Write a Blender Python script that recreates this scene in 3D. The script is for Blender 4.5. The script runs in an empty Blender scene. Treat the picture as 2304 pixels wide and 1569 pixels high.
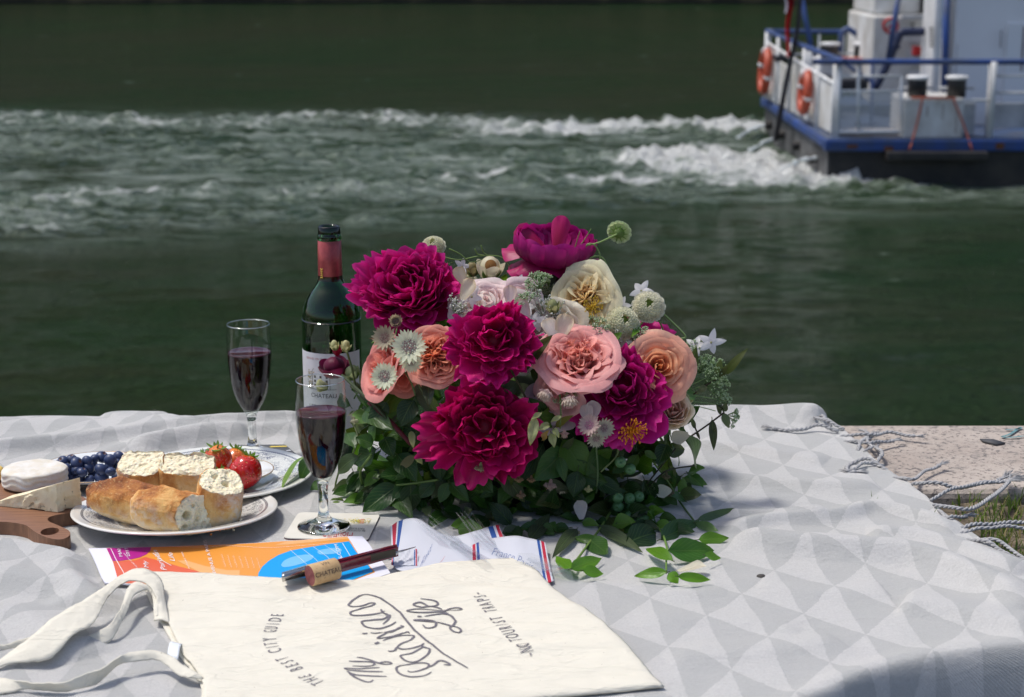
import bpy, math, random
import numpy as np
from mathutils import Vector, Matrix
from mathutils.geometry import tessellate_polygon
PI = math.pi
R = math.radians
rnd = random.Random(7)
nrs = np.random.RandomState(5)
C = bpy.context.scene.collection

# ------------------------------------------------------------------ camera geometry (used to place things from photo measurements)
F, TH, CH = 3900.0, R(13.5), .66
WZ = -3.04                                  # river level


def ray(px, py):
    dx, dy = (px-1152)/F, (784.5-py)/F
    return (dx, math.cos(TH)+dy*math.sin(TH), -math.sin(TH)+dy*math.cos(TH))


def P(px, py, z=0.0):
    d = ray(px, py)
    t = (z-CH)/d[2]
    return (d[0]*t, d[1]*t, z)


def B(px, py, Y):
    d = ray(px, py)
    t = Y/d[1]
    return (d[0]*t, Y, CH+d[2]*t)


def proj(x, y, z):
    c = y*math.cos(TH)-(z-CH)*math.sin(TH)
    u = y*math.sin(TH)+(z-CH)*math.cos(TH)
    return 1152+F*x/c, 784.5-F*u/c


# ------------------------------------------------------------------ noise
_perm = nrs.permutation(256).astype(np.int64)


def _h(ix, iy, iz):
    return _perm[(_perm[(_perm[ix & 255]+iy) & 255]+iz) & 255]/255.0


def noise3(p):
    p = np.asarray(p, float)
    i = np.floor(p).astype(np.int64)
    f = p-i
    f = f*f*f*(f*(f*6-15)+10)
    r = 0
    for a in (0, 1):
        for b in (0, 1):
            for c in (0, 1):
                w = (f[..., 0] if a else 1-f[..., 0])*(f[..., 1] if b else 1-f[..., 1])*(f[..., 2] if c else 1-f[..., 2])
                r = r+w*_h(i[..., 0]+a, i[..., 1]+b, i[..., 2]+c)
    return r*2-1


def fbm(p, o=4, g=.5):
    p = np.asarray(p, float)
    r, a, s = 0, 1.0, 0
    for k in range(o):
        r = r+a*noise3(p*2**k+17.3*k)
        s += a
        a *= g
    return r/s


def n2(x, y, s, seed=0., o=3):
    x = np.asarray(x, float)
    y = np.asarray(y, float)
    return fbm(np.stack([x*s, y*s, np.zeros_like(x)+seed], -1), o)


def sstep(a, b, x):
    t = np.clip((x-a)/(b-a), 0, 1)
    return t*t*(3-2*t)


def cr(pts, n=8):
    """smooth curve through points"""
    p = np.array(pts, float)
    if len(p) < 3:
        t = np.linspace(0, 1, n+1)[:, None]
        return p[0]*(1-t)+p[-1]*t
    q = np.vstack([2*p[0]-p[1], p, 2*p[-1]-p[-2]])
    out = []
    for i in range(1, len(q)-2):
        t = np.linspace(0, 1, n, endpoint=False)[:, None]
        a, b, c, d = q[i-1], q[i], q[i+1], q[i+2]
        out.append(.5*((2*b)+(-a+c)*t+(2*a-5*b+4*c-d)*t*t+(-a+3*b-3*c+d)*t**3))
    out.append(p[-1:])
    return np.vstack(out)


# ------------------------------------------------------------------ materials
def lin(r, g, b):
    f = lambda v: (v/255/12.92) if v/255 <= .04045 else ((v/255+.055)/1.055)**2.4
    return (f(r), f(g), f(b), 1)


class NT:
    def __init__(s, name):
        s.m = bpy.data.materials.new(name)
        s.m.use_nodes = True
        s.t = s.m.node_tree
        s.t.nodes.clear()
        s.out = s.n('ShaderNodeOutputMaterial')

    def n(s, typ, ins=None, **kw):
        nd = s.t.nodes.new(typ)
        for k, v in kw.items():
            setattr(nd, k, v)
        for k, v in (ins or {}).items():
            s.set(nd, k, v)
        return nd

    def set(s, nd, k, v):
        i = nd.inputs[k]
        if isinstance(v, bpy.types.NodeSocket):
            s.t.links.new(v, i)
        elif isinstance(v, bpy.types.Node):
            s.t.links.new(v.outputs[0], i)
        else:
            i.default_value = v

    def math(s, op, a, b=None, c=None):
        ins = {0: a}
        if b is not None:
            ins[1] = b
        if c is not None:
            ins[2] = c
        return s.n('ShaderNodeMath', ins, operation=op).outputs[0]

    def noise(s, scale, detail=4, rough=.5, vec=None, dist=0.):
        nd = s.n('ShaderNodeTexNoise', {'Scale': scale, 'Detail': detail, 'Roughness': rough, 'Distortion': dist})
        if vec is None:
            vec = s.obj()
        s.set(nd, 'Vector', vec)
        return nd.outputs['Fac']

    def obj(s):
        if not hasattr(s, '_o'):
            s._o = s.n('ShaderNodeTexCoord').outputs['Object']
        return s._o

    def mapping(s, vec, scale=(1, 1, 1), loc=(0, 0, 0), rot=(0, 0, 0)):
        return s.n('ShaderNodeMapping', {'Vector': vec, 'Scale': scale, 'Location': loc, 'Rotation': rot}).outputs[0]

    def mix(s, fac, a, b, mode='MIX'):
        nd = s.n('ShaderNodeMix', data_type='RGBA', blend_type=mode)
        for k, v in ((0, fac), (6, a), (7, b)):
            s.set(nd, k, v)
        return nd.outputs[2]

    def ramp(s, fac, stops, interp='LINEAR'):
        nd = s.n('ShaderNodeValToRGB', {'Fac': fac})
        cr_ = nd.color_ramp
        cr_.interpolation = interp
        while len(cr_.elements) < len(stops):
            cr_.elements.new(.5)
        for e, (p, c) in zip(cr_.elements, stops):
            e.position = p
            e.color = c if len(c) == 4 else (*c, 1)
        return nd.outputs[0]

    def rng(s, v, a, b, c=0., d=1., smooth=False):
        nd = s.n('ShaderNodeMapRange', {'Value': v, 'From Min': a, 'From Max': b, 'To Min': c, 'To Max': d})
        if smooth:
            nd.interpolation_type = 'SMOOTHSTEP'
        return nd.outputs[0]

    def bump(s, h, strength=.3, dist=.001, normal=None):
        nd = s.n('ShaderNodeBump', {'Height': h, 'Strength': strength, 'Distance': dist})
        if normal is not None:
            s.set(nd, 'Normal', normal)
        return nd.outputs[0]

    def pr(s, **kw):
        ins = {k.replace('_', ' '): v for k, v in kw.items()}
        return s.n('ShaderNodeBsdfPrincipled', ins)

    def done(s, sh):
        s.set(s.out, 'Surface', sh)
        return s.m

    def attr(s, name='Col'):
        return s.n('ShaderNodeAttribute', attribute_name=name)


def basic(name, col, rough=.5, metal=0., bump=None, var=None, spec=.5, trans=0., coat=0.):
    """plain surface with some mottling and grain"""
    t = NT(name)
    c = col if len(col) == 4 else (*col, 1)
    cc = c
    if var:
        col2, sc, amt = var
        cc = t.mix(t.rng(t.noise(sc, 5, .6), .5-amt, .5+amt), c, col2 if len(col2) == 4 else (*col2, 1))
    p = t.pr(Base_Color=cc, Roughness=rough, Metallic=metal)
    t.set(p, 'Specular IOR Level', spec)
    t.set(p, 'Coat Weight', coat)
    if bump:
        t.set(p, 'Normal', t.bump(t.noise(bump[0], 5, .6), bump[1], bump[2]))
    if trans:
        tr = t.n('ShaderNodeBsdfTranslucent', {'Color': cc})
        return t.done(t.n('ShaderNodeMixShader', {0: trans, 1: p, 2: tr}))
    return t.done(p)


def mat_attr(name, rough=.5, trans=.3, spec=.3, bump=None, veins=False, sheen=0., tint=(1, 1, 1, 1)):
    """surface coloured by the per-petal / per-leaf colour attribute, partly letting light through"""
    t = NT(name)
    col = t.attr('Col').outputs['Color']
    p = t.pr(Base_Color=col, Roughness=rough)
    t.set(p, 'Specular IOR Level', spec)
    t.set(p, 'Sheen Weight', sheen)
    h = None
    uv = t.n('ShaderNodeUVMap').outputs[0]
    sep = t.n('ShaderNodeSeparateXYZ', {0: uv})
    if veins:
        a = t.math('ABSOLUTE', t.math('SUBTRACT', sep.outputs[0], .5))
        ph = t.math('SUBTRACT', t.math('MULTIPLY', sep.outputs[1], 7.5), t.math('MULTIPLY', a, 6.))
        w = t.math('ABSOLUTE', t.math('SUBTRACT', t.math('FRACT', ph), .5))
        side = t.rng(w, 0., .13, 1., 0.)
        mid = t.rng(a, 0., .035, 1., 0.)
        v = t.math('MAXIMUM', t.math('MULTIPLY', side, .45), mid)
        col = t.mix(t.math('MULTIPLY', v, .5), col, (.16, .26, .08, 1))
        t.set(p, 'Base Color', col)
        t.set(p, 'Normal', t.bump(t.math('SUBTRACT', t.noise(160, 3), v), .5, .0009))
    else:
        st = t.noise(1, 4, .6, t.mapping(uv, (26, 2.2, 1)))
        col = t.mix(t.rng(st, .3, .7, 0., .55), col, t.mix(1., col, (1.25, 1.2, 1.2, 1), 'MULTIPLY'))
        col = t.mix(t.rng(st, .6, .25, 0., .5), col, t.mix(1., col, (.72, .6, .62, 1), 'MULTIPLY'))
        t.set(p, 'Normal', t.bump(st, .35, .0012))
    tr = t.n('ShaderNodeBsdfTranslucent', {'Color': t.mix(1., col, tint, 'MULTIPLY')})
    return t.done(t.n('ShaderNodeMixShader', {0: trans, 1: p, 2: tr}))


# ------------------------------------------------------------------ mesh collecting
class MB:
    def __init__(s):
        s.v, s.f, s.c, s.uv, s.mi = [], [], [], [], []
        s.n = 0

    def add(s, v, f, col=(1, 1, 1), uv=None, mi=0):
        v = np.asarray(v, float).reshape(-1, 3)
        k = len(v)
        s.v.append(v)
        s.f += [tuple(i+s.n for i in q) for q in f]
        s.mi += [mi]*len(f)
        col = np.asarray(col, float)
        s.c.append(np.broadcast_to(col, (k, 3)) if col.ndim == 1 else col)
        s.uv.append(np.zeros((k, 2)) if uv is None else np.asarray(uv, float).reshape(-1, 2))
        s.n += k
        return s

    def grid(s, g, col=(1, 1, 1), uv=True, mi=0, wrap=False):
        """g: (rows, cols, 3)"""
        g = np.asarray(g, float)
        a, b = g.shape[:2]
        f = []
        for i in range(a-1):
            for j in range(b-1 if not wrap else b):
                j2 = (j+1) % b
                f.append((i*b+j, i*b+j2, (i+1)*b+j2, (i+1)*b+j))
        U = None
        if uv:
            U = np.stack(np.meshgrid(np.linspace(0, 1, b), np.linspace(0, 1, a)), -1)
        col = np.asarray(col, float)
        if col.ndim == 3:
            col = col.reshape(-1, 3)
        return s.add(g.reshape(-1, 3), f, col, U, mi)

    def tube(s, pts, r, n=8, col=(1, 1, 1), mi=0, caps=True, flat=1.):
        p = np.asarray(pts, float)
        k = len(p)
        r = np.broadcast_to(np.asarray(r, float), (k,))
        t = np.gradient(p, axis=0)
        t /= np.linalg.norm(t, axis=1)[:, None]+1e-12
        up = np.array([0, 0, 1.]) if abs(t[0][2]) < .9 else np.array([1., 0, 0])
        g = []
        x = np.cross(t[0], up)
        x /= np.linalg.norm(x)
        for i in range(k):
            x = x-t[i]*x.dot(t[i])
            x /= np.linalg.norm(x)+1e-12
            y = np.cross(t[i], x)
            a = np.linspace(0, 2*PI, n, endpoint=False)[:, None]
            g.append(p[i]+r[i]*(np.cos(a)*x+np.sin(a)*y*flat))
        s.grid(np.array(g), col, True, mi, True)
        if caps:
            o = s.n-k*n
            s.f += [tuple(o+j for j in range(n))[::-1], tuple(o+(k-1)*n+j for j in range(n))]
            s.mi += [mi, mi]
        return s

    def lathe(s, prof, n=48, loc=(0, 0, 0), col=(1, 1, 1), mi=0, a0=0, a1=2*PI):
        full = abs(a1-a0-2*PI) < 1e-6
        a = np.linspace(a0, a1, n, endpoint=not full)
        pr = np.array(prof, float)
        g = np.stack([pr[:, 0][:, None]*np.cos(a), pr[:, 0][:, None]*np.sin(a), np.broadcast_to(pr[:, 1][:, None], (len(pr), len(a)))], -1)+np.array(loc)
        return s.grid(g[:, ::-1] if False else g, col, True, mi, full)

    def box(s, x0, x1, y0, y1, z0, z1, col=(1, 1, 1), mi=0):
        v = [(x, y, z) for z in (z0, z1) for y in (y0, y1) for x in (x0, x1)]
        return s.add(v, [(0, 2, 3, 1), (4, 5, 7, 6), (0, 1, 5, 4), (2, 6, 7, 3), (0, 4, 6, 2), (1, 3, 7, 5)], col, None, mi)

    def ball(s, c, r, col=(1, 1, 1), nu=8, nv=6, mi=0, sq=(1, 1, 1)):
        th = np.linspace(0, PI, nv)
        a = np.linspace(0, 2*PI, nu, endpoint=False)
        g = np.stack([np.sin(th)[:, None]*np.cos(a)*sq[0], np.sin(th)[:, None]*np.sin(a)*sq[1], np.broadcast_to(np.cos(th)[:, None], (nv, nu))*sq[2]], -1)*r+np.array(c)
        return s.grid(g, col, True, mi, True)

    def prism(s, loops, z0, z1, col=(1, 1, 1), mi=0):
        """2D loops (first outer, others holes) between z0 and z1"""
        L = [[Vector((x, y, 0)) for x, y in l] for l in loops]
        tri = tessellate_polygon(L)
        fl = [p for l in L for p in l]
        n = len(fl)
        v = [(p.x, p.y, z1) for p in fl]+[(p.x, p.y, z0) for p in fl]
        f = []
        for t in tri:
            a, b, c = (fl[i] for i in t)
            if (b-a).cross(c-a).z < 0:
                t = t[::-1]
            f.append(tuple(t))
            f.append(tuple(n+i for i in t[::-1]))
        o = 0
        for l in L:
            k = len(l)
            ar = sum(l[i].x*l[(i+1) % k].y-l[(i+1) % k].x*l[i].y for i in range(k))
            for i in range(k):
                a, b = o+i, o+(i+1) % k
                f.append((b, a, n+a, n+b) if ar > 0 else (a, b, n+b, n+a)) if l is L[0] else f.append((b, a, n+a, n+b))
            o += k
        return s.add(v, f, col, None, mi)

    def xf(s, fn):
        s.v = [fn(v) for v in s.v]
        return s

    def build(s, name, mats, parent=None, smooth=True, uv=True, loc=None):
        me = bpy.data.meshes.new(name)
        V = np.vstack(s.v)
        if loc is not None:
            V = V-np.array(loc)
        me.from_pydata(V.tolist(), [], s.f)
        for m in (mats if isinstance(mats, (list, tuple)) else [mats]):
            me.materials.append(m)
        if max(s.mi, default=0):
            me.polygons.foreach_set('material_index', s.mi)
        at = me.color_attributes.new('Col', 'FLOAT_COLOR', 'POINT')
        at.data.foreach_set('color', np.hstack([np.vstack(s.c), np.ones((s.n, 1))]).ravel())
        if uv:
            U = np.vstack(s.uv)
            li = np.empty(len(me.loops), np.int32)
            me.loops.foreach_get('vertex_index', li)
            me.uv_layers.new(name='UVMap').data.foreach_set('uv', U[li].ravel())
        if smooth:
            me.polygons.foreach_set('use_smooth', [True]*len(me.polygons))
        me.validate()
        me.update()
        o = bpy.data.objects.new(name, me)
        C.objects.link(o)
        if parent is not None:
            o.parent = parent
            if loc is None and parent.type == 'EMPTY' or True:
                o.location = Vector(loc or (0, 0, 0))-(Vector(parent['_w']) if '_w' in parent else Vector((0, 0, 0)))
                o['_w'] = list(loc or (0, 0, 0))
        else:
            o.location = loc or (0, 0, 0)
            o['_w'] = list(loc or (0, 0, 0))
        return o


def tag(o, label=None, cat=None, group=None, kind=None):
    for k, v in (('label', label), ('category', cat), ('group', group), ('kind', kind)):
        if v:
            o[k] = v
    return o


def empty(name, loc, label, cat, group=None):
    o = bpy.data.objects.new(name, None)
    C.objects.link(o)
    o.location = loc
    o.empty_display_size = .02
    o['_w'] = list(loc)
    return tag(o, label, cat, group)


def bevel(o, w, seg=2, ang=40):
    m = o.modifiers.new('b', 'BEVEL')
    m.width, m.segments, m.limit_method, m.angle_limit = w, seg, 'ANGLE', R(ang)
    return o


def flat(o):
    o.data.polygons.foreach_set('use_smooth', [False]*len(o.data.polygons))
    return o


def text_geo(s, size=1., shear=0., align='CENTER', thin=0.):
    cu = bpy.data.curves.new('t', 'FONT')
    cu.body, cu.size, cu.shear, cu.align_x, cu.align_y = s, size, shear, align, 'CENTER'
    cu.resolution_u = 3
    cu.offset = thin*size
    ob = bpy.data.objects.new('t', cu)
    me = bpy.data.meshes.new_from_object(ob)
    v = np.array([list(q.co)[:2] for q in me.vertices]).reshape(-1, 2)
    f = [tuple(q.vertices) for q in me.polygons]
    bpy.data.objects.remove(ob)
    bpy.data.meshes.remove(me)
    bpy.data.curves.remove(cu)
    return v, f


def put_text(mb, s, fn, size=1., shear=0., align='CENTER', mi=0, col=(1, 1, 1), thin=0.):
    v, f = text_geo(s, size, shear, align, thin)
    if len(v):
        mb.add(np.array([fn(x, y) for x, y in v]), f, col, None, mi)


def ribbon(mb, pts, w, zf, mi=0, col=(1, 1, 1), taper=True):
    """flat stroke of width w along 2D points, laid at height zf(x, y)"""
    p = np.asarray(pts, float)
    t = np.gradient(p, axis=0)
    t /= np.linalg.norm(t, axis=1)[:, None]+1e-12
    nrm = np.stack([-t[:, 1], t[:, 0]], 1)
    ww = np.full(len(p), w/2)
    if taper:
        u = np.linspace(0, 1, len(p))
        ww = ww*(.55+.45*np.minimum(1, np.minimum(u, 1-u)*8))
    a, b = p+nrm*ww[:, None], p-nrm*ww[:, None]
    g = np.zeros((len(p), 2, 3))
    for k, q in enumerate((a, b)):
        g[:, k, :2] = q
        g[:, k, 2] = zf(q[:, 0], q[:, 1])
    mb.grid(g, col, True, mi)


# ------------------------------------------------------------------ light, sky, camera
sc = bpy.context.scene
SEL, SAZ = R(65), R(-74)
w = bpy.data.worlds.new("World")
sc.world = w
w.use_nodes = True
nt = w.node_tree
bg = nt.nodes['Background']
sky = nt.nodes.new('ShaderNodeTexSky')
sky.sky_type = 'NISHITA'
sky.sun_disc = False
sky.air_density, sky.dust_density, sky.ozone_density = .8, 2.5, .3
sky.sun_elevation, sky.sun_rotation = SEL, SAZ % (2*PI)
nt.links.new(sky.outputs[0], bg.inputs[0])
bg.inputs[1].default_value = .15
sd = Vector((math.sin(SAZ)*math.cos(SEL), math.cos(SAZ)*math.cos(SEL), math.sin(SEL)))
L = bpy.data.lights.new('sun', 'SUN')
L.energy, L.angle, L.color = 2.7, R(8), (1, .965, .90)
lo = bpy.data.objects.new('sun', L)
C.objects.link(lo)
lo.rotation_euler = sd.to_track_quat('Z', 'Y').to_euler()
lo.location = sd*20
cam = bpy.data.cameras.new('camera')
co = bpy.data.objects.new('camera', cam)
C.objects.link(co)
co.location = (0, 0, CH)
co.rotation_euler = (PI/2-TH, 0, 0)
cam.sensor_width = 23.5
cam.lens = 23.5*F/2304
cam.clip_start, cam.clip_end = .05, 900
cam.dof.use_dof = True
cam.dof.focus_distance = 2.0
cam.dof.aperture_fstop = 6.5
sc.camera = co
vs = sc.view_settings
vs.view_transform, vs.look, vs.gamma, vs.exposure = 'Standard', 'None', 1, .10
sc.cycles.max_bounces = 12
sc.cycles.transmission_bounces = 10
sc.cycles.transparent_max_bounces = 16
sc.cycles.sample_clamp_indirect = 6
sc.cycles.use_denoising = True
# ================================================================== the setting
# ---- river
def rect_axis(a, b, d, lo_, hi_, g=1.35):
    x = list(np.arange(a, b, d))
    s, v = d, x[-1]
    while v < hi_:
        s *= g
        v += s
        x.append(min(v, hi_))
    s, v = d, x[0]
    while v > lo_:
        s *= g
        v -= s
        x.insert(0, max(v, lo_))
    return np.array(x)


xs = rect_axis(-10.5, 9, .085, -140, 140)
ys = rect_axis(14, 44, .07, 2.0, 94.3, 1.3)
XX, YY = np.meshgrid(xs, ys)
PX, PY = proj(XX, YY, WZ)


def band(pts, w0, w1):
    """distance falloff in the wake along a line given where it was seen"""
    p = np.array([P(a, b, WZ)[:2] for a, b in pts])
    q = cr(p, 10)
    out = np.zeros_like(XX)
    for i in range(len(q)):
        t = i/(len(q)-1)
        ww = w0*(1-t)+w1*t
        d2 = ((XX-q[i][0])/(ww*2.2))**2+((YY-q[i][1])/ww)**2
        out = np.maximum(out, np.exp(-d2))
    return out


foam = np.maximum.reduce([
    1.15*band([(1715, 300), (1600, 292), (1480, 292), (1330, 296), (1200, 305)], 1.25, .9),
    .85*band([(1330, 292), (1100, 288), (800, 270), (560, 285), (300, 285), (-200, 265)], 1.5, 1.6),
    1.3*band([(1850, 420), (1780, 398), (1650, 385), (1560, 365)], .95, 1.1),
    .95*band([(1800, 422), (1560, 418), (1300, 415), (1100, 408)], .5, .7),
    .78*band([(1160, 405), (900, 420), (640, 445), (350, 440), (100, 470), (-200, 520)], .85, 1.1),
    .6*band([(1000, 375), (600, 350), (300, 345), (-100, 320)], 2.0, 2.4),
    .62*band([(620, 490), (350, 500), (120, 515), (-200, 530)], .3, .45),
    .62*band([(800, 500), (680, 488), (640, 486)], .22, .3),
    .75*band([(1900, 446), (1990, 440), (2110, 434)], .07, .09),
    .45*band([(2180, 436), (2300, 432)], .07, .07),
    .52*band([(1500, 455), (1300, 462), (1050, 470)], .35, .5)])
aer = np.maximum.reduce([
    band([(1800, 400), (1600, 350), (1200, 350), (700, 350), (200, 350), (-300, 350)], 3.2, 6.5),
    .8*band([(1250, 430), (700, 460), (100, 480), (-300, 490)], 1.6, 2.6)])
chop = n2(XX, YY, .9, 3., 4)*.05+n2(XX*.6, YY*1.2, .22, 9., 2)*.05
turb = n2(XX, YY, 2.6, 21., 4)
detail = sstep(140, 60, np.abs(XX)*3)*sstep(60, 40, YY)
chop = chop+n2(XX, YY*1.6, 2.3, 66., 3)*.012*sstep(50, 25, YY)
ZZ = WZ+chop*(.35+.65*aer)+foam*(.06+.26*np.abs(turb)*(1+.6*n2(XX, YY, 6, 90., 2)))*detail+aer*turb*.05*detail
mb = MB()
colw = np.stack([foam, aer, np.zeros_like(foam)], -1)
mb.grid(np.stack([XX, YY, ZZ], -1), colw)
t = NT('river_water')
at = t.attr('Col')
sp = t.n('ShaderNodeSeparateColor', {0: at.outputs['Color']})
o = t.obj()
fo, ae = sp.outputs[0], sp.outputs[1]
fn = t.noise(1., 9, .68, t.mapping(o, (.75, 1.25, 1)), .6)
fn2 = t.noise(1., 7, .62, t.mapping(o, (3.3, 5.6, 3)), .4)
f0 = t.math('ADD', t.math('MULTIPLY', fn, .62), t.math('MULTIPLY', fn2, .5))
th = t.math('SUBTRACT', .865, t.math('MULTIPLY', fo, .43))
fa = t.rng(t.math('SUBTRACT', f0, th), -.06, .19, 0, 1, True)
fa = t.math('MULTIPLY', fa, t.rng(fo, .03, .3))
lace = t.noise(1., 8, .7, t.mapping(o, (.85, 3.6, 1)), .9)
lace2 = t.noise(1., 6, .7, t.mapping(o, (.35, 1.1, 1), (7, 7, 0)), .8)
veil = t.math('MULTIPLY', t.rng(t.math('ADD', lace, t.math('MULTIPLY', t.math('SUBTRACT', lace2, .5), .9)), .40, .72, 0, 1), t.rng(ae, .12, .7, 0, .66))
fa = t.math('MAXIMUM', fa, veil)
# stray bubbles and small floating patches outside the wake
fl = t.rng(t.noise(1., 6, .6, t.mapping(o, (.9, 2.6, 1), (31, 4, 0)), .2), .665, .74)
fa = t.math('MAXIMUM', fa, t.math('MULTIPLY', fl, .45))
deep = t.mix(t.rng(t.math('ADD', t.math('MULTIPLY', t.noise(.12, 3, .5, t.mapping(o, (1, 1.6, 1))), .5), t.math('MULTIPLY', t.noise(1., 5, .6, t.mapping(o, (.45, 1.5, 1)), .5), .5)), .4, .6), (.0140, .048, .0080, 1), (.034, .047, .0150, 1))
body = t.mix(t.math('MULTIPLY', t.math('MULTIPLY', ae, t.rng(lace2, .3, .65)), .8), deep, (.064, .105, .058, 1))
col = t.mix(fa, body, t.mix(t.rng(fa, .35, .9), (.50, .59, .51, 1), (.80, .82, .80, 1)))
rp = t.noise(1., 8, .62, t.mapping(o, (1.5, 3.6, 1)), .5)
rp2 = t.noise(1., 4, .6, t.mapping(o, (7, 16, 1)), .3)
h = t.math('ADD', rp, t.math('MULTIPLY', rp2, 1.0))
bp_ = t.bump(h, 1., .30)
p = t.pr(Base_Color=col, Roughness=t.rng(fa, 0, 1, .09, .8), IOR=1.33, Normal=bp_)
t.set(p, 'Specular IOR Level', t.rng(fa, 0, 1, .45, .2))
river = mb.build('river_water', t.done(p))
tag(river, 'dark green choppy river with the churned white wake of the boat', kind='structure')

# ---- quay: a granite coping along the water, then earth with grass, then setts
gr = NT('granite')
o = gr.obj()
n1 = gr.noise(9, 5, .6)
sp1 = gr.noise(150, 4, .7, gr.mapping(o, (1, 1, 1)))
sp2 = gr.noise(330, 3, .7)
c = gr.mix(gr.rng(n1, .3, .7), (.34, .285, .245, 1), (.46, .40, .35, 1))
c = gr.mix(gr.rng(sp1, .54, .62, 0, .85), c, (.09, .08, .08, 1))
c = gr.mix(gr.rng(sp2, .62, .72, 0, .6), c, (.68, .6, .52, 1))
c = gr.mix(gr.rng(gr.noise(34, 7, .75), .54, .66, 0, .75), c, (.16, .15, .14, 1))
p = gr.pr(Base_Color=c, Roughness=.85, Normal=gr.bump(gr.math('ADD', sp1, gr.math('MULTIPLY', gr.noise(40, 4), 1.5)), .6, .003))
GRAN = gr.done(p)
QE = P(1900, 950)[1]
GE = P(2250, 1098)[1]
mb = MB()
for k, (xa, xb) in enumerate(((-9, -2.31), (-2.304, -.93), (-.924, 1.62), (1.626, 9))):
    mb.box(xa, xb, GE, QE+.012*0, -.34, -.002)
cop = mb.build('quay_coping', GRAN, smooth=False)
bevel(cop, .012, 3)
tag(cop, 'speckled pinkish granite coping at the river edge', kind='structure')
mb = MB()
mb.box(-9, 9, GE-.2, QE-.06, -4.2, -.35)
wl = mb.build('quay_wall', GRAN, smooth=False)
tag(wl, 'stone quay wall dropping to the river', kind='structure')
gx, gy = np.meshgrid(np.linspace(-3, 3, 260), np.linspace(.2, GE+.01, 120))
gz = -.021-.9*sstep(P(2300, 1262)[1]-.19, P(2300, 1262)[1]-.22, gy)+n2(gx, gy, 12, 2.)*.009+n2(gx, gy, 45, 4.)*.003
mb = MB().grid(np.stack([gx, gy, gz], -1))
EARTH = basic('earth', (.07, .052, .035), .95, bump=(120, .8, .004), var=((.20, .16, .11), 30, .12))
er = mb.build('ground', EARTH)
tag(er, 'bare brown earth between the coping and the setts', kind='structure')
SETT = basic('sett_stone', (.085, .08, .08), .8, bump=(60, .6, .003), var=((.2, .19, .18), 18, .15))
mb = MB()
for i in range(9):
    for j in range(1):
        x = .44+i*.15+rnd.uniform(-.004, .004)+(j % 2)*.07
        y = P(2300, 1252)[1]-.13-j*.145
        a, b = .066, .064
        lp = [(x+a*sx*(1 if (sx+sy) % 2 else .96), y+b*sy+.0) for sx, sy in ((-1, -1), (1, -1), (1, 1), (-1, 1))]
        mb.prism([lp], -.09, -.008+rnd.uniform(-.004, .003))
st = mb.build('paving', SETT, smooth=False)
bevel(st, .014, 3)
tag(st, 'dark stone setts beside the grass', kind='structure')
# grass between the stones
mb = MB()
for k in range(5200):
    x = rnd.uniform(.42, 1.6)
    y0, y1 = P(2250, 1240)[1]-.01, GE+.004
    y = y0+(y1-y0)*rnd.random()
    if n2(np.array([x]), np.array([y]), 16, 33., 2)[0]+rnd.uniform(-.25, .25) < -.02:
        continue
    hgt = rnd.uniform(.008, .03)*(1 if rnd.random() < .9 else 1.4)
    a = rnd.uniform(0, 2*PI)
    lean = rnd.uniform(.2, .9)*hgt
    wd = rnd.uniform(.0007, .0014)
    d = np.array([math.cos(a), math.sin(a)])
    q = np.array([-d[1], d[0]])
    pts = []
    for s_, ww in ((0, 1), (.5, .8), (1, .05)):
        c0 = np.array([x, y])+d*lean*s_**1.8
        pts.append([[*(c0-q*wd*ww), -.02+hgt*(s_-.15*s_*s_)], [*(c0+q*wd*ww), -.02+hgt*(s_-.15*s_*s_)]])
    g = rnd.random()
    cc = (.10+.05*g, .17+.06*g, .03) if rnd.random() < .82 else (.34, .29, .13)
    mb.grid(np.array(pts), cc)
GRASS = mat_attr('grass_blades', .55, .4)
g_ = mb.build('grass', GRASS)
tag(g_, 'short green grass tufts growing in the joint behind the coping', 'grass', kind='stuff')

# ---- far bank
mb = MB()
mb.box(-170, 170, 94.2, 97, WZ-2, WZ+5.5)
fw = NT('far_wall_stone')
o = fw.obj()
br = fw.n('ShaderNodeTexBrick', {'Vector': fw.mapping(o, (1, 1, 1), rot=(PI/2, 0, 0)), 'Scale': 1., 'Color1': (.15, .12, .06, 1), 'Color2': (.11, .09, .045, 1), 'Mortar': (.05, .04, .02, 1), 'Mortar Size': .02, 'Brick Width': 1.4, 'Row Height': .5})
z = fw.n('ShaderNodeSeparateXYZ', {0: o}).outputs[2]
c = fw.mix(fw.rng(fw.math('ADD', z, fw.noise(.8, 4)), WZ+.55, WZ+1.0), (.02, .02, .012, 1), br.outputs[0])
FW = fw.done(fw.pr(Base_Color=c, Roughness=.9))
o_ = mb.build('embankment_wall', FW, smooth=False)
tag(o_, 'long stained stone embankment wall on the far bank', 'wall')
mb = MB()
mb.box(-170, 170, 97.01, 220, WZ+3, WZ+5.4)
tag(mb.build('far_bank', basic('far_ground', (.09, .08, .06), .9), smooth=False), 'ground of the far bank', kind='structure')
mb = MB()
for k in range(46):
    cx, cy, cz = -168+k*7.5+rnd.uniform(-2, 2), rnd.uniform(103, 114), rnd.uniform(11, 15)
    r = rnd.uniform(6, 8)
    th_ = np.linspace(0, PI, 14)[:, None]
    a_ = np.linspace(0, 2*PI, 22, endpoint=False)[None]
    dx = np.sin(th_)*np.cos(a_)
    dy = np.sin(th_)*np.sin(a_)
    dz = np.cos(th_)+0*a_
    rr = r*(1+.28*noise3(np.stack([dx*2.2+k*3, dy*2.2, dz*2.2], -1)))
    mb.grid(np.stack([cx+dx*rr, cy+dy*rr, cz+dz*rr*1.5], -1), (1, 1, 1), wrap=True)
    mb.tube([(cx, cy, WZ+5), (cx, cy, cz)], .5, 6)
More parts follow.
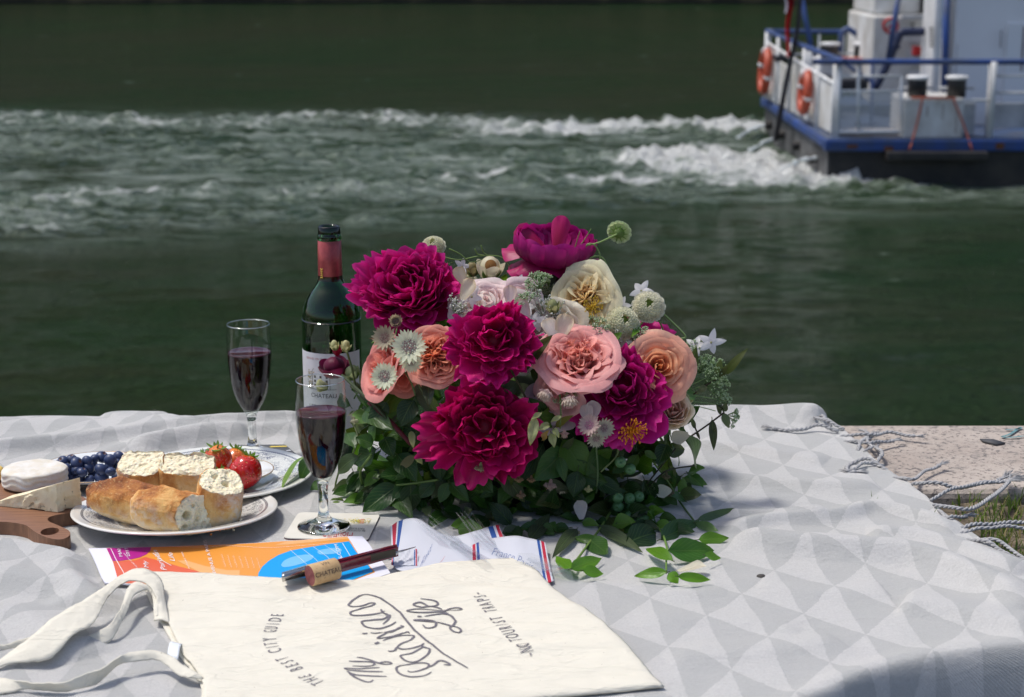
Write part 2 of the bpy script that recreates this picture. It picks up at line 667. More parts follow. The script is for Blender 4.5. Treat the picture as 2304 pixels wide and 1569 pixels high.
for k in range(26000):
    cx, cy, cz = rnd.uniform(-168, 168), rnd.uniform(96.5, 103), rnd.uniform(4, 22)
    v = nrs.normal(size=(3, 3))*.7
    mb.add(v+np.array([cx, cy, cz]), [(0, 1, 2)])
tr = mb.build('far_trees', basic('far_foliage', (.03, .045, .016), .9, var=((.012, .02, .008), .5, .1)))
tag(tr, 'tall dark wall of riverside trees along the far bank', 'trees', kind='stuff')

# ================================================================== the blanket
RIDGES = []


def ridge(pts, h, wf, wb, t0=.12, t1=.12):
    q = cr([P(a, b)[:2] for a, b in pts], 8)
    RIDGES.append((q, h*1.5, wf*.8, wb, t0, t1))


# left rear: long rolls running up to the right
ridge([(-250, 1052), (60, 1022), (330, 994), (560, 974), (730, 962), (900, 960)], .0115, .016, .045)
ridge([(120, 1062), (330, 1022), (520, 990), (700, 975)], .010, .022, .03)
ridge([(300, 1030), (470, 1003), (560, 995)], .006, .018, .02)
ridge([(240, 956), (305, 946), (370, 954)], .005, .03, .03)
ridge([(-100, 975), (180, 968), (420, 975)], .006, .03, .04)
# left front
ridge([(-260, 1238), (-20, 1244), (110, 1262), (215, 1290), (240, 1310)], .0075, .04, .012)
ridge([(-120, 1310), (60, 1330), (190, 1350), (240, 1400)], .010, .024, .05)
ridge([(-60, 1400), (60, 1420), (180, 1500)], .009, .03, .04)
ridge([(150, 1290), (180, 1330), (150, 1390)], .006, .02, .02)
ridge([(560, 1112), (640, 1092), (720, 1080)], .004, .018, .02)
# far edge to the right of the flowers
ridge([(1430, 945), (1600, 938), (1760, 940), (1850, 955)], .014, .05, .05)
# right-hand wrinkles
ridge([(1560, 1010), (1700, 1030), (1860, 1050)], .005, .02, .03)
ridge([(1500, 1085), (1660, 1095), (1840, 1110), (1980, 1108)], .006, .018, .03)
ridge([(1630, 1205), (1740, 1190), (1880, 1180), (1960, 1163), (2060, 1180), (2150, 1215)], .009, .012, .022)
ridge([(1640, 1168), (1720, 1172), (1860, 1180)], .004, .01, .02)
ridge([(1640, 1228), (1760, 1250), (1900, 1262), (2060, 1276), (2200, 1330), (2330, 1400)], .014, .022, .034)
ridge([(1950, 1222), (2060, 1228), (2180, 1262), (2300, 1310)], .009, .018, .026)
ridge([(2020, 1380), (2160, 1400), (2330, 1440)], .008, .022, .05)
ridge([(1240, 1330), (1420, 1350), (1640, 1350)], .0025, .02, .03)
ridge([(1420, 1420), (1600, 1410), (1800, 1440)], .003, .02, .03)
ridge([(1500, 1500), (1700, 1490), (1900, 1460)], .0035, .02, .03)
ridge([(1700, 1330), (1850, 1350), (2000, 1345)], .003, .02, .03)
FLAT = []                                    # (x, y, radius) kept level under things


def fl(px, py, r):
    FLAT.append((*P(px, py)[:2], r))


DROP = cr([P(a, b)[:2] for a, b in [(1640, 1650), (1850, 1572), (1975, 1524), (2110, 1490), (2304, 1466), (2600, 1450)]], 10)


def blanket_z(x, y, fine=True):
    x = np.asarray(x, float)
    y = np.asarray(y, float)
    z = .0055+.0022*n2(x, y, 9, 1., 3)+.0016*n2(x*.8+y*.3, y*1.6, 22, 5., 3)
    for q, h, wf, wb, t0, t1 in RIDGES:
        m = (x > q[:, 0].min()-.15) & (x < q[:, 0].max()+.15) & (y > q[:, 1].min()-.15) & (y < q[:, 1].max()+.15)
        if not m.any():
            continue
        xm, ym = x[m], y[m]
        best = np.full(xm.shape, 9.)
        sgn = np.zeros(xm.shape)
        tt = np.zeros(xm.shape)
        for i in range(len(q)-1):
            a, b = q[i], q[i+1]
            d = b-a
            l2 = d.dot(d)+1e-12
            u = np.clip(((xm-a[0])*d[0]+(ym-a[1])*d[1])/l2, 0, 1)
            ex, ey = xm-a[0]-u*d[0], ym-a[1]-u*d[1]
            dd = np.hypot(ex, ey)
            k = dd < best
            best = np.where(k, dd, best)
            sgn = np.where(k, ey, sgn)
            tt = np.where(k, (i+u)/(len(q)-1), tt)
        wob = 1+.25*n2(xm, ym, 14, 8., 2)
        ww = np.where(sgn < 0, wf, wb)*wob
        tp = np.clip(tt/t0, 0, 1)*np.clip((1-tt)/t1, 0, 1)
        z[m] += h*np.exp(-(best/ww)**2)*tp*(2-tp)
    for fx, fy, r in FLAT:
        d = np.hypot(x-fx, y-fy)
        k = sstep(r, r*1.35+.012, d)
        z = z*k+.005*(1-k)
    # the near right corner falls away over the edge of what it lies on
    if (x > .2).any():
        yl = np.interp(x, DROP[:, 0], DROP[:, 1])
        u = np.clip((yl-y)/.028, 0, 3)
        k = sstep(.2, .27, x)
        z = z+k*(.006*np.exp(-((y-yl-.008)/.018)**2)-.10*np.where(u < 1, u*u, 2*u-1))
    return z


fl(395, 1170, .105)
fl(500, 1082, .10)
fl(205, 1068, .062)
fl(745, 1186, .058)
fl(620, 1025, .055)
fl(752, 1020, .045)
fl(60, 1130, .09)
fl(120, 1195, .035)
fl(50, 1190, .03)
fl(0, 1160, .09)
fl(600, 1270, .09)
fl(420, 1280, .09)
fl(780, 1240, .05)
fl(1000, 1260, .09)
fl(700, 1420, .14)
fl(1000, 1420, .14)
fl(1200, 1470, .10)
fl(600, 1500, .1)
fl(520, 1400, .1)
RB = np.array([P(a, b)[:2] for a, b in [(1835, 934), (1880, 962), (1935, 1012), (1990, 1062), (2062, 1112), (2112, 1155), (2190, 1214), (2310, 1292), (2600, 1470), (2900, 1700)]])
RBs = cr(RB, 8)[::-1]
NY, NX = 470, 640
yv = np.concatenate([np.linspace(.95, 1.35, 40, endpoint=False), np.linspace(1.35, QE+.006, NY-52)])
yv = np.concatenate([yv, [QE+.012]*11])
drop_i = NY-52+40
xr = np.interp(yv, RBs[:, 0]*0+RBs[:, 1], RBs[:, 0]) if RBs[0, 1] < RBs[-1, 1] else None
u = np.linspace(0, 1, NX)[None]
xl = -.95
X = xl+(xr[:, None]-xl)*u
Y = np.broadcast_to(yv[:, None], X.shape).copy()
Z = blanket_z(X, Y)
for k in range(11):                          # hanging over the river edge
    r_ = drop_i+k
    Z[r_] = Z[drop_i-1]-.004-.03*k
    Y[r_] += .006*math.sin(k*.9)*(k > 1)+.004*np.sin(X[r_]*60)*(k > 1)
Z += 1e-4
m_ = np.abs(u-1) < .012
ed = np.exp(-((xr[:, None]-X)/.004)**2)
Z += ed*.0012*(Y < QE)
Z = np.where(Y < QE-.01, np.maximum(Z, np.where(X > .2, -1., .002)), Z)
# woven pattern coordinates
O0, OA, OB = (np.array(P(*q)[:2]) for q in ((1949.6, 1439.4), (2101, 1488.5), (2017.9, 1379.7)))
M2 = np.linalg.inv(np.stack([OA-O0, OB-O0], 1))
wx = .008*n2(X, Y, 5, 40., 2)
wy = .008*n2(X, Y, 5, 50., 2)
rel = np.stack([X+wx-O0[0], Y+wy-O0[1]], -1)
ang = R(14)*sstep(0., -.55, X)
rc = np.stack([rel[..., 0]*np.cos(ang)-rel[..., 1]*np.sin(ang), rel[..., 0]*np.sin(ang)+rel[..., 1]*np.cos(ang)], -1)
PQ = rc@M2.T
mb = MB()
mb.grid(np.stack([X, Y, Z], -1))
mb.uv[-1] = PQ.reshape(-1, 2)
t = NT('blanket_weave')
uvn = t.n('ShaderNodeUVMap').outputs[0]
o = t.obj()
jit = t.n('ShaderNodeVectorMath', {0: uvn, 1: t.n('ShaderNodeVectorMath', {0: t.n('ShaderNodeTexNoise', {'Vector': o, 'Scale': 240, 'Detail': 2}).outputs['Color'], 1: (.05, .05, 0)}, operation='MULTIPLY').outputs[0]}, operation='ADD').outputs[0]
s_ = t.n('ShaderNodeSeparateXYZ', {0: jit})
fx = t.math('FRACT', s_.outputs[0])
fy = t.math('FRACT', s_.outputs[1])
lt = t.rng(t.math('ADD', fx, fy), .985, 1.015, 1, 0)
ox = t.mapping(o, (1, 1, 1))
fz = t.noise(430, 4, .8)
wv = t.n('ShaderNodeTexWave', {'Vector': t.mapping(o, (1, .2, 1)), 'Scale': 330., 'Distortion': 1.2, 'Detail': 2}).outputs['Fac']
wv2 = t.n('ShaderNodeTexWave', {'Vector': t.mapping(o, (.2, 1, 1), rot=(0, 0, 0)), 'Scale': 330., 'Distortion': 1.2, 'Detail': 2}, bands_direction='Y').outputs['Fac']
we = t.math('MULTIPLY', wv, wv2)
cl = t.mix(t.rng(fz, .36, .66, 0, .7), (.68, .67, .655, 1), (.52, .51, .50, 1))
cg = t.mix(t.rng(fz, .36, .66, 0, .6), (.54, .54, .53, 1), (.44, .438, .43, 1))
cc = t.mix(lt, cg, cl)
cc = t.mix(t.rng(t.noise(14, 4), .3, .7, 0, .12), cc, (.5, .52, .46, 1))
cc = t.mix(t.rng(t.noise(900, 1), .80, .83, 0, .5), cc, (.1, .09, .08, 1))
h = t.math('ADD', t.math('MULTIPLY', fz, 1.2), t.math('ADD', t.math('MULTIPLY', lt, .55), t.math('MULTIPLY', we, .8)))
wr = t.noise(42, 5, .62, t.mapping(o, (.7, 1.25, 1)))
cre = t.noise(19, 3, .5, t.mapping(o, (1, 1.8, 1), (3, 3, 3)), .6)
cre = t.rng(t.math('ABSOLUTE', t.math('SUBTRACT', cre, .5)), 0, .05, 1, 0)
b1 = t.bump(t.math('ADD', wr, t.math('MULTIPLY', cre, .09)), .65, .0045)
b2 = t.bump(h, .8, .0010, b1)
p = t.pr(Base_Color=cc, Roughness=.92, Normal=b2)
t.set(p, 'Specular IOR Level', .15)
t.set(p, 'Sheen Weight', .25)
BLM = t.done(p)
blanket = mb.build('picnic_blanket', BLM, loc=(0, 1.8, 0))
tag(blanket, 'pale grey woven blanket with a white triangle pattern spread over the quay', 'blanket')
blanket.modifiers.new('s', 'SOLIDIFY').thickness = .0015

# fringe
TAS = [[(1893, 966), (1850, 948), (1812, 936), (1790, 930)], [(1880, 972), (1835, 961), (1795, 973), (1742, 968)],
       [(1868, 960), (1855, 945), (1845, 938)], [(1898, 984), (1960, 982), (2000, 978), (2055, 985)], [(1905, 996), (1955, 1000), (2008, 996)],
       [(1930, 1014), (1938, 996), (1955, 984), (1950, 978)], [(1945, 1018), (1962, 1010), (1950, 996), (1962, 985)],
       [(1990, 1058), (1950, 1038), (1912, 1048), (1905, 1064), (1922, 1066)], [(1985, 1050), (1950, 1045), (1918, 1060)], [(1975, 1040), (1984, 1025), (1972, 1012)],
       [(2015, 1078), (2050, 1083), (2080, 1066), (2112, 1052)], [(2058, 1098), (2110, 1100), (2160, 1108), (2220, 1098), (2250, 1090)],
       [(2100, 1132), (2150, 1110), (2210, 1098), (2262, 1094)], [(2108, 1148), (2170, 1158), (2225, 1135), (2268, 1096)],
       [(2112, 1152), (2130, 1168), (2172, 1166)], [(2150, 1196), (2205, 1184), (2270, 1182), (2330, 1176)], [(2165, 1202), (2240, 1190), (2330, 1194)],
       [(2180, 1218), (2230, 1228), (2262, 1252), (2310, 1268)], [(2190, 1220), (2250, 1224), (2300, 1262), (2330, 1275)]]
CORD = basic('cotton_cord', (.41, .41, .415), .9, bump=(900, .5, .0005), var=((.30, .30, .31), 260, .1))
for k, tp in enumerate(TAS):
    mb = MB()
    z0 = .008 if k < 3 else .0045
    q = cr([P(a, b, z0+.004*(i == 1)) for i, (a, b) in enumerate(tp)], 12)
    q[:, 2] += .0015+.002*np.sin(np.linspace(0, 7, len(q)))**2+(.004 if 10 < k < 14 else 0)
    q = np.vstack([q[0]-(q[3]-q[0])*.5, q])
    n = len(q)
    tt_ = np.gradient(q, axis=0)
    tt_ /= np.linalg.norm(tt_, axis=1)[:, None]
    sd_ = np.cross(tt_, [0, 0, 1.])
    L_ = np.r_[0, np.cumsum(np.linalg.norm(np.diff(q, axis=0), axis=1))]
    # resample finely
    m = max(12, int(L_[-1]/.0012))
    li = np.linspace(0, L_[-1], m)
    qq = np.stack([np.interp(li, L_, q[:, i]) for i in range(3)], 1)
    ss = np.stack([np.interp(li, L_, sd_[:, i]) for i in range(3)], 1)
    for ph in (0, PI):
        a = li/.013*2*PI+ph+.5*np.sin(li*170+k)
        r_ = .0012*(1+.2*math.sin(k*3))
        pts = qq+ss*(np.cos(a)*r_)[:, None]+np.array([0, 0, 1.])*(np.sin(a)*r_*.8)[:, None]
        mb.tube(pts, .00155, 6)
    e, d = qq[-1], (qq[-1]-qq[-6])
    d /= np.linalg.norm(d)
    mb.ball(e, .0034, sq=(1, 1, .8))
    for i in range(26):
        s2 = ss[-1]*rnd.uniform(-.5, .5)+np.array([0, 0, rnd.uniform(-.1, .2)])
        ln = rnd.uniform(.010, .018)*(1.7 if 10 < k < 14 else 1)
        c0, c1, c2 = e, e+(d+s2*.8)*ln*.5, e+(d+s2)*ln
        c2[2] = max(c2[2]-.001, .001)
        mb.tube([c0, c1, c2], [.0007, .0005, .0003], 4)
    mb.build('tassel', CORD, blanket)
mb = MB()
for p_ in ([(2262, 968), (2290, 966), (2300, 963)], [(2296, 962), (2272, 978), (2252, 984)], [(2252, 984), (2275, 985), (2304, 982)]):
    ribbon(mb, cr([(*P(a, b)[:2], 0) for a, b in p_], 5)[:, :2], .004, lambda x, y: 0*x+.0006)
mb.build('painted_scrawl', basic('teal_paint', (.10, .22, .24), .8), cop)
mb = MB()
poly_ = [P(a, b, 0)[:2] for a, b in ((2205, 989), (2235, 990), (2262, 998), (2240, 1001), (2212, 994))]
mb.prism([poly_], -.001, .0012)
mb.build('dark_stain', basic('tar_stain', (.06, .06, .065), .7), cop)
# a speck of gravel lying on the cloth
mb = MB().ball((0, 0, 0), .004, sq=(1.4, 1, .7))
q = P(1712, 1298, .006)
o_ = mb.xf(lambda v: v*(1+.2*noise3(v*300)[:, None])+np.array(q)).build('pebble', basic('dark_pebble', (.05, .045, .04), .7), loc=q)
tag(o_, 'tiny dark pebble lying on the right of the blanket', 'pebble')
# ================================================================== the working boat
YN, YF = 25.7, 32.4
WHT = basic('boat_white_paint', (.80, .81, .82), .45, var=((.58, .58, .57), 1.3, .16), bump=(3, .1, .01))
WHT2 = basic('boat_dirty_white', (.68, .69, .69), .5, var=((.45, .43, .39), 2.2, .16))
GRY = basic('boat_grey_panel', (.56, .58, .60), .5, var=((.30, .31, .33), 2, .15))
BLU = basic('boat_blue_paint', (.018, .06, .24), .5, var=((.035, .055, .11), 2.5, .16))
DBL = basic('boat_deck_blue', (.03, .07, .17), .5, var=((.07, .075, .09), 1.7, .15))
BLK = basic('boat_black_hull', (.008, .008, .010), .5, var=((.035, .03, .026), 2.2, .12))
TRN = basic('boat_stern_grey', (.13, .13, .13), .6, var=((.02, .02, .022), 1.3, .13))
ORG = basic('orange_plastic', (.46, .075, .03), .45, var=((.36, .05, .02), 8, .2))
RED = basic('red_paint', (.50, .02, .02), .5)
RPE = basic('orange_rope', (.46, .12, .07), .8)
boat = empty('work_boat', B(2100, 340, YN+2), 'white and blue steel river workboat with its stern towards the wake', 'boat')


def bl(v, m, name, bev=0., sm=False):
    o = v.build(name, m, boat, smooth=sm)
    if bev:
        bevel(o, bev, 2)
    return o


def pz(py, Y):
    return B(1152, py, Y)[2]


def pxx(px, py, Y):
    return B(px, py, Y)[0]


def rbox(mb, x0, y0, x1, y1, Y, dep):
    """box whose front face was seen between two corners at depth Y"""
    a, b = B(x0, y1, Y), B(x1, y0, Y)
    return mb.box(a[0], b[0], Y, Y+dep, a[2], b[2])


DZ = pz(312, YN)
XS = pxx(1866, 330, YN)
XE = 16.
hull = MB()
# hull with a raked stern
hv = []
for x, z in ((XS+.06, WZ-.6), (XS, DZ-.17), (XE, DZ-.17), (XE, WZ-.6)):
    hv.append((x, z))
hull.add([(x, y, z) for y in (YN+.03, YF) for x, z in hv], [(0, 3, 2, 1), (4, 5, 6, 7), (0, 1, 5, 4), (1, 2, 6, 5), (2, 3, 7, 6)])
bl(hull, BLK, 'hull')
mb = MB().add([(XS-.012, YN+.06, WZ-.1), (XS-.012, YF-.06, WZ-.1), (XS-.012, YF-.06, DZ-.2), (XS-.012, YN+.06, DZ-.2),
               (XS+.01, YN+.06, WZ-.1), (XS+.01, YF-.06, WZ-.1), (XS+.01, YF-.06, DZ-.2), (XS+.01, YN+.06, DZ-.2)], [(0, 3, 2, 1), (4, 5, 6, 7), (0, 1, 5, 4), (3, 7, 6, 2), (1, 2, 6, 5), (0, 4, 7, 3)])
bl(mb, TRN, 'transom')
mb = MB()
for yy in (YN+1.0, YN+2.6, YN+4.2, YN+5.7):                    # exhaust stubs
    bl(MB().tube([(XS, yy, WZ+.32), (XS-.13, yy, WZ+.30)], .075, 10), BLK, 'exhaust_pipe')
mb = MB().box(XS-.08, XE, YN-.05, YN+.12, DZ-.19, DZ-.01)
mb.box(XS-.09, XS+.10, YN+.121, YF-.001, DZ-.15, DZ-.012)
mb.box(XS-.08, XE, YF, YF+.08, DZ-.19, DZ-.01)
bl(mb, BLU, 'rubbing_strake', .03)
mb = MB().box(XS-.03, XE, YN-.01, YF+.02, DZ-.03, DZ)
bl(mb, DBL, 'deck')
mb = MB()
rbox(mb, 1885, 297, 2035, 306, YN+.35, .5)
bl(mb, basic('boat_tan_step', (.30, .26, .22), .8), 'deck_step', .01)

# railing of white posts and a blue top rail
HZ = pz(140, YN+.1)
HF = pz(70, YF)
XC = pxx(1887, 200, YN+.2)
XCF = pxx(1724, 150, YF-.2)


def pole(mb, a, b, r=.03, n=8):
    mb.tube([a, b], r, n)


mb = MB()
rail_pts = [(XE, YN+.15, HZ), (XC+.5, YN+.15, HZ), (XC+.1, YN+.2, HZ+.01), (XC-.02, YN+.5, HZ+.03), (XCF, YF-.6, HF), (XCF+.1, YF-.25, HF+.01), (XCF+.5, YF-.2, HF), (pxx(1960, 68, YF), YF-.2, HF)]
mb.tube(cr(rail_pts, 8), .043, 8)
mb.tube(cr([B(1890, 134, YF-2.2), B(1893, 80, YF-2.2), B(1903, 67, YF-2.2), B(1915, 69, YF-2.2), B(1955, 100, YF-2.2), B(1967, 125, YF-2.2), B(1965, 200, YF-2.2)], 6), .05, 8)
pole(mb, B(1800, -20, YF-1), B(1832, 140, YF-1), .045)
pole(mb, B(2024, -20, YN+2.2), B(1999, 132, YN+2.2), .045)
pole(mb, B(2131, -30, YN+1.3), B(2124, 216, YN+1.3), .055)
pole(mb, B(1892, 137, YN+1.2), B(1966, 188, YN+1.2), .025)
pole(mb, B(1963, 140, YN+1.2), B(1960, 300, YN+1.2), .03)
bl(mb, BLU, 'blue_railing', sm=True)
mb = MB()
mb.tube(cr([B(1968, 202, YN+2.4), B(1997, 145, YN+2.4), B(2024, 80, YN+2.4), B(2034, 73, YN+2.4), B(2085, 71, YN+2.4)], 5), .065, 8)
pole(mb, B(2010, 100, YN+2.38), B(2024, 108, YN+2.38), .04)
bl(mb, basic('boat_navy_paint', (.01, .018, .06), .4), 'boom', sm=True)
mb = MB()
for px in (2232,):
    a, b = B(px-12, 314, YN+.1), B(px+12, 139, YN+.1)
    mb.box(a[0], b[0], YN+.08, YN+.24, DZ, b[2])
for py in (171, 209):
    mb.tube([B(2236, py, YN+.15), (XE, YN+.15, pz(py, YN+.15))], .022, 6)
pole(mb, (XC, YN+.2, DZ), (XC, YN+.2, HZ), .035)
pole(mb, (XCF, YF-.3, DZ), (XCF, YF-.3, HF), .05)
pole(mb, B(1820, 215, YN+3.6), B(1820, 105, YN+3.6), .06)
for py, q in ((205, .2), (172, .2)):
    a = B(1887, py, YN+q)
    b = B(2028, py, YN+q)
    mb.tube([a, b], .022, 6)
mb.tube([B(1887, 297, YN+.2), B(2030, 297, YN+.2)], .03, 6)
mb.tube([B(1931, 145, YN+.2), B(1931, 302, YN+.2)], .025, 6)
mb.tube([B(2028, 172, YN+.2), B(2028, 300, YN+.2)], .025, 6)
for zt in (.33, .66):
    mb.tube([(XCF+.05, YF-.2, DZ+(HF-DZ)*zt), (pxx(1960, 68, YF), YF-.2, DZ+(HF-DZ)*zt)], .02, 6)
for xx in np.linspace(XCF+.5, pxx(1950, 68, YF), 4):
    pole(mb, (xx, YF-.2, DZ), (xx, YF-.2, HF), .022)
bl(mb, WHT, 'white_railing', sm=True)
# mesh screens
mm = NT('mesh_screen')
o = mm.obj()
s2 = mm.n('ShaderNodeSeparateXYZ', {0: o})
u_ = mm.math('ADD', s2.outputs[0], s2.outputs[1])
ca = mm.math('FRACT', mm.math('MULTIPLY', mm.math('ADD', u_, s2.outputs[2]), 13.))
cb = mm.math('FRACT', mm.math('MULTIPLY', mm.math('SUBTRACT', u_, s2.outputs[2]), 13.))
hole = mm.math('MULTIPLY', mm.math('GREATER_THAN', ca, .38), mm.math('GREATER_THAN', cb, .38))
ms = mm.n('ShaderNodeMixShader', {0: hole, 1: mm.pr(Base_Color=(.6, .61, .63, 1), Roughness=.5), 2: mm.n('ShaderNodeBsdfTransparent')})
MESHM = mm.done(ms)
a, b = B(1889, 294, YN+.2), B(2027, 207, YN+.2)
mb = MB().add([(a[0], YN+.2, a[2]), (b[0], YN+.2, a[2]), (b[0], YN+.2, b[2]), (a[0], YN+.2, b[2])], [(0, 1, 2, 3)])
bl(mb, MESHM, 'mesh_panel')
# white bulwark panels along the stern
mb = MB()
zt0, zt1 = pz(196, YN+.2), pz(98, YF-.2)


def sy(t):
    return YN+.25+(YF-.5-YN-.25)*t


def sx(t):
    return XC+(XCF-XC)*t-.02


for k in range(5):
    t0, t1 = k/5+.012, (k+1)/5-.012
    za, zb = zt0+(zt1-zt0)*t0, zt0+(zt1-zt0)*t1
    top = .16 if k in (1, 3) else .0
    v = []
    for dx in (-.02, .02):
        v += [(sx(t0)+dx, sy(t0), DZ+.03), (sx(t1)+dx, sy(t1), DZ+.03), (sx(t1)+dx, sy(t1), zb-top), (sx(t0)+dx, sy(t0), za-top)]
    mb.add(v, [(0, 3, 2, 1), (4, 5, 6, 7), (0, 1, 5, 4), (1, 2, 6, 5), (2, 3, 7, 6), (3, 0, 4, 7)])
bl(mb, WHT2, 'bulwark', .006)
mb = MB()
for t_ in np.linspace(0, 1, 6):
    mb.tube([(sx(t_)-.03, sy(t_), DZ), (sx(t_)-.03, sy(t_), HZ+(HF-HZ)*t_)], .035, 6)
mb.tube([(sx(0)-.02, sy(0), zt0+.03), (sx(1)-.02, sy(1), zt1+.03)], .03, 6)
bl(mb, WHT, 'stern_post', sm=True)
# dark winch gear seen over the bulwark and behind the fence
WDK = basic('winch_dark', (.02, .02, .025), .5)
for q in ((1893, 178, 1955, 203, YN+1.6, .7), (1852, 172, 1880, 190, YN+2.8, .6), (1745, 125, 1775, 140, YF-1.8, .5)):
    bl(rbox(MB(), *q), WDK, 'winch', .04)
# far deck locker with orange rope, far bollards
mb = MB()
rbox(mb, 1845, 139, 2000, 205, YN+3.9, 1.2)
bl(mb, WHT, 'deck_locker', .04)
mb = MB()
mb.tube(cr([B(1866, 136, YN+3.85), B(1900, 133, YN+3.9), B(1960, 135, YN+3.9), B(2000, 133, YN+3.85)], 6), .04, 6)
bl(mb, RPE, 'coiled_rope', sm=True)


def bollard(px, py, Y, s=.88):
    mb = MB()
    c = B(px, py, Y)
    r = .16*s
    mb.lathe([(0, 0), (r, 0), (r, .30*s), (r*.96, .31*s)], 16, c)
    o = bl(mb, BLK, 'bollard', sm=True)
    mb = MB().lathe([(r*.96, .30*s), (r*1.2, .305*s), (r*1.22, .345*s), (r*1.1, .36*s), (0, .365*s)], 16, c)
    mb.build('cap', WHT, o)
    mb = MB().tube([(c[0]-r*1.9, c[1]+.02, c[2]+.15*s), (c[0]+r*1.9, c[1]+.02, c[2]+.15*s)], .025*s, 8)
    mb.build('cross_bar', GRY, o)


bollard(2063, 219, YN+.35)
bollard(2151, 219, YN+.35)
bollard(1867, 138, YN+4.3)
bollard(1939, 138, YN+4.3)
# near bollard housing and side screens
mb = MB()
rbox(mb, 2030, 221, 2172, 314, YN+.1, .95)
bl(mb, WHT2, 'bollard_housing', .04)
mb = MB()
a, b = B(2172, 226, YN+.16), B(2222, 231, YN+.16)
mb.tube([a, (b[0], YN+.16, a[2])], .025, 6)
mb.box(a[0]+.03, b[0]-.08, YN+.5, YN+.53, pz(300, YN+.5), pz(232, YN+.5))
mb.box(b[0]+.08, XE, YN+.5, YN+.53, pz(288, YN+.5), pz(232, YN+.5))
bl(mb, GRY, 'side_screen', .006)
mb = MB()
for p0, p1 in (((2076, 222), (2046, 338)), ((2145, 222), (2187, 338))):
    mb.tube(cr([B(*p0, YN+.05), B((p0[0]+p1[0])/2+2, 280, YN+.06), B(*p1, YN-.09)], 6), .015, 6)
mb.tube([B(2050, 220, YN+.06), B(2150, 221, YN+.06)], .02, 6)
bl(mb, RPE, 'fender_rope', sm=True)
mb = MB()
a, b = B(1995, 364, YN-.22), B(2226, 342, YN-.22)
mb.box(a[0], b[0], YN-.22, YN-.06, a[2], b[2])
bl(mb, BLK, 'fender_plank', .03)
# superstructure
mb = MB()
c0 = YN+1.9
rbox(mb, 2135, -160, 2700, 292, c0, 3.4)
bl(mb, basic('cabin_white', (.74, .76, .79), .4, var=((.62, .64, .67), .5, .2)), 'cabin_wall', .03)
mb = MB()
rbox(mb, 2092, -160, 2134.5, 222, c0-.12, .8)
bl(mb, WHT, 'cabin_column', .05)
mb = MB()
rbox(mb, 1957, 36, 2091, 232, c0+1.2, 2.2)
rbox(mb, 1966, -160, 2091, 33, c0+1.5, 1.8)
bl(mb, WHT2, 'aft_casing', .04)
mb = MB()
for yy in (104, 150, 200):
    rbox(mb, 2046, yy-40, 2080, yy-6, c0+1.12, .06)
rbox(mb, 2030, 34, 2080, 44, c0+1.0, .15)
bl(mb, GRY, 'locker_door', .01)
for k in range(6):
    bl(rbox(MB(), 2092.5, 62+k*8, 2100, 66+k*8, c0-.16, .04), BLK, 'louvre')
for k in range(3):
    bl(rbox(MB(), 2050, 52+k*8, 2058, 56+k*8, c0+1.11, .04), BLK, 'louvre')
bl(rbox(MB(), 2070, -120, 2090, 30, c0+1.45, .05), BLK, 'dark_window')
bl(rbox(MB(), 2251, 68, 2254, 108, c0-.1, .05), BLK, 'door_handle')
mb = MB()
rbox(mb, 2056, 105, 2074, 126, c0+1.0, .15)
bl(mb, RED, 'red_lamp', .02)
mb = MB()
rbox(mb, 2252, 52, 2600, 286, c0-.05, .048)
bl(mb, basic('door_white', (.68, .71, .74), .4), 'sliding_door', .01)
# prohibition style ring sign with its blue bar
mb = MB()
c = B(2004, 58, c0+1.19)
a_ = np.linspace(0, 2*PI, 25)
mb.tube([(c[0]+.115*math.cos(k), c[1], c[2]+.115*math.sin(k)) for k in a_], .022, 6)
mb.tube([(c[0]-.08, c[1], c[2]-.08), (c[0]+.08, c[1], c[2]+.08)], .016, 6)
bl(mb, RED, 'warning_sign', sm=True)
# flagstaff and hanging flag
mb = MB()
mb.tube([B(1744, 318, YN+3.3), B(1768, 190, YN+3.3), B(1796, 60, YN+3.3), B(1806, -40, YN+3.3)], [.045, .045, .035, .03], 8)
stf = bl(mb, basic('black_staff', (.012, .012, .02), .5), 'flagstaff', sm=True)
for cols, x0, x1, y0, y1, nm in (((.52, .50, .60), 1764, 1774, -60, 30, 0), ((.55, .012, .02), 1766, 1785, -40, 128, 1), ((.015, .02, .08), 1774, 1795, -60, 14, 2)):
    a, b = B(x0, y1, YN+3.2), B(x1, y0, YN+3.2)
    n_, m_ = 14, 24
    g = np.zeros((m_, n_, 3))
    for i in range(m_):
        for j in range(n_):
            s1, s3 = j/(n_-1), i/(m_-1)
            tw = .35+.65*s3
            g[i, j] = (a[0]+(b[0]-a[0])*(.5+(s1-.5)*tw)+.02*math.sin(s3*9+nm), YN+3.2+nm*.05+.09*math.sin(s1*14+nm*2+s3*3), a[2]+(b[2]-a[2])*s3)
    o_ = MB().grid(g, cols).build('flag', basic('flag_%d' % nm, cols, .8, trans=.3), stf)
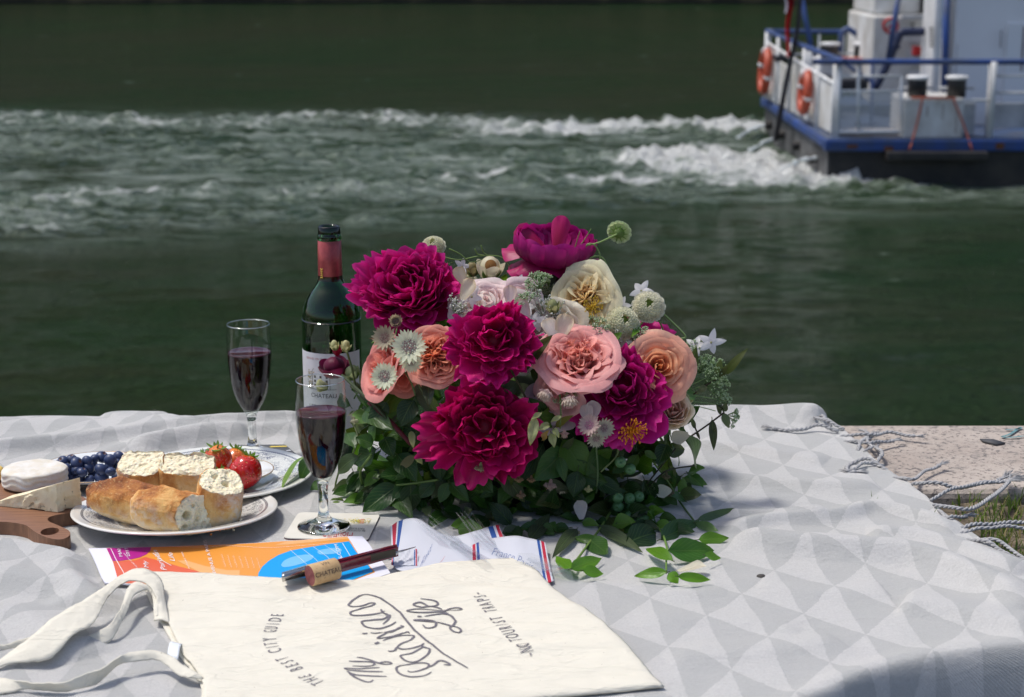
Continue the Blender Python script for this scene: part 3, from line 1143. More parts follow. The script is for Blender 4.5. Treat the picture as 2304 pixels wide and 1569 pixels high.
# lifebuoys hanging on the stern rail
for (px, py, t_, hh, lab) in ((1731, 160, .93, .86, 'far'), (1833, 207, .30, .73, 'near')):
    Y = sy(t_)
    c = np.array(B(px, py, Y))
    c[0] = min(c[0], sx(t_)-.12)
    ob = empty('lifebuoy', c, 'orange lifebuoy on the stern rail at its far corner, beside the flagstaff top' if lab == 'far' else 'orange lifebuoy on the stern rail nearer the mesh fence', 'lifebuoy', 'lifebuoys on the stern rail of the boat')
    mb = MB()
    rr = hh/2-.07
    a_ = np.linspace(0, 2*PI, 33)
    tl = .3
    pt = [(c[0]-tl*rr*math.sin(k)*0+.02*math.sin(k), c[1]+rr*math.cos(k)*.96, c[2]+rr*math.sin(k)) for k in a_]
    mb.tube(pt, .075, 10, caps=False)
    mb.build('ring', ORG, ob)
    mb = MB()
    for k in (.25, 1.8, 3.4, 5.0):
        q = [(c[0], c[1]+rr*math.cos(k+e)*.96, c[2]+rr*math.sin(k+e)) for e in (-.09, .09)]
        mb.tube(q, .079, 10)
    mb.build('reflective_band', WHT, ob)
# running rust and grime on hull and housings
RST = basic('rust', (.16, .06, .02), .8, var=((.08, .03, .015), 9, .2))
for (x0, x1, y0, y1, Yq) in ((2085, 2088, 240, 262, YN+.095), (2120, 2123, 236, 270, YN+.095), (2150, 2152, 250, 300, YN+.095), (1906, 1930, 326, 334, YN-.056), (1990, 2010, 330, 341, YN-.056), (2240, 2260, 322, 336, YN-.056), (2226, 2229, 180, 230, YN+.076), (2150, 2154, 100, 180, c0-.005), (2300, 2303, 60, 160, c0-.056)):
    bl(rbox(MB(), x0, y0, x1, y1, Yq, .004), RST, 'rust_streak')
# white jets of cooling water
SPL = basic('splash_white', (.75, .8, .82), .6, trans=.3)
mb = MB()
for px0, py0, Y, dx in ((1838, 355, YN+.9, -22), (1746, 312, YN+4.4, -16), (1714, 283, YN+6, -22)):
    a = np.array(B(px0, py0, Y))
    a[0] = XS-.02
    for k in range(70):
        t_ = rnd.random()
        q = a+np.array([-.75*t_, rnd.uniform(-.1, .1)*t_, -.42*t_*t_+rnd.uniform(-.05, .05)*t_])
        mb.ball(q, rnd.uniform(.012, .04), nu=6, nv=4)
o_ = mb.build('splash_spray', SPL)
tag(o_, 'white cooling water splashing from the boat stern', 'spray', kind='stuff')
# ================================================================== glass, bottle, plates, food
def glass_thin(name, tint=(.96, .98, .97, 1), lo_=.035, edge=(.45, .5, .48, 1), hi=.5):
    t = NT(name)
    lw = t.n('ShaderNodeLayerWeight', {'Blend': .28}).outputs['Facing']
    f = t.math('ADD', t.math('MULTIPLY', t.math('POWER', lw, 2.4), hi), lo_)
    tr = t.n('ShaderNodeBsdfTransparent', {'Color': t.mix(t.math('POWER', lw, 3.), tint, edge)})
    gl = t.n('ShaderNodeBsdfGlossy', {'Color': (1, 1, 1, 1), 'Roughness': .02})
    return t.done(t.n('ShaderNodeMixShader', {0: f, 1: tr, 2: gl}))


def glass_solid(name, col=(.97, .99, .98, 1), rough=.0, ior=1.5):
    t = NT(name)
    p = t.pr(Base_Color=col, Roughness=rough, IOR=ior)
    t.set(p, 'Transmission Weight', 1.)
    return t.done(p)


GTH = glass_thin('thin_clear_glass', lo_=.022)
GSO = glass_solid('solid_clear_glass')
t = NT('red_wine')
lw = t.n('ShaderNodeLayerWeight', {'Blend': .35}).outputs['Facing']
p = t.pr(Base_Color=t.mix(t.math('POWER', lw, 3.), (.006, .0008, .003, 1), (.05, .004, .018, 1)), Roughness=.03, IOR=1.34)
t.set(p, 'Specular IOR Level', .04)
WINE = t.done(p)
t = NT('red_wine_surface')
p = t.pr(Base_Color=t.mix(t.noise(60, 2), (.07, .004, .02, 1), (.025, .0015, .008, 1)), Roughness=.05, IOR=1.34)
WINES = t.done(p)


def flute(px, py, label, tilt=0):
    c = P(px, py, .0075)
    g = empty('wine_glass', c, label, 'wine glass', 'short stemmed glasses of red wine')
    pr_ = [(.0295, .0006), (.0300, .0014), (.0290, .0024), (.0200, .0052), (.0120, .0085), (.0072, .0125), (.0056, .0185), (.0053, .030), (.0053, .042), (.0060, .0485), (.0064, .0510)]
    foot = MB().lathe([(0, .0030), (.012, .0022), (.027, .0004)]+pr_+[(.0058, .0535), (.0, .0560)], 56, c)
    foot.build('foot', GSO, g)
    out = [(.0062, .0520), (.0085, .0560), (.0115, .0610), (.0165, .0700), (.0210, .0810), (.0243, .0940), (.0266, .1090), (.0280, .1240), (.0284, .1370), (.0280, .1530), (.0272, .1690), (.0269, .1710)]
    q = cr([(a, b, 0) for a, b in out], 4)[:, :2]
    inn = q-np.array([.0009, -.0002])
    MB().lathe(list(q)+[(.0266, .1716)]+list(inn[::-1])[1:], 72, c).build('bowl', GTH, g)
    k = inn[(inn[:, 1] > .0575) & (inn[:, 1] < .1352)]
    k = np.vstack([[0, .0585], [.006, .0588], k[k[:, 1] > .0605]])
    w_ = MB().lathe([(max(a-.0002, 0), b) for a, b in k], 72, c)
    e = k[-1]
    w_.lathe([(e[0]-.0001, e[1]), (e[0]-.0006, .1356), (e[0]-.0022, .1350), (0, .1350)], 72, c, mi=1)
    w_.build('wine', [WINE, WINES], g)
    MB().tube([(c[0]+.0267*math.cos(a), c[1]+.0267*math.sin(a), c[2]+.1714) for a in np.linspace(0, 2*PI, 73)], .00062, 6, caps=False).build('rim', glass_thin('rim_glass', lo_=.35), g)
    return g


flute(729, 1186, 'glass of red wine on the cream coaster in front of the bottle')
flute(569, 1022, 'glass of red wine behind the strawberries, on the dark patterned coaster')

# ---- bottle
c = P(753, 1020, .0055)
bt = empty('wine_bottle', c, 'open green wine bottle with pink neck foil and white label, behind the near glass', 'bottle')
prof = [(.0, .018), (.012, .016), (.024, .006), (.031, .0008), (.0355, .002), (.0372, .006), (.0374, .02), (.0374, .165), (.0372, .178), (.0358, .190), (.0318, .202), (.0258, .2125), (.0200, .2205), (.0165, .228), (.0152, .236), (.0148, .25), (.0143, .277)]
t = NT('green_bottle_glass')
p = t.pr(Base_Color=(.10, .34, .10, 1), Roughness=.01, IOR=1.5)
t.set(p, 'Transmission Weight', 1.)
GREEN = t.done(p)
o2 = cr([(a, b, 0) for a, b in prof], 4)[:, :2]
inner = [(max(a-.003, .0), b+.004*(b < .03)) for a, b in o2]
mbb = MB().lathe(list(o2)+[(.0143, .2795), (.0150, .2800), (.0152, .2835), (.0150, .2862), (.0143, .2868), (.0143, .2885), (.0139, .2960), (.0128, .2972), (.0112, .2970), (.0098, .2955)]+inner[::-1], 72, c)
gb = mbb.build('glass_body', GREEN, bt)
k = [(a-.0031, b) for a, b in o2 if .03 < b < .148]
MB().lathe([(0, .026)]+k+[(.0343-.0002, .1485), (0, .1485)], 64, c).build('wine', basic('bottle_wine', (.004, .003, .004), .05), bt)
cp = basic('foil_pink', (.40, .075, .075), .33, .35, bump=(500, .25, .0004), var=((.30, .05, .055), 90, .1))
fo_ = MB().lathe([(.01535, .2285), (.0154, .2287), (.0151, .250), (.0148, .2792), (.0146, .2793)], 64, c)
fo_.build('neck_foil', cp, bt)
mb = MB()
GOLD = basic('gold_print', (.62, .42, .08), .4, .6)
for k in range(5):
    a0 = R(-90-38)
    for s1 in (0,):
        z = .2335+k*.0026
        pt = [(c[0]+.01555*math.cos(a0+e), c[1]+.01555*math.sin(a0+e), c[2]+z+.0008*math.sin(e*30+k)) for e in np.linspace(-.11, .14, 6)]
        mb.tube(pt, .0007, 4)
mb.build('foil_emblem', GOLD, bt)
# label: a curved sheet with print
LBL = basic('label_paper', (.66, .65, .69), .65, var=((.6, .59, .62), 30, .1))
RL = .0376
A0, A1 = R(-90-95), R(-90+72)
ga = np.linspace(A0, A1, 60)
lab = MB().grid(np.array([[(c[0]+RL*math.cos(a), c[1]+RL*math.sin(a), c[2]+z) for a in ga] for z in np.linspace(.035, .141, 6)])).build('label', LBL, bt)


def on_bottle(x, y, dr=.0002):
    a = R(-90-14)+x/RL
    return (c[0]+(RL+dr)*math.cos(a), c[1]+(RL+dr)*math.sin(a), c[2]+y)


mb = MB()
ix = basic('label_ink', (.035, .03, .03), .6)
pk = basic('label_pink_ink', (.45, .2, .2), .6)
put_text(mb, 'GRAND VIN DE BORDEAUX', lambda x, y: on_bottle(x, .1335+y), .0040, mi=1)
put_text(mb, 'CHATEAU', lambda x, y: on_bottle(x, .0860+y), .0078)
put_text(mb, 'LES ROSIERS', lambda x, y: on_bottle(x, .0710+y), .0080)
# small engraved house
for xx in (-.012, -.004, .004):
    for yy in (.098, .1035, .109):
        mb.add([on_bottle(xx+a, yy+b) for a, b in ((0, 0), (.0028, 0), (.0028, .0032), (0, .0032))], [(0, 1, 2, 3)])
mb.add([on_bottle(a, b) for a, b in ((-.017, .115), (-.013, .121), (.006, .121), (.010, .115))], [(0, 1, 2, 3)], mi=2)
for k in range(60):
    x_, y_ = -.0195+rnd.gauss(0, .0026), .094+rnd.random()*.024
    mb.add([on_bottle(x_+a, y_+b) for a, b in ((0, 0), (.0017, .0004), (.0009, .0017))], [(0, 1, 2)], mi=2+(k % 2))
mb.tube([on_bottle(a, .0945) for a in np.linspace(-.02, .018, 10)], .0003, 4)
mb.tube([on_bottle(-.0145, b) for b in (.0945, .114)], .0003, 4)
mb.tube([on_bottle(.0095, b) for b in (.0945, .114)], .0003, 4)
mb.build('label_print', [ix, pk, basic('label_olive_ink', (.12, .12, .03), .6), basic('label_ochre_ink', (.36, .25, .05), .6)], lab)


# ---- plates
def plate_mat(name, r0, r1, r2, ink, inner=True, cart=()):
    """white glaze with a filigree band between radii r1..r2 and an ornamental line"""
    t = NT(name)
    o = t.obj()
    s = t.n('ShaderNodeSeparateXYZ', {0: o})
    x, y = s.outputs[0], s.outputs[1]
    r = t.math('SQRT', t.math('ADD', t.math('MULTIPLY', x, x), t.math('MULTIPLY', y, y)))
    a = t.math('ARCTAN2', y, x)
    # beaded border near the rim
    bead = t.math('SINE', t.math('MULTIPLY', a, 96.))
    rb = t.math('ABSOLUTE', t.math('SUBTRACT', r, t.math('ADD', r2, t.math('MULTIPLY', bead, .0011))))
    l1 = t.rng(rb, .0003, .0011, 1, 0)
    bead2 = t.math('SINE', t.math('ADD', t.math('MULTIPLY', a, 96.), PI))
    rb2 = t.math('ABSOLUTE', t.math('SUBTRACT', r, t.math('ADD', r2, t.math('MULTIPLY', bead2, .0011))))
    l2 = t.rng(rb2, .0003, .0009, 1, 0)
    # scrolls
    nv = t.mapping(o, (1, 1, 0))
    sc_ = t.noise(125, 2.5, .6, nv, 1.6)
    lin1 = t.rng(t.math('ABSOLUTE', t.math('SUBTRACT', sc_, .5)), .012, .045, 1, 0)
    sc2 = t.noise(260, 2, .5, nv, 1.)
    lin2 = t.rng(t.math('ABSOLUTE', t.math('SUBTRACT', sc2, .5)), .02, .06, .8, 0)
    wob = t.math('MULTIPLY', t.math('SINE', t.math('MULTIPLY', a, 12.)), .0032)
    inside = t.math('MULTIPLY', t.rng(t.math('ADD', r, wob), r1, r1+.0015), t.rng(r, r2-.0045, r2-.003, 1, 0))
    blank = t.rng(t.noise(38, 2, .5, nv), .44, .52)
    fil = t.math('MULTIPLY', t.math('MULTIPLY', t.math('MAXIMUM', lin1, lin2), inside), t.math('ADD', .35, t.math('MULTIPLY', blank, .65)))
    tot = t.math('MAXIMUM', fil, t.math('MAXIMUM', l1, l2))
    if inner:
        bl_ = t.math('MULTIPLY', t.math('MULTIPLY', lin1, t.rng(r, r1*.50, r1*.56, 1, 0)), t.rng(t.noise(60, 2), .45, .55))
        tot = t.math('MAXIMUM', tot, bl_)
    # only the upper side is printed
    up = t.rng(t.n('ShaderNodeSeparateXYZ', {0: t.n('ShaderNodeNewGeometry').outputs['Normal']}).outputs[2], .05, .2)
    tot = t.math('MULTIPLY', t.math('MULTIPLY', tot, up), .9)
    cc = t.mix(tot, r0, ink)
    p = t.pr(Base_Color=cc, Roughness=.12)
    t.set(p, 'Specular IOR Level', .5)
    t.set(p, 'Coat Weight', .3)
    return t.done(p)


def plate(name, px, py, zc, Rr, h, label, mat, cat='plate', tilt=0., well=.62, th=.0028, tx=0.):
    c = P(px, py, zc+h*0)
    pr_ = [(0, .0045), (Rr*well*.8, .0043), (Rr*well*.95, .0062), (Rr*well*1.06, h*.48), (Rr*.82, h*.80), (Rr*.95, h*.97), (Rr*.985, h), (Rr, h-.0008), (Rr*.998, h-.0022), (Rr*.96, h-.0036), (Rr*.82, h*.80-th), (Rr*well*1.06, h*.48-th), (Rr*well*.9, .0022), (Rr*well*.88, 0), (Rr*well*.82, 0), (Rr*well*.8, .0018), (0, .0018)]
    mb = MB().lathe([(max(a, 0), b) for a, b in cr([(a, b, 0) for a, b in pr_], 3)[:, :2]], 96)
    o = mb.build(name, mat)
    o.location = c
    o['_w'] = list(c)
    o.rotation_euler = (R(tilt), R(tx), 0)
    return tag(o, label, cat)


CR1 = plate_mat('bread_plate_glaze', (.74, .72, .67, 1), .072, .1035, (.025, .026, .05, 1))
CR2 = plate_mat('berry_plate_glaze', (.72, .73, .68, 1), .070, .1030, (.02, .03, .10, 1))
pl1 = plate('dinner_plate', 395, 1174, .0055, .116, .0175, 'white plate with black scrollwork rim holding the bread', CR1, tilt=-4.5)
PB = Vector(pl1.location)
pl2 = plate('dinner_plate', 494, 1089, .005, .114, .0165, 'white plate with blue scrollwork rim underneath the dish of strawberries', CR2, tilt=-1.)


def saucer_mat(name):
    t = NT(name)
    s = t.n('ShaderNodeSeparateXYZ', {0: t.obj()})
    z = s.outputs[2]
    return t.done(t.pr(Base_Color=(.74, .76, .76, 1), Roughness=.1))


SAU = basic('white_porcelain', (.72, .74, .74), .1, coat=.3)
GRIM = basic('gilt_rim', (.42, .22, .05), .3, .6)
pl3 = plate('saucer', 512, 1086, .0098, .056, .0165, 'small white dish with thin gilt rim holding the strawberries', SAU, 'dish', tilt=-2.)
MB().tube([(.0560*math.cos(a), .0560*math.sin(a), .0162) for a in np.linspace(0, 2*PI, 65)], .0005, 5, caps=False).build('gilt_edge', GRIM, pl3, loc=None).location = (0, 0, 0)
pl4 = plate('saucer', 213, 1078, .005, .0675, .016, 'small white dish with thin gilt rim heaped with blueberries', SAU, 'dish', tilt=-1.)
MB().tube([(.0675*math.cos(a), .0675*math.sin(a), .0157) for a in np.linspace(0, 2*PI, 65)], .0005, 5, caps=False).build('gilt_edge', GRIM, pl4, loc=None).location = (0, 0, 0)

# ---- blueberries
t = NT('blueberry_skin')
nb = t.noise(170, 4, .6)
cb_ = t.mix(t.rng(nb, .35, .68), (.010, .018, .060, 1), (.060, .090, .20, 1))
ng = t.n('ShaderNodeSeparateXYZ', {0: t.obj()})
cb_ = t.mix(t.attr('Col').outputs['Fac'], (.22, .10, .05, 1), cb_)
BB = t.done(t.pr(Base_Color=cb_, Roughness=.42))


def blueberry_mesh():
    mb = MB()
    th_ = np.linspace(0, PI, 15)
    a = np.linspace(0, 2*PI, 20, endpoint=False)
    r = np.ones((15, 20))
    z = np.cos(th_)[:, None]*np.ones(20)*.86
    rad = np.sin(th_)[:, None]*np.ones(20)
    col = np.ones((15, 20, 3))
    star = .5+.5*np.cos(a*5)
    z[0] = .60
    rad[0] = 0
    z[1] = .66
    rad[1] = .16
    z[2] = .88+.07*star
    rad[2] = .30+.05*star
    col[0] = 0
    col[1] = 0
    g = np.stack([rad*np.cos(a), rad*np.sin(a), z], -1)
    mb.grid(g, col, wrap=True)
    return mb


bpr = blueberry_mesh().build('blueberry', BB)
SB = [(109, 1052, 12), (133, 1047, 13), (141, 1038, 12), (161, 1034, 12), (131, 1060, 12), (150, 1058, 14), (173, 1043, 14), (196, 1038, 12), (207, 1045, 12), (160, 1073, 13), (178, 1078, 13), (185, 1063, 11.5), (208, 1068, 11), (201, 1081, 12), (230, 1029, 14), (248, 1036, 13.5), (267, 1029, 13), (227, 1057, 14), (200, 1052, 13), (229, 1077, 16), (249, 1062, 11), (266, 1046, 14), (266, 1074, 14), (284, 1042, 12), (213, 1033, 11), (172, 1058, 12), (284, 1060, 13), (143, 1072, 12), (246, 1050, 12), (188, 1050, 12), (125, 1071, 11), (300, 1070, 13), (296, 1052, 12)]
for k, (px, py, r) in enumerate(SB):
    rr = r/1700
    lay = 0 if py > 1066 else (1 if py > 1044 else 2)
    z = (.0205, .0305, .0385)[lay]+rnd.uniform(-.001, .001)
    if px < 118 or px > 292:
        z = .022
    o_ = bpr if k == 0 else bpr.copy()
    if k:
        C.objects.link(o_)
    o_.location = P(px, py, z)
    o_.scale = (rr, rr, rr*rnd.uniform(.88, 1))
    o_.rotation_euler = (rnd.uniform(-.3, 1.5), rnd.uniform(-.8, .8), rnd.uniform(0, 6))
    tag(o_, 'ripe dark blue blueberry heaped with the others on the small white dish', 'blueberry', 'blueberries on the small white dish')


# ---- bread
def ico(sub):
    import bmesh
    bm = bmesh.new()
    bmesh.ops.create_icosphere(bm, subdivisions=sub, radius=1)
    v = np.array([q.co[:] for q in bm.verts])
    f = [tuple(q.index for q in p_.verts) for p_ in bm.faces]
    bm.free()
    return v, f


ICO6, ICO5, ICO4, ICO3 = ico(6), ico(5), ico(4), ico(3)
t = NT('bread_crust_and_crumb')
at = t.n('ShaderNodeSeparateColor', {0: t.attr('Col').outputs['Color']})
cm, brn, flr = at.outputs
ns = t.noise(46, 6, .65)
nf = t.noise(330, 3, .7)
br_ = t.math('ADD', t.math('MULTIPLY', brn, 1.05), t.math('MULTIPLY', t.math('SUBTRACT', ns, .5), 1.3))
crust = t.ramp(br_, [(.0, (.80, .60, .32)), (.3, (.72, .42, .14)), (.58, (.52, .21, .045)), (.85, (.27, .08, .016)), (1., (.12, .035, .01))])
crust = t.mix(t.rng(t.noise(70, 6, .8, dist=1.2), .56, .66, 0, .55), crust, (.24, .075, .018, 1))
crust = t.mix(t.rng(nf, .55, .7, 0, .6), crust, (.74, .5, .22, 1))
crust = t.mix(t.math('MULTIPLY', t.rng(t.noise(75, 5, .7), .42, .62), t.math('MULTIPLY', flr, .85)), crust, (.72, .66, .58, 1))
crumb = t.mix(t.rng(t.noise(120, 4, .6), .3, .7), (.86, .74, .48, 1), (.88, .82, .63, 1))
cc = t.mix(cm, crust, crumb)
pores = t.n('ShaderNodeTexVoronoi', {'Vector': t.obj(), 'Scale': 210}).outputs['Distance']
hh = t.math('ADD', t.math('MULTIPLY', t.math('MULTIPLY', t.rng(pores, 0, .5), cm), 1.2), t.math('MULTIPLY', nf, .55))
hh = t.math('ADD', hh, t.math('MULTIPLY', t.noise(95, 6, .75, dist=.6), 1.4))
p = t.pr(Base_Color=cc, Roughness=.75, Normal=t.bump(hh, .8, .0017))
t.set(p, 'Subsurface Weight', .12)
t.set(p, 'Subsurface Radius', (.006, .003, .0015))
t.set(p, 'Subsurface Scale', 1.)
BREAD = t.done(p)


def bread(name, ctr, dims, cuts, label, rot=(0, 0, 0), seed=0., power=2.6, flour=(0, 0, -1), holes=(), ridgeline=0., group='torn pieces of baguette on the plate', brown=.45):
    v, f = ICO6
    v = v.copy()
    d = np.sign(v)*np.abs(v)
    nrm = (np.abs(v)**power).sum(1)**(1/power)
    q = v/nrm[:, None]*np.array(dims)
    q *= (1+.085*fbm(q*26+seed, 3)+.012*fbm(q*160+seed, 3))[:, None]
    rdg = 1-np.abs(noise3(q*np.array([55, 95, 60])+seed*3))*2
    q *= (1+.055*np.maximum(rdg-.35, 0)*sstep(-.1, .5, q[:, 2]/dims[2])+.02*np.maximum(1-np.abs(noise3(q*150+seed))*3, 0)*sstep(0, .6, q[:, 2]/dims[2]))[:, None]
    if ridgeline:
        # the torn ear where the loaf was scored
        e = np.exp(-((q[:, 1]+dims[1]*.1+.004*np.sin(q[:, 0]*90))/.006)**2)*(q[:, 2] > 0)
        q[:, 2] += ridgeline*e*(1+.6*noise3(q*90+seed))
    cr_ = np.zeros(len(q))
    bw = np.clip(.15+brown+.55*(q[:, 2]/dims[2])*.5+.25*noise3(q*40+seed+4), 0, 1)
    bw = np.clip(bw-.45*sstep(-.2, -.9, q[:, 2]/dims[2]), 0, 1)
    for n_, dd in cuts:
        n_ = np.array(n_, float)
        n_ /= np.linalg.norm(n_)
        s = q@n_
        lump = .0016*fbm(q*120+seed+9, 3)+.0022*noise3(q*45+seed)
        lim = dd+lump
        m = s > lim
        cr_ = np.maximum(cr_, sstep(0, .0014, s-lim))
        dep = np.zeros(len(q))
        q = q-np.outer(np.where(m, s-lim, 0), n_)
        # air holes
        fl_ = q-np.outer(q@n_, n_)
        h = noise3(fl_*170+seed+30)
        h2 = noise3(fl_*70+seed+60)
        dep = .0016*sstep(.30, .55, h)+.0030*sstep(.42, .65, h2)
        for (hx, hy, hz, hr, hd) in holes:
            dist = np.linalg.norm(q-np.array([hx, hy, hz]), axis=1)
            dep = dep+hd*sstep(hr, hr*.45, dist)
        q = q-np.outer(np.where(m, dep, 0), n_)
    q[:, 2] = np.maximum(q[:, 2], -dims[2]*.86)
    # thin browned edge where crust meets crumb is kept as crust colour
    fn_ = np.array(flour, float)
    fz_ = np.clip((v@(fn_/np.linalg.norm(fn_)))*1.3-.15, 0, 1)
    Rm = (Matrix.Rotation(R(rot[2]), 3, 'Z') @ Matrix.Rotation(R(rot[1]), 3, 'Y') @ Matrix.Rotation(R(rot[0]), 3, 'X'))
    q = q@np.array(Rm).T
    mb = MB().add(q, f, np.stack([cr_, bw, fz_], -1))
    o = mb.build(name, BREAD)
    o.location = ctr
    return tag(o, label, 'bread', group)


def on(px, py, z):
    return P(px, py, z)


# long end of the loaf behind, lying along the plate
bread('baguette_piece', on(312, 1134, .0335), (.064, .0265, .0225), [((1, -.15, .15), .036)], 'rounded brown heel of the baguette lying at the left of the plate', rot=(0, 6, -12), seed=3., ridgeline=.004, power=2.2, brown=.42, flour=(0, -.3, -1))
# front chunk with its open crumb to the right
bread('baguette_piece', on(388, 1152, .0350), (.050, .0235, .0225), [((1, -.80, .16), .026)], 'wide cut baguette chunk in front, its holey crumb turned to the right', rot=(0, 2, -16), seed=11., power=2.8, ridgeline=.0045, holes=((.024, -.012, .003, .006, .012), (.030, .000, -.004, .0048, .009), (.022, -.014, -.010, .004, .007), (.026, -.004, .012, .0045, .008)), brown=.12, flour=(-.6, -.6, -.7))
# right upright chunk
bread('baguette_piece', on(494, 1126, .042), (.0250, .023, .0345), [((.1, -.45, 1), .0215)], 'upright baguette end at the right of the plate, crumb side up', rot=(0, 5, 14), seed=21., power=3.2, holes=((.006, -.006, .022, .0055, .008), (-.006, .004, .026, .005, .006)), brown=.15, flour=(1, -.6, 0))
# two at the back
bread('baguette_piece', on(324, 1070, .044), (.0285, .023, .0325), [((.05, -.55, 1), .0185), ((0, 1, .3), .016)], 'baguette slice standing at the back left of the plate, crumb towards the camera', rot=(0, -4, -8), seed=31., power=3.0, brown=.28, flour=(-1, -.2, 0))
bread('baguette_piece', on(421, 1073, .043), (.0335, .022, .0325), [((.0, -.55, 1), .018), ((0, 1, .3), .015)], 'baguette slice standing at the back of the plate beside the strawberries', rot=(0, 3, 8), seed=41., power=3.4, brown=.22, flour=(1, -.3, -.1))
mb = MB()
for k in range(16):
    px, py = rnd.choice([(480, 1198), (505, 1195), (430, 1204), (520, 1190), (460, 1207)])
    q = P(px+rnd.uniform(-22, 22), py-6+rnd.uniform(-4, 4), .0165)
    mb.ball(q, rnd.uniform(.0006, .0015), (rnd.choice([0, 1]), .5, 0), 6, 4)
o_ = mb.build('bread_crumbs', BREAD)
tag(o_, 'bread crumbs scattered on the plate in front of the baguette', 'crumbs', kind='stuff')

# ---- cheese on the board
bo = [(-330, 1064), (-20, 1052), (100, 1075), (150, 1100), (190, 1120), (206, 1132), (200, 1142), (180, 1150), (150, 1155), (122, 1160), (108, 1166), (110, 1173), (126, 1180), (142, 1187), (155, 1194), (158, 1202), (150, 1210), (134, 1214), (112, 1211), (90, 1203), (72, 1192), (58, 1182), (30, 1176), (0, 1174), (-60, 1172), (-200, 1166), (-340, 1154)]
ZB = .0205
ol = [P(a, b, ZB)[:2] for a, b in bo]
ols = cr([(x, y, 0) for x, y in ol+[ol[0]]], 5)[:-1, :2]
hc = P(112, 1196, ZB)
hole_ = [(hc[0]+.0098*math.cos(a), hc[1]+.0125*math.sin(a)) for a in np.linspace(0, 2*PI, 24, endpoint=False)]
w = NT('walnut')
o = w.obj()
wv = w.n('ShaderNodeTexWave', {'Vector': w.mapping(o, (3, 22, 3), rot=(0, 0, R(-6))), 'Scale': 2.4, 'Distortion': 7., 'Detail': 4, 'Detail Scale': 2.}, bands_direction='Y').outputs['Fac']
fi = w.noise(1, 5, .7, w.mapping(o, (30, 420, 60), rot=(0, 0, R(-6))))
cw = w.mix(wv, (.235, .108, .055, 1), (.285, .138, .072, 1))
cw = w.mix(w.rng(fi, .35, .7, 0, .6), cw, (.10, .042, .022, 1))
WAL = w.done(w.pr(Base_Color=cw, Roughness=.5, Normal=w.bump(fi, .2, .0005)))
bd = MB().prism([ols[::-1] if False else list(ols), hole_], .0045, ZB).build('cutting_board', WAL, smooth=False, loc=(*P(60, 1140)[:2], 0))
bevel(bd, .0035, 3, 60)
tag(bd, 'dark walnut cutting board with a holed handle under the cheeses', 'cutting board')


def cheese_mat(name, c1, c2, sc_, bumpd, blue=False):
    t = NT(name)
    cc = t.mix(t.rng(t.noise(sc_, 5, .6), .35, .65), c1, c2)
    if blue:
        a = t.noise(95, 3, .6, dist=.8)
        cc = t.mix(t.rng(a, .61, .66, 0, .6), cc, (.10, .13, .11, 1))
        b = t.noise(60, 3, .6, t.mapping(t.obj(), (1, 1, 1), (9, 3, 2)))
        cc = t.mix(t.rng(b, .60, .70, 0, .45), cc, (.55, .42, .18, 1))
    p = t.pr(Base_Color=cc, Roughness=.6, Normal=t.bump(t.noise(sc_*1.6, 5, .65), .8, bumpd))
    t.set(p, 'Subsurface Weight', .15)
    t.set(p, 'Subsurface Scale', .8)
    t.set(p, 'Subsurface Radius', (.005, .004, .003))
    return t.done(p)


v, f = ICO5
q = v.copy()
nn = (np.abs(q[:, :2])**2).sum(1)**.5
s_ = ((nn**7)+(np.abs(q[:, 2])**7))**(1/7)
q = q/s_[:, None]*np.array([.0385, .035, .0120])
q *= (1+.03*fbm(q*55, 3))[:, None]
q[:, 2] += .0011*fbm(q*90+5, 3)
side = np.abs(v[:, 2]) < .6
q[:, :2] *= (1+.012*np.sin(q[:, 2]*900+3*noise3(q*60)))[:, None]
cam_c = tuple(np.array(P(62, 1114, ZB))+np.array([0, .035, .0122]))
o_ = MB().add(q, f).build('round_cheese', cheese_mat('bloomy_rind', (.74, .72, .68, 1), (.66, .60, .49, 1), 70, .0018))
o_.location = cam_c
tag(o_, 'small round white-rinded cheese at the back of the cutting board', 'cheese')
# blue cheese wedge: subdivided prism with a crumbly surface
zt = ZB+.0005
A_, B_, C_, D_ = np.array(P(-6, 1138, zt)), np.array(P(130, 1153, zt)), np.array(P(184, 1137, zt)), np.array(P(30, 1122, zt))
H1, H0 = .0335, .0045


def blend(u, v_, w_):
    base = (1-v_)*((1-u)*A_+u*B_)+v_*((1-u)*D_+u*C_)
    h = H0+(H1-H0)*(u**1.05)
    return base+np.array([0, 0, h*w_])


mb = MB()
N = 60


def face(fn, nu=N, nv=30):
    g = np.array([[fn(i/(nu-1), j/(nv-1)) for i in range(nu)] for j in range(nv)])
    mb.grid(g)


face(lambda a, b: blend(a, 0, b))
face(lambda a, b: blend(a, b, 1))
face(lambda a, b: blend(1, a, b), 30, 30)
face(lambda a, b: blend(1-a, 1, b))
face(lambda a, b: blend(0, 1-a, b), 6, 10)


def crumble(v):
    ctr = (A_+B_+C_+D_)/4+np.array([0, 0, .012])
    d = v-ctr
    s = fbm(v*75, 4)
    dent = sstep(.3, .6, noise3(v*150+7))
    out = v+d/np.linalg.norm(d, axis=1)[:, None]*(s*.0014-dent*.0016)[:, None]
    out[:, 2] = np.maximum(out[:, 2], zt)
    return out


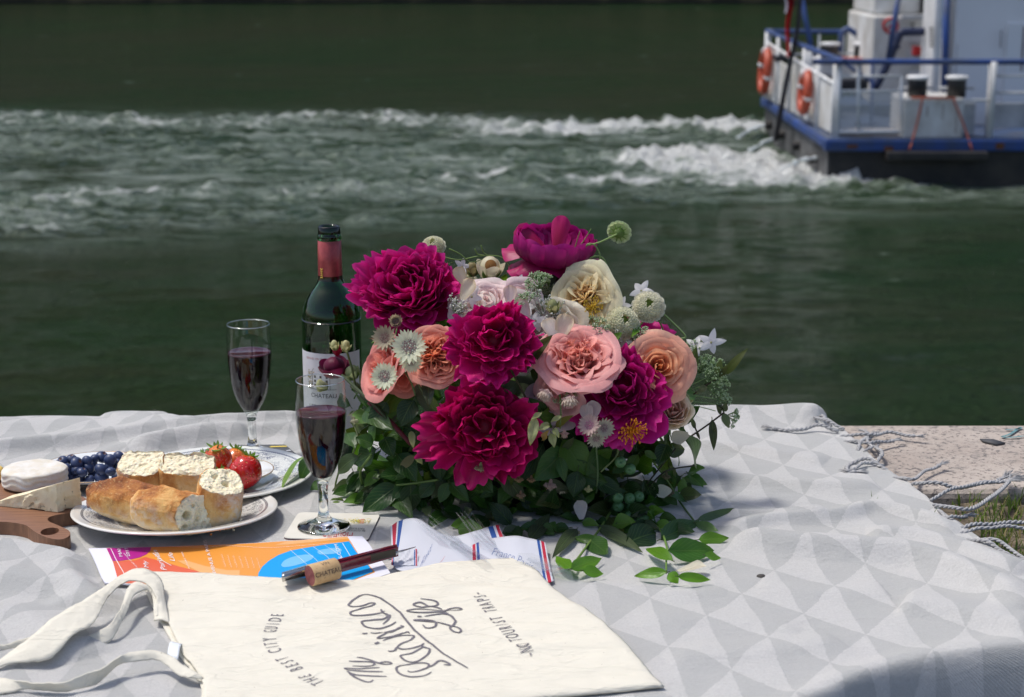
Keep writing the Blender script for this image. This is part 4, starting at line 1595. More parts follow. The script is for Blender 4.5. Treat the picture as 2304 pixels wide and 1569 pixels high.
mb.xf(crumble)
o_ = mb.build('blue_cheese_wedge', cheese_mat('blue_cheese', (.82, .74, .53, 1), (.76, .64, .40, 1), 55, .0012, True), loc=tuple(B_))
tag(o_, 'wedge of blue-veined cheese lying in front of the round one on the board', 'cheese')
q = P(2, 1072, ZB+.008)
v, f = ICO3
o_ = MB().add(np.sign(v)*np.abs(v)**.6*np.array([.012, .012, .0085])*(1+.08*noise3(v*4))[:, None], f).build('yellow_cheese', basic('yellow_cheese', (.75, .52, .12), .5))
o_.location = (q[0]-.012, q[1]+.01, q[2])
tag(o_, 'piece of yellow cheese at the left edge, behind the round cheese', 'cheese')

# ---- strawberries
t = NT('strawberry_skin')
at = t.attr('Col').outputs['Fac']
vo = t.n('ShaderNodeTexVoronoi', {'Vector': t.mapping(t.obj(), (1, 1, .8)), 'Scale': 300}, feature='F1')
vd = vo.outputs['Distance']
seed_ = t.rng(vd, .13, .2, 1, 0)
cs = t.mix(at, (.75, .22, .03, 1), (.56, .012, .010, 1))
cs = t.mix(t.rng(t.noise(90, 3), .4, .7, 0, .4), cs, (.38, .004, .006, 1))
cs = t.mix(t.math('MULTIPLY', seed_, .75), cs, (.62, .32, .06, 1))
p = t.pr(Base_Color=cs, Roughness=.22, Normal=t.bump(t.rng(vd, .12, .42), .8, .0012))
t.set(p, 'Coat Weight', .4)
t.set(p, 'Subsurface Weight', .1)
t.set(p, 'Subsurface Scale', .5)
t.set(p, 'Subsurface Radius', (.006, .001, .0005))
STR = t.done(p)
CAL = mat_attr('calyx_green', .5, .4)


def petal_grid(L, W, n=7, m=5, bend=0., e0=0., cup=0., tip=1., base=.3, ruf=0., ph=0., twist=0.):
    """(n, m, 3) sheet in a frame: length along +x, width along y, normal +z; bends upward"""
    t_ = np.linspace(0, 1, n)
    ang = e0+bend*t_
    dl = L/(n-1)
    x = np.r_[0, np.cumsum(np.cos((ang[1:]+ang[:-1])/2)*dl)]
    z = np.r_[0, np.cumsum(np.sin((ang[1:]+ang[:-1])/2)*dl)]
    s = np.linspace(-1, 1, m)
    if tip == 1.:
        w_ = base+(1-base)*np.sin(PI/2*np.minimum(1, t_*1.25))**.9
        w_[-1] *= .82
    else:
        w_ = np.sin(PI*np.clip(t_*.96+.02, 0, 1)**(.8))**.75*(1-base)+base*(1-t_)
        w_[-1] = .02
    g = np.zeros((n, m, 3))
    for i in range(n):
        nx, nz = -math.sin(ang[i]), math.cos(ang[i])
        off = cup*W*.5*(s**2)*w_[i]**2+ruf*W*(t_[i]**2)*np.sin(s*5+ph+t_[i]*3)*.35
        back = 0 if tip != 1. else -.11*L*(s**2)*t_[i]**3
        cx, cz = math.cos(ang[i]), math.sin(ang[i])
        g[i, :, 0] = x[i]+nx*off+cx*back
        g[i, :, 2] = z[i]+nz*off+cz*back
        g[i, :, 1] = s*W/2*w_[i]
    return g


def frame(ax):
    z = np.array(ax, float)
    z /= np.linalg.norm(z)
    u = np.array([0, 0, 1.]) if abs(z[2]) < .9 else np.array([0, 1., 0])
    x = np.cross(u, z)
    x /= np.linalg.norm(x)
    return np.stack([x, np.cross(z, x), z], 1)


def strawberry(px, py, z, r, axis, label, ripe=1.):
    c = np.array(P(px, py, z))
    c[1] += 0
    M = frame(axis)                              # axis points to the calyx
    v, f = ICO5
    h = v[:, 2]
    rad = np.where(h > 0, 1-.10*h**2, 1-.30*h**2)
    q = np.stack([v[:, 0]*rad, v[:, 1]*rad, h*1.12-.12*np.exp(-(v[:, 0]**2+v[:, 1]**2)*6)*(h > 0)], -1)*r
    q *= (1+.04*noise3(v*2.1+px))[:, None]
    col = np.clip(ripe-.75*sstep(.55, 1., h), 0, 1)[:, None]*np.ones(3)
    g = empty('strawberry', c, label, 'strawberry', 'strawberries in the small white dish')
    MB().add(q@M.T+c, f, col).build('fruit', STR, g, loc=tuple(c))
    mb = MB()
    for k in range(11):
        pg = petal_grid(r*rnd.uniform(.65, .95), r*.30, 6, 3, bend=rnd.uniform(.5, 1.5), e0=rnd.uniform(-.5, .0), tip=0., base=.2)
        a = k*2*PI/11+rnd.uniform(-.15, .15)
        Rz = np.array([[math.cos(a), -math.sin(a), 0], [math.sin(a), math.cos(a), 0], [0, 0, 1]])
        gg = (pg+np.array([.0, 0, r*.98]))@Rz.T@M.T+c
        gr_ = rnd.uniform(.8, 1.2)
        mb.grid(gg, (.14*gr_, .30*gr_, .05*gr_))
    mb.tube([c+M@np.array([0, 0, r*.95]), c+M@np.array([.1*r, 0, r*1.3])], r*.06, 6, (.2, .33, .08))
    mb.build('calyx', CAL, g, loc=tuple(c))


strawberry(466, 1044, .037, .0140, (-.5, -.2, 1), 'small strawberry at the left back of the dish, next to the bread')
strawberry(490, 1034, .0445, .0170, (.05, -.35, 1), 'orange-red strawberry on top of the pile with its pale green calyx facing up', .8)
strawberry(530, 1040, .032, .0165, (.1, .4, 1), 'paler orange strawberry half hidden behind the others', .35)
strawberry(553, 1062, .0385, .0195, (.25, .55, .9), 'large deep red strawberry at the right front of the dish')
strawberry(505, 1078, .026, .0140, (-.3, -.5, .6), 'strawberry low in the dish behind the upright bread')
# ================================================================== paper, cutlery and bag
def qmap(ax, ay, sc_):
    return lambda q: (ax+sc_*q[0], ay+sc_*q[1])


def poly(mb, pts, z, mi=0, smooth=0, th=0.):
    q = [P(a, b, z)[:2] for a, b in pts]
    if smooth:
        q = [tuple(v[:2]) for v in cr([(x, y, 0) for x, y in q+[q[0]]], smooth)[:-1]]
    tri = tessellate_polygon([[Vector((x, y, 0)) for x, y in q]])
    f = []
    for a, b, c_ in tri:
        s = (q[b][0]-q[a][0])*(q[c_][1]-q[a][1])-(q[b][1]-q[a][1])*(q[c_][0]-q[a][0])
        f.append((a, b, c_) if s > 0 else (a, c_, b))
    mb.add([(x, y, z) for x, y in q], f, (1, 1, 1), None, mi)


def pxt(mb, s, o_, ex, ey, z, size=1., shear=0., mi=0, align='CENTER'):
    """text whose baseline runs along ex (photo units per em) laid flat at height z"""
    zf_ = z if callable(z) else (lambda x, y: z)

    def fn(x, y):
        q = P(o_[0]+ex[0]*x+ey[0]*y, o_[1]+ex[1]*x+ey[1]*y, .0125 if callable(z) else z)
        return (q[0], q[1], zf_(q[0], q[1]))
    put_text(mb, s, fn, size, shear, align, mi)


PAP = basic('coated_paper', (.78, .78, .86), .35)
# ---- near coaster
zc = .0062
pc = [(680, 1156), (845, 1160), (838, 1215), (640, 1214)]
q4 = [np.array(P(a, b, zc)[:2]) for a, b in [(672, 1155), (856, 1159), (827, 1219), (636, 1213)]]


def rounded(q4, r, n=6):
    out = []
    k = len(q4)
    for i in range(k):
        a, b, c_ = q4[i-1], q4[i], q4[(i+1) % k]
        d1, d2 = (a-b)/np.linalg.norm(a-b), (c_-b)/np.linalg.norm(c_-b)
        for t_ in np.linspace(0, 1, n):
            out.append(tuple((1-t_)**2*(b+d1*r)+2*t_*(1-t_)*b+t_**2*(b+d2*r)))
    return out


COA = basic('coaster_board', (.70, .68, .61), .55, var=((.64, .62, .55), 30, .15))
COE = basic('coaster_edge', (.10, .03, .035), .6)
mb = MB().prism([rounded(q4, .009)], .0046, .0066)
mb.prism([rounded([q*1.0 for q in q4], .009)], .0066, .0075, mi=1)
co_ = mb.build('coaster', [COE, COA], smooth=False, loc=tuple(P(745, 1186, .005)))
tag(co_, 'cream printed cork coaster under the near wine glass', 'coaster')
mb = MB()
zt_ = .0079
inks = [basic('ink_red', (.50, .02, .03), .5), basic('ink_dark', (.05, .06, .05), .5), basic('ink_yellow', (.70, .55, .05), .5), basic('ink_orange', (.65, .16, .04), .5), basic('ink_pale_blue', (.35, .45, .5), .5), basic('ink_olive', (.25, .28, .05), .5)]
pxt(mb, 'Moulin Rouge', (742, 1201), (-1, -.06), (-.12, 1), zt_, 19, .15, 0)
pxt(mb, 'MONTMARTRE', (760, 1208), (-1, -.05), (-.12, 1), zt_, 7, 0, 0)
pxt(mb, 'PLACE BLANCHE  -  PARIS', (790, 1189), (-1, -.03), (-.12, 1), zt_, 5.2, 0, 1)
pxt(mb, 'BAL DU MOULIN  ROUGE', (792, 1193.5), (-1, -.03), (-.12, 1), zt_, 5.2, 0, 1)
pxt(mb, 'CABARET', (697, 1170), (-.9, .18), (-.1, 1), zt_, 8, 0, 1)
for k in range(150):
    px, py = 806+rnd.gauss(0, 12), 1172+rnd.gauss(0, 3.3)
    poly(mb, [(px, py), (px+rnd.uniform(2, 4), py+rnd.uniform(-.6, .6)), (px+rnd.uniform(0, 3), py+1.2)], zt_+.00003*k/10, rnd.choice([2, 2, 2, 5, 5]) if abs(px-812) > 5 else rnd.choice([3, 3, 2]))
a_ = np.linspace(0, 2*PI, 28, endpoint=False)
poly(mb, [(727+34*math.cos(k), 1184+11*math.sin(k)) for k in a_], zt_-.0002, 4)
mb.build('coaster_print', inks, co_)
# ---- far coaster: dark card with a graphic of greys and yellow
z2 = .0062
q4 = [np.array(P(a, b, z2)[:2]) for a, b in [(528, 1003), (642, 1002), (678, 1034), (500, 1044)]]
mb = MB().prism([rounded(q4, .003)], .0048, .0072, mi=0)
cf = mb.build('coaster', [basic('coaster_grey', (.10, .105, .10), .4, var=((.05, .05, .05), 40, .1))], smooth=False, loc=tuple(P(590, 1022, .005)))
tag(cf, 'dark grey coaster with yellow streaks under the far wine glass', 'coaster')
mb = MB()
z3 = .0075
G = [basic('print_grey', (.30, .27, .24), .4), basic('print_yellow', (.66, .50, .06), .4), basic('print_white', (.62, .62, .64), .4), basic('print_black', (.02, .02, .02), .4)]
poly(mb, [(625, 1018), (657, 1017), (676, 1033), (640, 1035), (622, 1027)], z3, 0)
poly(mb, [(606, 1004), (645, 1003), (646, 1005.5), (610, 1006.5)], z3, 1)
poly(mb, [(650, 1033.5), (668, 1032), (672, 1034), (648, 1036)], z3+.0002, 1)
poly(mb, [(643, 1013.5), (652, 1012), (656, 1014.5), (645, 1015)], z3, 2)
poly(mb, [(525, 1008), (560, 1006), (556, 1012), (520, 1014)], z3, 0)
poly(mb, [(560, 1036), (618, 1030), (628, 1038), (556, 1041)], z3, 0)
poly(mb, [(622, 1026), (640, 1031), (634, 1032), (622, 1031)], z3+.0002, 3)
poly(mb, [(545, 1004), (563, 1003), (561, 1006), (543, 1006)], z3, 1)
mb.build('coaster_print', G, cf)

# ---- brochure
zb = .0105
m4 = lambda c_: (180+.3125*c_[0], 1180+.3125*c_[1])
bro = [(62, 174), (190, 170), (620, 160), (1200, 138), (1600, 112), (1925, 86), (2032, 84), (2080, 140), (2112, 190), (2180, 270), (2235, 350), (2000, 430), (1500, 460), (700, 450), (270, 424), (180, 422), (150, 370), (118, 290), (90, 230)]
mb = MB()
poly(mb, [m4(q) for q in bro], zb)
bo_ = mb.build('brochure', basic('brochure_paper', (.78, .78, .88), .35), smooth=False, loc=tuple(P(520, 1260, .008)))
sm = bo_.modifiers.new('s', 'SOLIDIFY')
sm.thickness, sm.offset = .0016, -1
tag(bo_, 'folded orange, purple and blue brochure half under the cotton bag', 'brochure')
mb = MB()
OR_, COR, PUR, BLUE_, LBL_, LOR, WH = range(7)
BM = [basic('print_orange', (.78, .31, .045), .35), basic('print_coral', (.70, .12, .055), .35), basic('print_purple', (.42, .012, .24), .35), basic('print_blue', (.0, .33, .78), .35), basic('print_light_blue', (.18, .50, .80), .35), basic('print_pale_orange', (.80, .42, .16), .35), basic('print_white_ink', (.84, .84, .86), .35)]
Lr = lambda pts, k, mi, s=0: poly(mb, [m4(q) for q in pts], zb+.00012*(k+1), mi, s)
Lr([(190, 171), (620, 161), (1200, 139), (1600, 113), (1925, 88), (1965, 150), (2005, 215), (2060, 270), (2125, 345), (1900, 430), (700, 446), (276, 421), (262, 360), (238, 275)], 0, OR_)
Lr([(238, 270), (400, 258), (470, 235), (600, 270), (720, 305), (900, 350), (980, 440), (276, 420), (260, 350)], 1, COR)
Lr([(191, 172), (512, 164), (505, 190), (480, 215), (430, 238), (370, 252), (300, 262), (236, 266)], 2, PUR)
Lr([(700, 262), (760, 258), (900, 300), (1060, 330), (1150, 330), (1150, 370), (1000, 370), (860, 345)], 2, LOR)
Lr([(1500, 121), (1925, 89), (1932, 104), (1500, 145), (1400, 150)], 1, LOR)
Lr([(1278, 400), (1285, 350), (1312, 305), (1360, 262), (1430, 220), (1520, 188), (1640, 166), (1800, 140), (1938, 122), (1990, 200), (2050, 262), (2110, 340), (1900, 425)], 3, BLUE_)
Lr([(1447, 292), (1470, 262), (1520, 238), (1600, 220), (1660, 218), (1682, 234), (1650, 262), (1580, 288), (1500, 306), (1460, 306)], 4, LBL_, 3)
Lr([(1708, 198), (1730, 184), (1800, 172), (1862, 170), (1885, 185), (1865, 204), (1790, 216), (1725, 216)], 4, LBL_, 3)


def line(pts, wd, k, mi, n=4):
    q = cr([(*P(*m4(q), zb)[:2], 0) for q in pts], n)[:, :2]
    ribbon(mb, q, wd, lambda x, y: zb+.00012*(k+1)+0*x, mi, taper=False)


line([(222, 178), (262, 262), (322, 366), (395, 362)], .0007, 5, WH, 1)
line([(640, 163), (900, 168), (1060, 158), (1340, 172), (1560, 160), (1880, 134)], .0005, 5, WH)
for k in range(4):
    line([(1510+k*85, 186-k*10), (1600+k*90, 262-k*12), (1690+k*88, 350-k*10)], .0004, 5, WH, 2)
line([(1890, 140), (1950, 240)], .0006, 5, WH, 2)
T = lambda s, c_, ex, ey, size, sh=0.: pxt(mb, s, m4(c_), ex, ey, zb+.0009, size, sh, WH)
T('MAI', (288, 204), (-.28, -1), (-1, .06), 11)
T('2017', (342, 200), (-.28, -1), (-1, .06), 10)
T('THE BEST CITY GUIDE', (365, 260), (-.75, -.8), (-1, .15), 4.2)
T('My', (475, 292), (-.3, -1), (-1, .2), 13, .4)
T('Parisian', (575, 262), (-.50, -1), (-1, .25), 15, .4)
T('Life', (660, 238), (-.35, -1), (-1, .2), 14, .4)
line([(525, 212), (600, 270), (658, 302)], .0007, 6, WH)
T('NO TOURIST TRAPS', (760, 258), (-.45, -1), (-1, .2), 4.2)
T('BIENVENUE A PARIS', (942, 262), (-.30, -1), (-1, .15), 10.5)
for k in range(7):
    x0 = 1030+k*42
    T('lorem ipsum dolor sit amet'.replace('lorem ipsum dolor sit amet', '.:.,.:,.::.,:.,.:.,:.'), (x0, 262+k*3), (-.32, -1), (-1, .2), 6.5-k*.2)
T('LIFE.COM', (1868, 215), (-.35, -1), (-1, .2), 11)
mb.build('brochure_print', BM, bo_, smooth=False)

# ---- paper napkins with tricolour edges


def napkin(top, bot, zt_f, label, text):
    """sheet from its lifted far edge (top) down to the near edge (bot), u runs left to right"""
    n_, m_ = 60, 22
    tp = cr([P(a, b, z) for a, b, z in top], 12)
    bt_ = cr([P(a, b, .0085) for a, b in bot], 12)
    def rs(q):
        l = np.r_[0, np.cumsum(np.linalg.norm(np.diff(q, axis=0), axis=1))]
        return np.stack([np.interp(np.linspace(0, l[-1], n_), l, q[:, i]) for i in range(3)], 1)
    tp, bt_ = rs(tp), rs(bt_)
    g = np.zeros((m_, n_, 3))
    for i in range(m_):
        v_ = i/(m_-1)
        g[i] = tp*(1-v_)+bt_*v_
        g[i, :, 2] = tp[:, 2]*(1-v_)**1.7+bt_[:, 2]*(1-(1-v_)**1.7)+.0006*np.sin(np.linspace(0, 9, n_)+v_*5)
    o = MB().grid(g).build('paper_napkin', NAP, loc=tuple(P(top[0][0], top[0][1], .008)))
    tag(o, label, 'napkin', 'tricolour paper napkins')
    o.modifiers.new('s', 'SOLIDIFY').thickness = .0003
    mb = MB()

    def at(u, v_, dz=.0005):
        x, y = u*(n_-1), v_*(m_-1)
        i, j = min(int(y), m_-2), min(int(x), n_-2)
        a, b = y-i, x-j
        q = (g[i, j]*(1-b)+g[i, j+1]*b)*(1-a)+(g[i+1, j]*(1-b)+g[i+1, j+1]*b)*a
        return (q[0], q[1]-.0002, q[2]+dz)
    for s, (u0, v0), (ux, uy), size, col in text:
        put_text(mb, s, lambda x, y: at(min(max(u0+ux[0]*x+uy[0]*y, 0), .999), min(max(v0+ux[1]*x+uy[1]*y, 0), .999)), size, .45, 'CENTER', col, thin=-.018)
    if text:
        mb.build('napkin_print', [NBLUE, NRED], o)
    return o


t = NT('napkin_paper')
u_ = t.n('ShaderNodeSeparateXYZ', {0: t.n('ShaderNodeUVMap').outputs[0]}).outputs[0]
W_, RD_, BL_ = (.74, .76, .83, 1), (.58, .03, .07, 1), (.03, .11, .40, 1)
cc = t.ramp(u_, [(0, W_), (.018, RD_), (.060, W_), (.076, BL_), (.112, W_), (.865, BL_), (.905, W_), (.925, RD_), (.970, W_)], 'CONSTANT')
p = t.pr(Base_Color=cc, Roughness=.6, Normal=t.bump(t.noise(60, 4), .4, .0015))
NAP = t.done(t.n('ShaderNodeMixShader', {0: .3, 1: p, 2: t.n('ShaderNodeBsdfTranslucent', {'Color': cc})}))
NBLUE, NRED = basic('napkin_blue_ink', (.04, .11, .35), .5), basic('napkin_red_ink', (.58, .03, .05), .5)
napkin([(878, 1186, .012), (900, 1173, .018), (940, 1169, .022), (985, 1195, .016), (1020, 1206, .013), (1070, 1196, .016), (1118, 1183, .020), (1124, 1188, .02)],
       [(884, 1262), (900, 1285), (980, 1290), (1060, 1285), (1150, 1275), (1170, 1268)], None, 'white paper napkin with tricolour edges under the clear forks, on the left',
       [('France', (.36, .62), ((.035, -.22), (.02, -.42)), .8, 0), ('Paris', (.64, .80), ((.035, -.05), (.0, -.42)), .5, 0), ('A', (.47, .72), ((.05, -.2), (.04, -.2)), 1.1, 1)])
napkin([(1060, 1228, .012), (1100, 1214, .015), (1155, 1205, .020), (1190, 1212, .018), (1222, 1220, .017), (1227, 1222, .017)],
       [(1060, 1290), (1100, 1300), (1150, 1310), (1200, 1330), (1236, 1313), (1246, 1309)], None, 'white paper napkin with tricolour edges beside the flowers, on the right',
       [('France Paris', (.50, .42), ((.085, .045), (.03, -.22)), 1.15, 0)])
# crumpled red-white corner near the corkscrew tip
g = np.zeros((8, 14, 3))
for i in range(8):
    for j in range(14):
        q = P(880+j*4.6, 1246+i*4, .0095)
        g[i, j] = (q[0], q[1], .0095+.006*abs(math.sin(j*.9+i*.7))*(1-i/9))
o_ = MB().grid(g).build('paper_napkin', NAP, loc=tuple(P(900, 1250, .008)))
tag(o_, 'crumpled corner of a striped paper napkin below the corkscrew tip', 'napkin', 'tricolour paper napkins')

# ---- clear plastic cutlery
PLA = glass_thin('clear_plastic', (.97, .975, .98, 1), .05, (.80, .82, .85, 1), .28)


def cutlery(kind, tip, end, label, lift=.012, wd=.0215, roll=0.):
    a, b = np.array(P(tip[0], tip[1], tip[2])), np.array(P(end[0], end[1], end[2]))
    d = b-a
    Ln = np.linalg.norm(d)
    ex = d/Ln
    ey = np.cross([0, 0, 1.], ex)
    ey /= np.linalg.norm(ey)
    ez = np.cross(ex, ey)
    T_ = .0014
    if kind == 'fork':
        tw, gp = wd/4*.42, wd/4
        out = []
        for k in range(4):
            yc = -wd/2+gp*(k+.5)
            sp_ = .93
            out += [(.048, yc-tw/2) if k == 0 else (.045, yc-tw/2), (.018, yc*sp_-tw*.45), (.0, yc*sp_-tw*.12), (.0, yc*sp_+tw*.12), (.018, yc*sp_+tw*.45), (.045, yc+tw/2) if k < 3 else (.048, yc+tw/2)]
        out += [(.058, wd/2), (.068, wd*.38), (.080, .0042), (.100, .0034), (Ln-.03, .0048), (Ln-.004, .0052), (Ln, .002), (Ln, -.002), (Ln-.004, -.0052), (Ln-.03, -.0048), (.100, -.0034), (.080, -.0042), (.068, -wd*.38), (.058, -wd/2)]
        bend = lambda x: lift*np.clip(1-x/.075, 0, 1)**1.5-.006*np.exp(-((x-.062)/.02)**2)
    else:
        out = [(0, 0), (.004, .006), (.012, .0088), (.05, .0095), (.075, .0075), (.085, .0048), (Ln-.02, .0052), (Ln-.003, .0055), (Ln, .002), (Ln, -.002), (Ln-.003, -.0055), (Ln-.02, -.0052), (.085, -.0048), (.07, -.006), (.01, -.006)]
        bend = lambda x: 0*x
    out = np.array(out)[:, :2]
    # subdivide long edges so the piece can bend
    fine = []
    for i in range(len(out)):
        p0, p1 = out[i], out[(i+1) % len(out)]
        k = max(1, int(np.linalg.norm(p1-p0)/.006))
        fine += [tuple(p0+(p1-p0)*j/k) for j in range(k)]
    mb = MB().prism([fine], 0, T_)

    def fn(v):
        x, y, z = v[:, 0], v[:, 1], v[:, 2]+bend(v[:, 0])+.002*(v[:, 1]/wd*2)**2*(v[:, 0] < .07)
        return a+np.outer(x, ex)+np.outer(y, ey)+np.outer(z, ez)
    mb.xf(fn)
    o = mb.build('plastic_'+kind, PLA, smooth=False, loc=tuple(b))
    return tag(o, label, kind, 'clear plastic cutlery on the napkins')


cutlery('fork', (946, 1176, .020), (1110, 1272, .012), 'clear plastic fork on the left napkin, tines pointing at the coaster', .006, .028)
cutlery('fork', (1040, 1161, .030), (1150, 1275, .010), 'clear plastic fork with raised tines between the two napkins', .004, .023)
cutlery('knife', (1014, 1221, .0165), (1110, 1290, .012), 'clear plastic knife lying below the forks on the napkins', 0)
cutlery('knife', (1292, 1310, .0068), (1150, 1262, .0100), 'clear plastic knife poking out at the right corner of the cotton bag', 0, .006)

# ---- cotton tote bag
BT = [(306, 1288), (340, 1284), (450, 1289), (560, 1296), (640, 1299), (740, 1303), (830, 1301), (910, 1284), (1000, 1268), (1100, 1258), (1188, 1252)]
BRt = [(1188, 1252), (1238, 1308), (1285, 1345), (1330, 1372), (1395, 1430), (1495, 1534)]
BBt = [(462, 1660), (640, 1655), (850, 1625), (1060, 1575), (1200, 1558), (1350, 1548), (1495, 1534)]
BLf = [(306, 1288), (335, 1312), (352, 1345), (385, 1410), (410, 1462), (452, 1525), (458, 1570), (462, 1660)]
ZBG = .0135


def rs(pts, n, z=ZBG):
    q = cr([P(a, b, z) for a, b in pts], 10)
    l = np.r_[0, np.cumsum(np.linalg.norm(np.diff(q, axis=0), axis=1))]
    return np.stack([np.interp(np.linspace(0, l[-1], n), l, q[:, i]) for i in range(3)], 1)


def bag_z(x, y):
    x, y = np.asarray(x, float), np.asarray(y, float)
    z = ZBG+.0026*n2(x, y, 10, 70., 3)+.0022*n2(x+y*.2, y*3.4, 15, 75., 4)
    for (p0, p1, h, wd) in (((560, 1420), (1120, 1400), .0022, .010), ((480, 1350), (760, 1400), .0018, .009), ((900, 1330), (1250, 1370), .0018, .008), ((1000, 1500), (1400, 1470), .0020, .010), ((540, 1500), (860, 1470), .0022, .010), ((820, 1310), (1000, 1290), .0025, .008), ((640, 1330), (860, 1318), .002, .008)):
        a, b = np.array(P(*p0)[:2]), np.array(P(*p1)[:2])
        d = b-a
        u = np.clip(((x-a[0])*d[0]+(y-a[1])*d[1])/d.dot(d), 0, 1)
        dd = np.hypot(x-a[0]-u*d[0], y-a[1]-u*d[1])
        z = z+h*np.exp(-(dd/wd)**2)*np.sin(PI*np.clip(u*.9+.05, 0, 1))
    return z


na, nb_ = 150, 110
tt, bb, ll, rr_ = rs(BT, na), rs(BBt, na), rs(BLf, nb_), rs(BRt, nb_)
uu, vv = np.meshgrid(np.linspace(0, 1, na), np.linspace(0, 1, nb_))
uu, vv = uu[..., None], vv[..., None]
G_ = (1-vv)*tt[None]+vv*bb[None]+(1-uu)*ll[:, None]+uu*rr_[:, None]-((1-uu)*(1-vv)*tt[0]+uu*(1-vv)*tt[-1]+(1-uu)*vv*bb[0]+uu*vv*bb[-1])
zz = bag_z(G_[..., 0], G_[..., 1])
e_ = np.minimum.reduce([1-uu[..., 0], (1-vv[..., 0]), vv[..., 0]+.03])
eL = uu[..., 0]
zz -= .0030*np.exp(-e_/.010)+.001*np.exp(-eL/.01)
zz[:, :] -= .0035*sstep(.55, 1., vv[..., 0])*sstep(.5, 1, uu[..., 0])
COT = NT('natural_cotton')
o = COT.obj()
wa = COT.n('ShaderNodeTexWave', {'Vector': COT.mapping(o, (1, .15, 1)), 'Scale': 420., 'Distortion': 2., 'Detail': 2}).outputs['Fac']
wb_ = COT.n('ShaderNodeTexWave', {'Vector': COT.mapping(o, (.15, 1, 1)), 'Scale': 420., 'Distortion': 2., 'Detail': 2}, bands_direction='Y').outputs['Fac']
cc = COT.mix(COT.rng(COT.noise(70, 4), .3, .7, 0, .3), (.79, .755, .655, 1), (.74, .70, .59, 1))
fk = COT.rng(COT.noise(330, 1.5, .5), .765, .79)
cc = COT.mix(COT.math('MULTIPLY', fk, .7), cc, (.16, .11, .06, 1))
cre = COT.noise(15, 4, .55, COT.mapping(o, (.7, 2.2, 1)), .7)
cre = COT.rng(COT.math('ABSOLUTE', COT.math('SUBTRACT', cre, .5)), 0, .04, 1, 0)
b1 = COT.bump(COT.math('ADD', COT.noise(26, 5, .6, COT.mapping(o, (.8, 1.3, 1))), COT.math('MULTIPLY', cre, .16)), .7, .005)
p = COT.pr(Base_Color=cc, Roughness=.9, Normal=COT.bump(COT.math('ADD', wa, wb_), .25, .0004, b1))
COT.set(p, 'Specular IOR Level', .15)
COTTON = COT.done(COT.n('ShaderNodeMixShader', {0: .12, 1: p, 2: COT.n('ShaderNodeBsdfTranslucent', {'Color': cc})}))
bag = MB().grid(np.concatenate([G_[..., :2], zz[..., None]], -1)).build('tote_bag', COTTON, loc=tuple(P(800, 1420, .01)))
sm = bag.modifiers.new('s', 'SOLIDIFY')
sm.thickness, sm.offset = .0022, 1
tag(bag, 'natural cotton tote bag lying flat with grey handwritten lettering', 'tote bag')
# rear panel of the bag, a little out of line with the front one
G2 = np.concatenate([G_[..., :2], zz[..., None]], -1)[:, :30]*1.
G2[..., 2] = np.maximum(G2[..., 2]-.0062, .0062)
G2[..., 0] -= .006*(1-np.linspace(0, 1, 30))[None]*(.6+.4*np.sin(np.linspace(0, 7, nb_)))[:, None]
bkp = MB().grid(G2).build('back_panel', COTTON, bag)
bkp.modifiers.new('s', 'SOLIDIFY').thickness = .0012
SEAM = basic('seam_tape', (.60, .50, .36), .85)


def strap(up, lo_, name='strap', sub=10):
    a = cr([P(0+.33*x, 1200+.33*y, z) for x, y, z in up], sub)
    b = cr([P(0+.33*x, 1200+.33*y, z) for x, y, z in lo_], sub)
    n_ = 90
    def r2(q):
        l = np.r_[0, np.cumsum(np.linalg.norm(np.diff(q, axis=0), axis=1))]
        return np.stack([np.interp(np.linspace(0, l[-1], n_), l, q[:, i]) for i in range(3)], 1)
    a, b = r2(a), r2(b)
    w_ = np.linspace(0, 1, 8)[None, :, None]
    g = a[:, None]*(1-w_)+b[:, None]*w_
    g[..., 2] += .0018*n2(g[..., 0], g[..., 1], 42, 5., 3)+.0006*np.abs(n2(g[..., 0], g[..., 1], 110, 9., 3))*3-.0007*np.cos(w_[..., 0]*PI*2)
    g[..., 1] += .0012*n2(g[..., 0], g[..., 1], 30, 15., 2)
    o_ = MB().grid(g).build(name, COTTON, bag)
    s_ = o_.modifiers.new('s', 'SOLIDIFY')
    s_.thickness, s_.offset = .0012, 0
    return o_


strap([(-60, 900, .010), (80, 800, .016), (200, 708, .026), (380, 562, .034), (560, 462, .036), (700, 372, .034), (800, 302, .032), (870, 262, .031), (945, 244, .031), (1050, 262, .030), (1110, 340, .026), (1122, 440, .020), (1140, 520, .016), (1155, 600, .014)],
      [(-60, 925, .008), (80, 890, .010), (200, 880, .012), (340, 852, .015), (500, 695, .026), (640, 602, .029), (720, 455, .031), (800, 372, .031), (870, 335, .031), (940, 325, .031), (1010, 348, .029), (1062, 430, .025), (1070, 500, .018), (1048, 590, .0135)])
strap([(-60, 775, .010), (100, 735, .014), (200, 706, .017), (350, 690, .017), (500, 684, .016), (620, 684, .018), (740, 620, .022), (820, 512, .026), (862, 390, .029), (925, 335, .030), (1000, 352, .028), (1050, 400, .024), (1082, 460, .020), (1090, 560, .015)],
      [(-60, 800, .007), (100, 782, .008), (200, 772, .009), (350, 752, .009), (500, 748, .009), (640, 762, .009), (750, 738, .010), (810, 640, .016), (870, 520, .022), (905, 440, .025), (960, 400, .026), (1000, 386, .025), (1040, 430, .020), (1052, 575, .0135)])
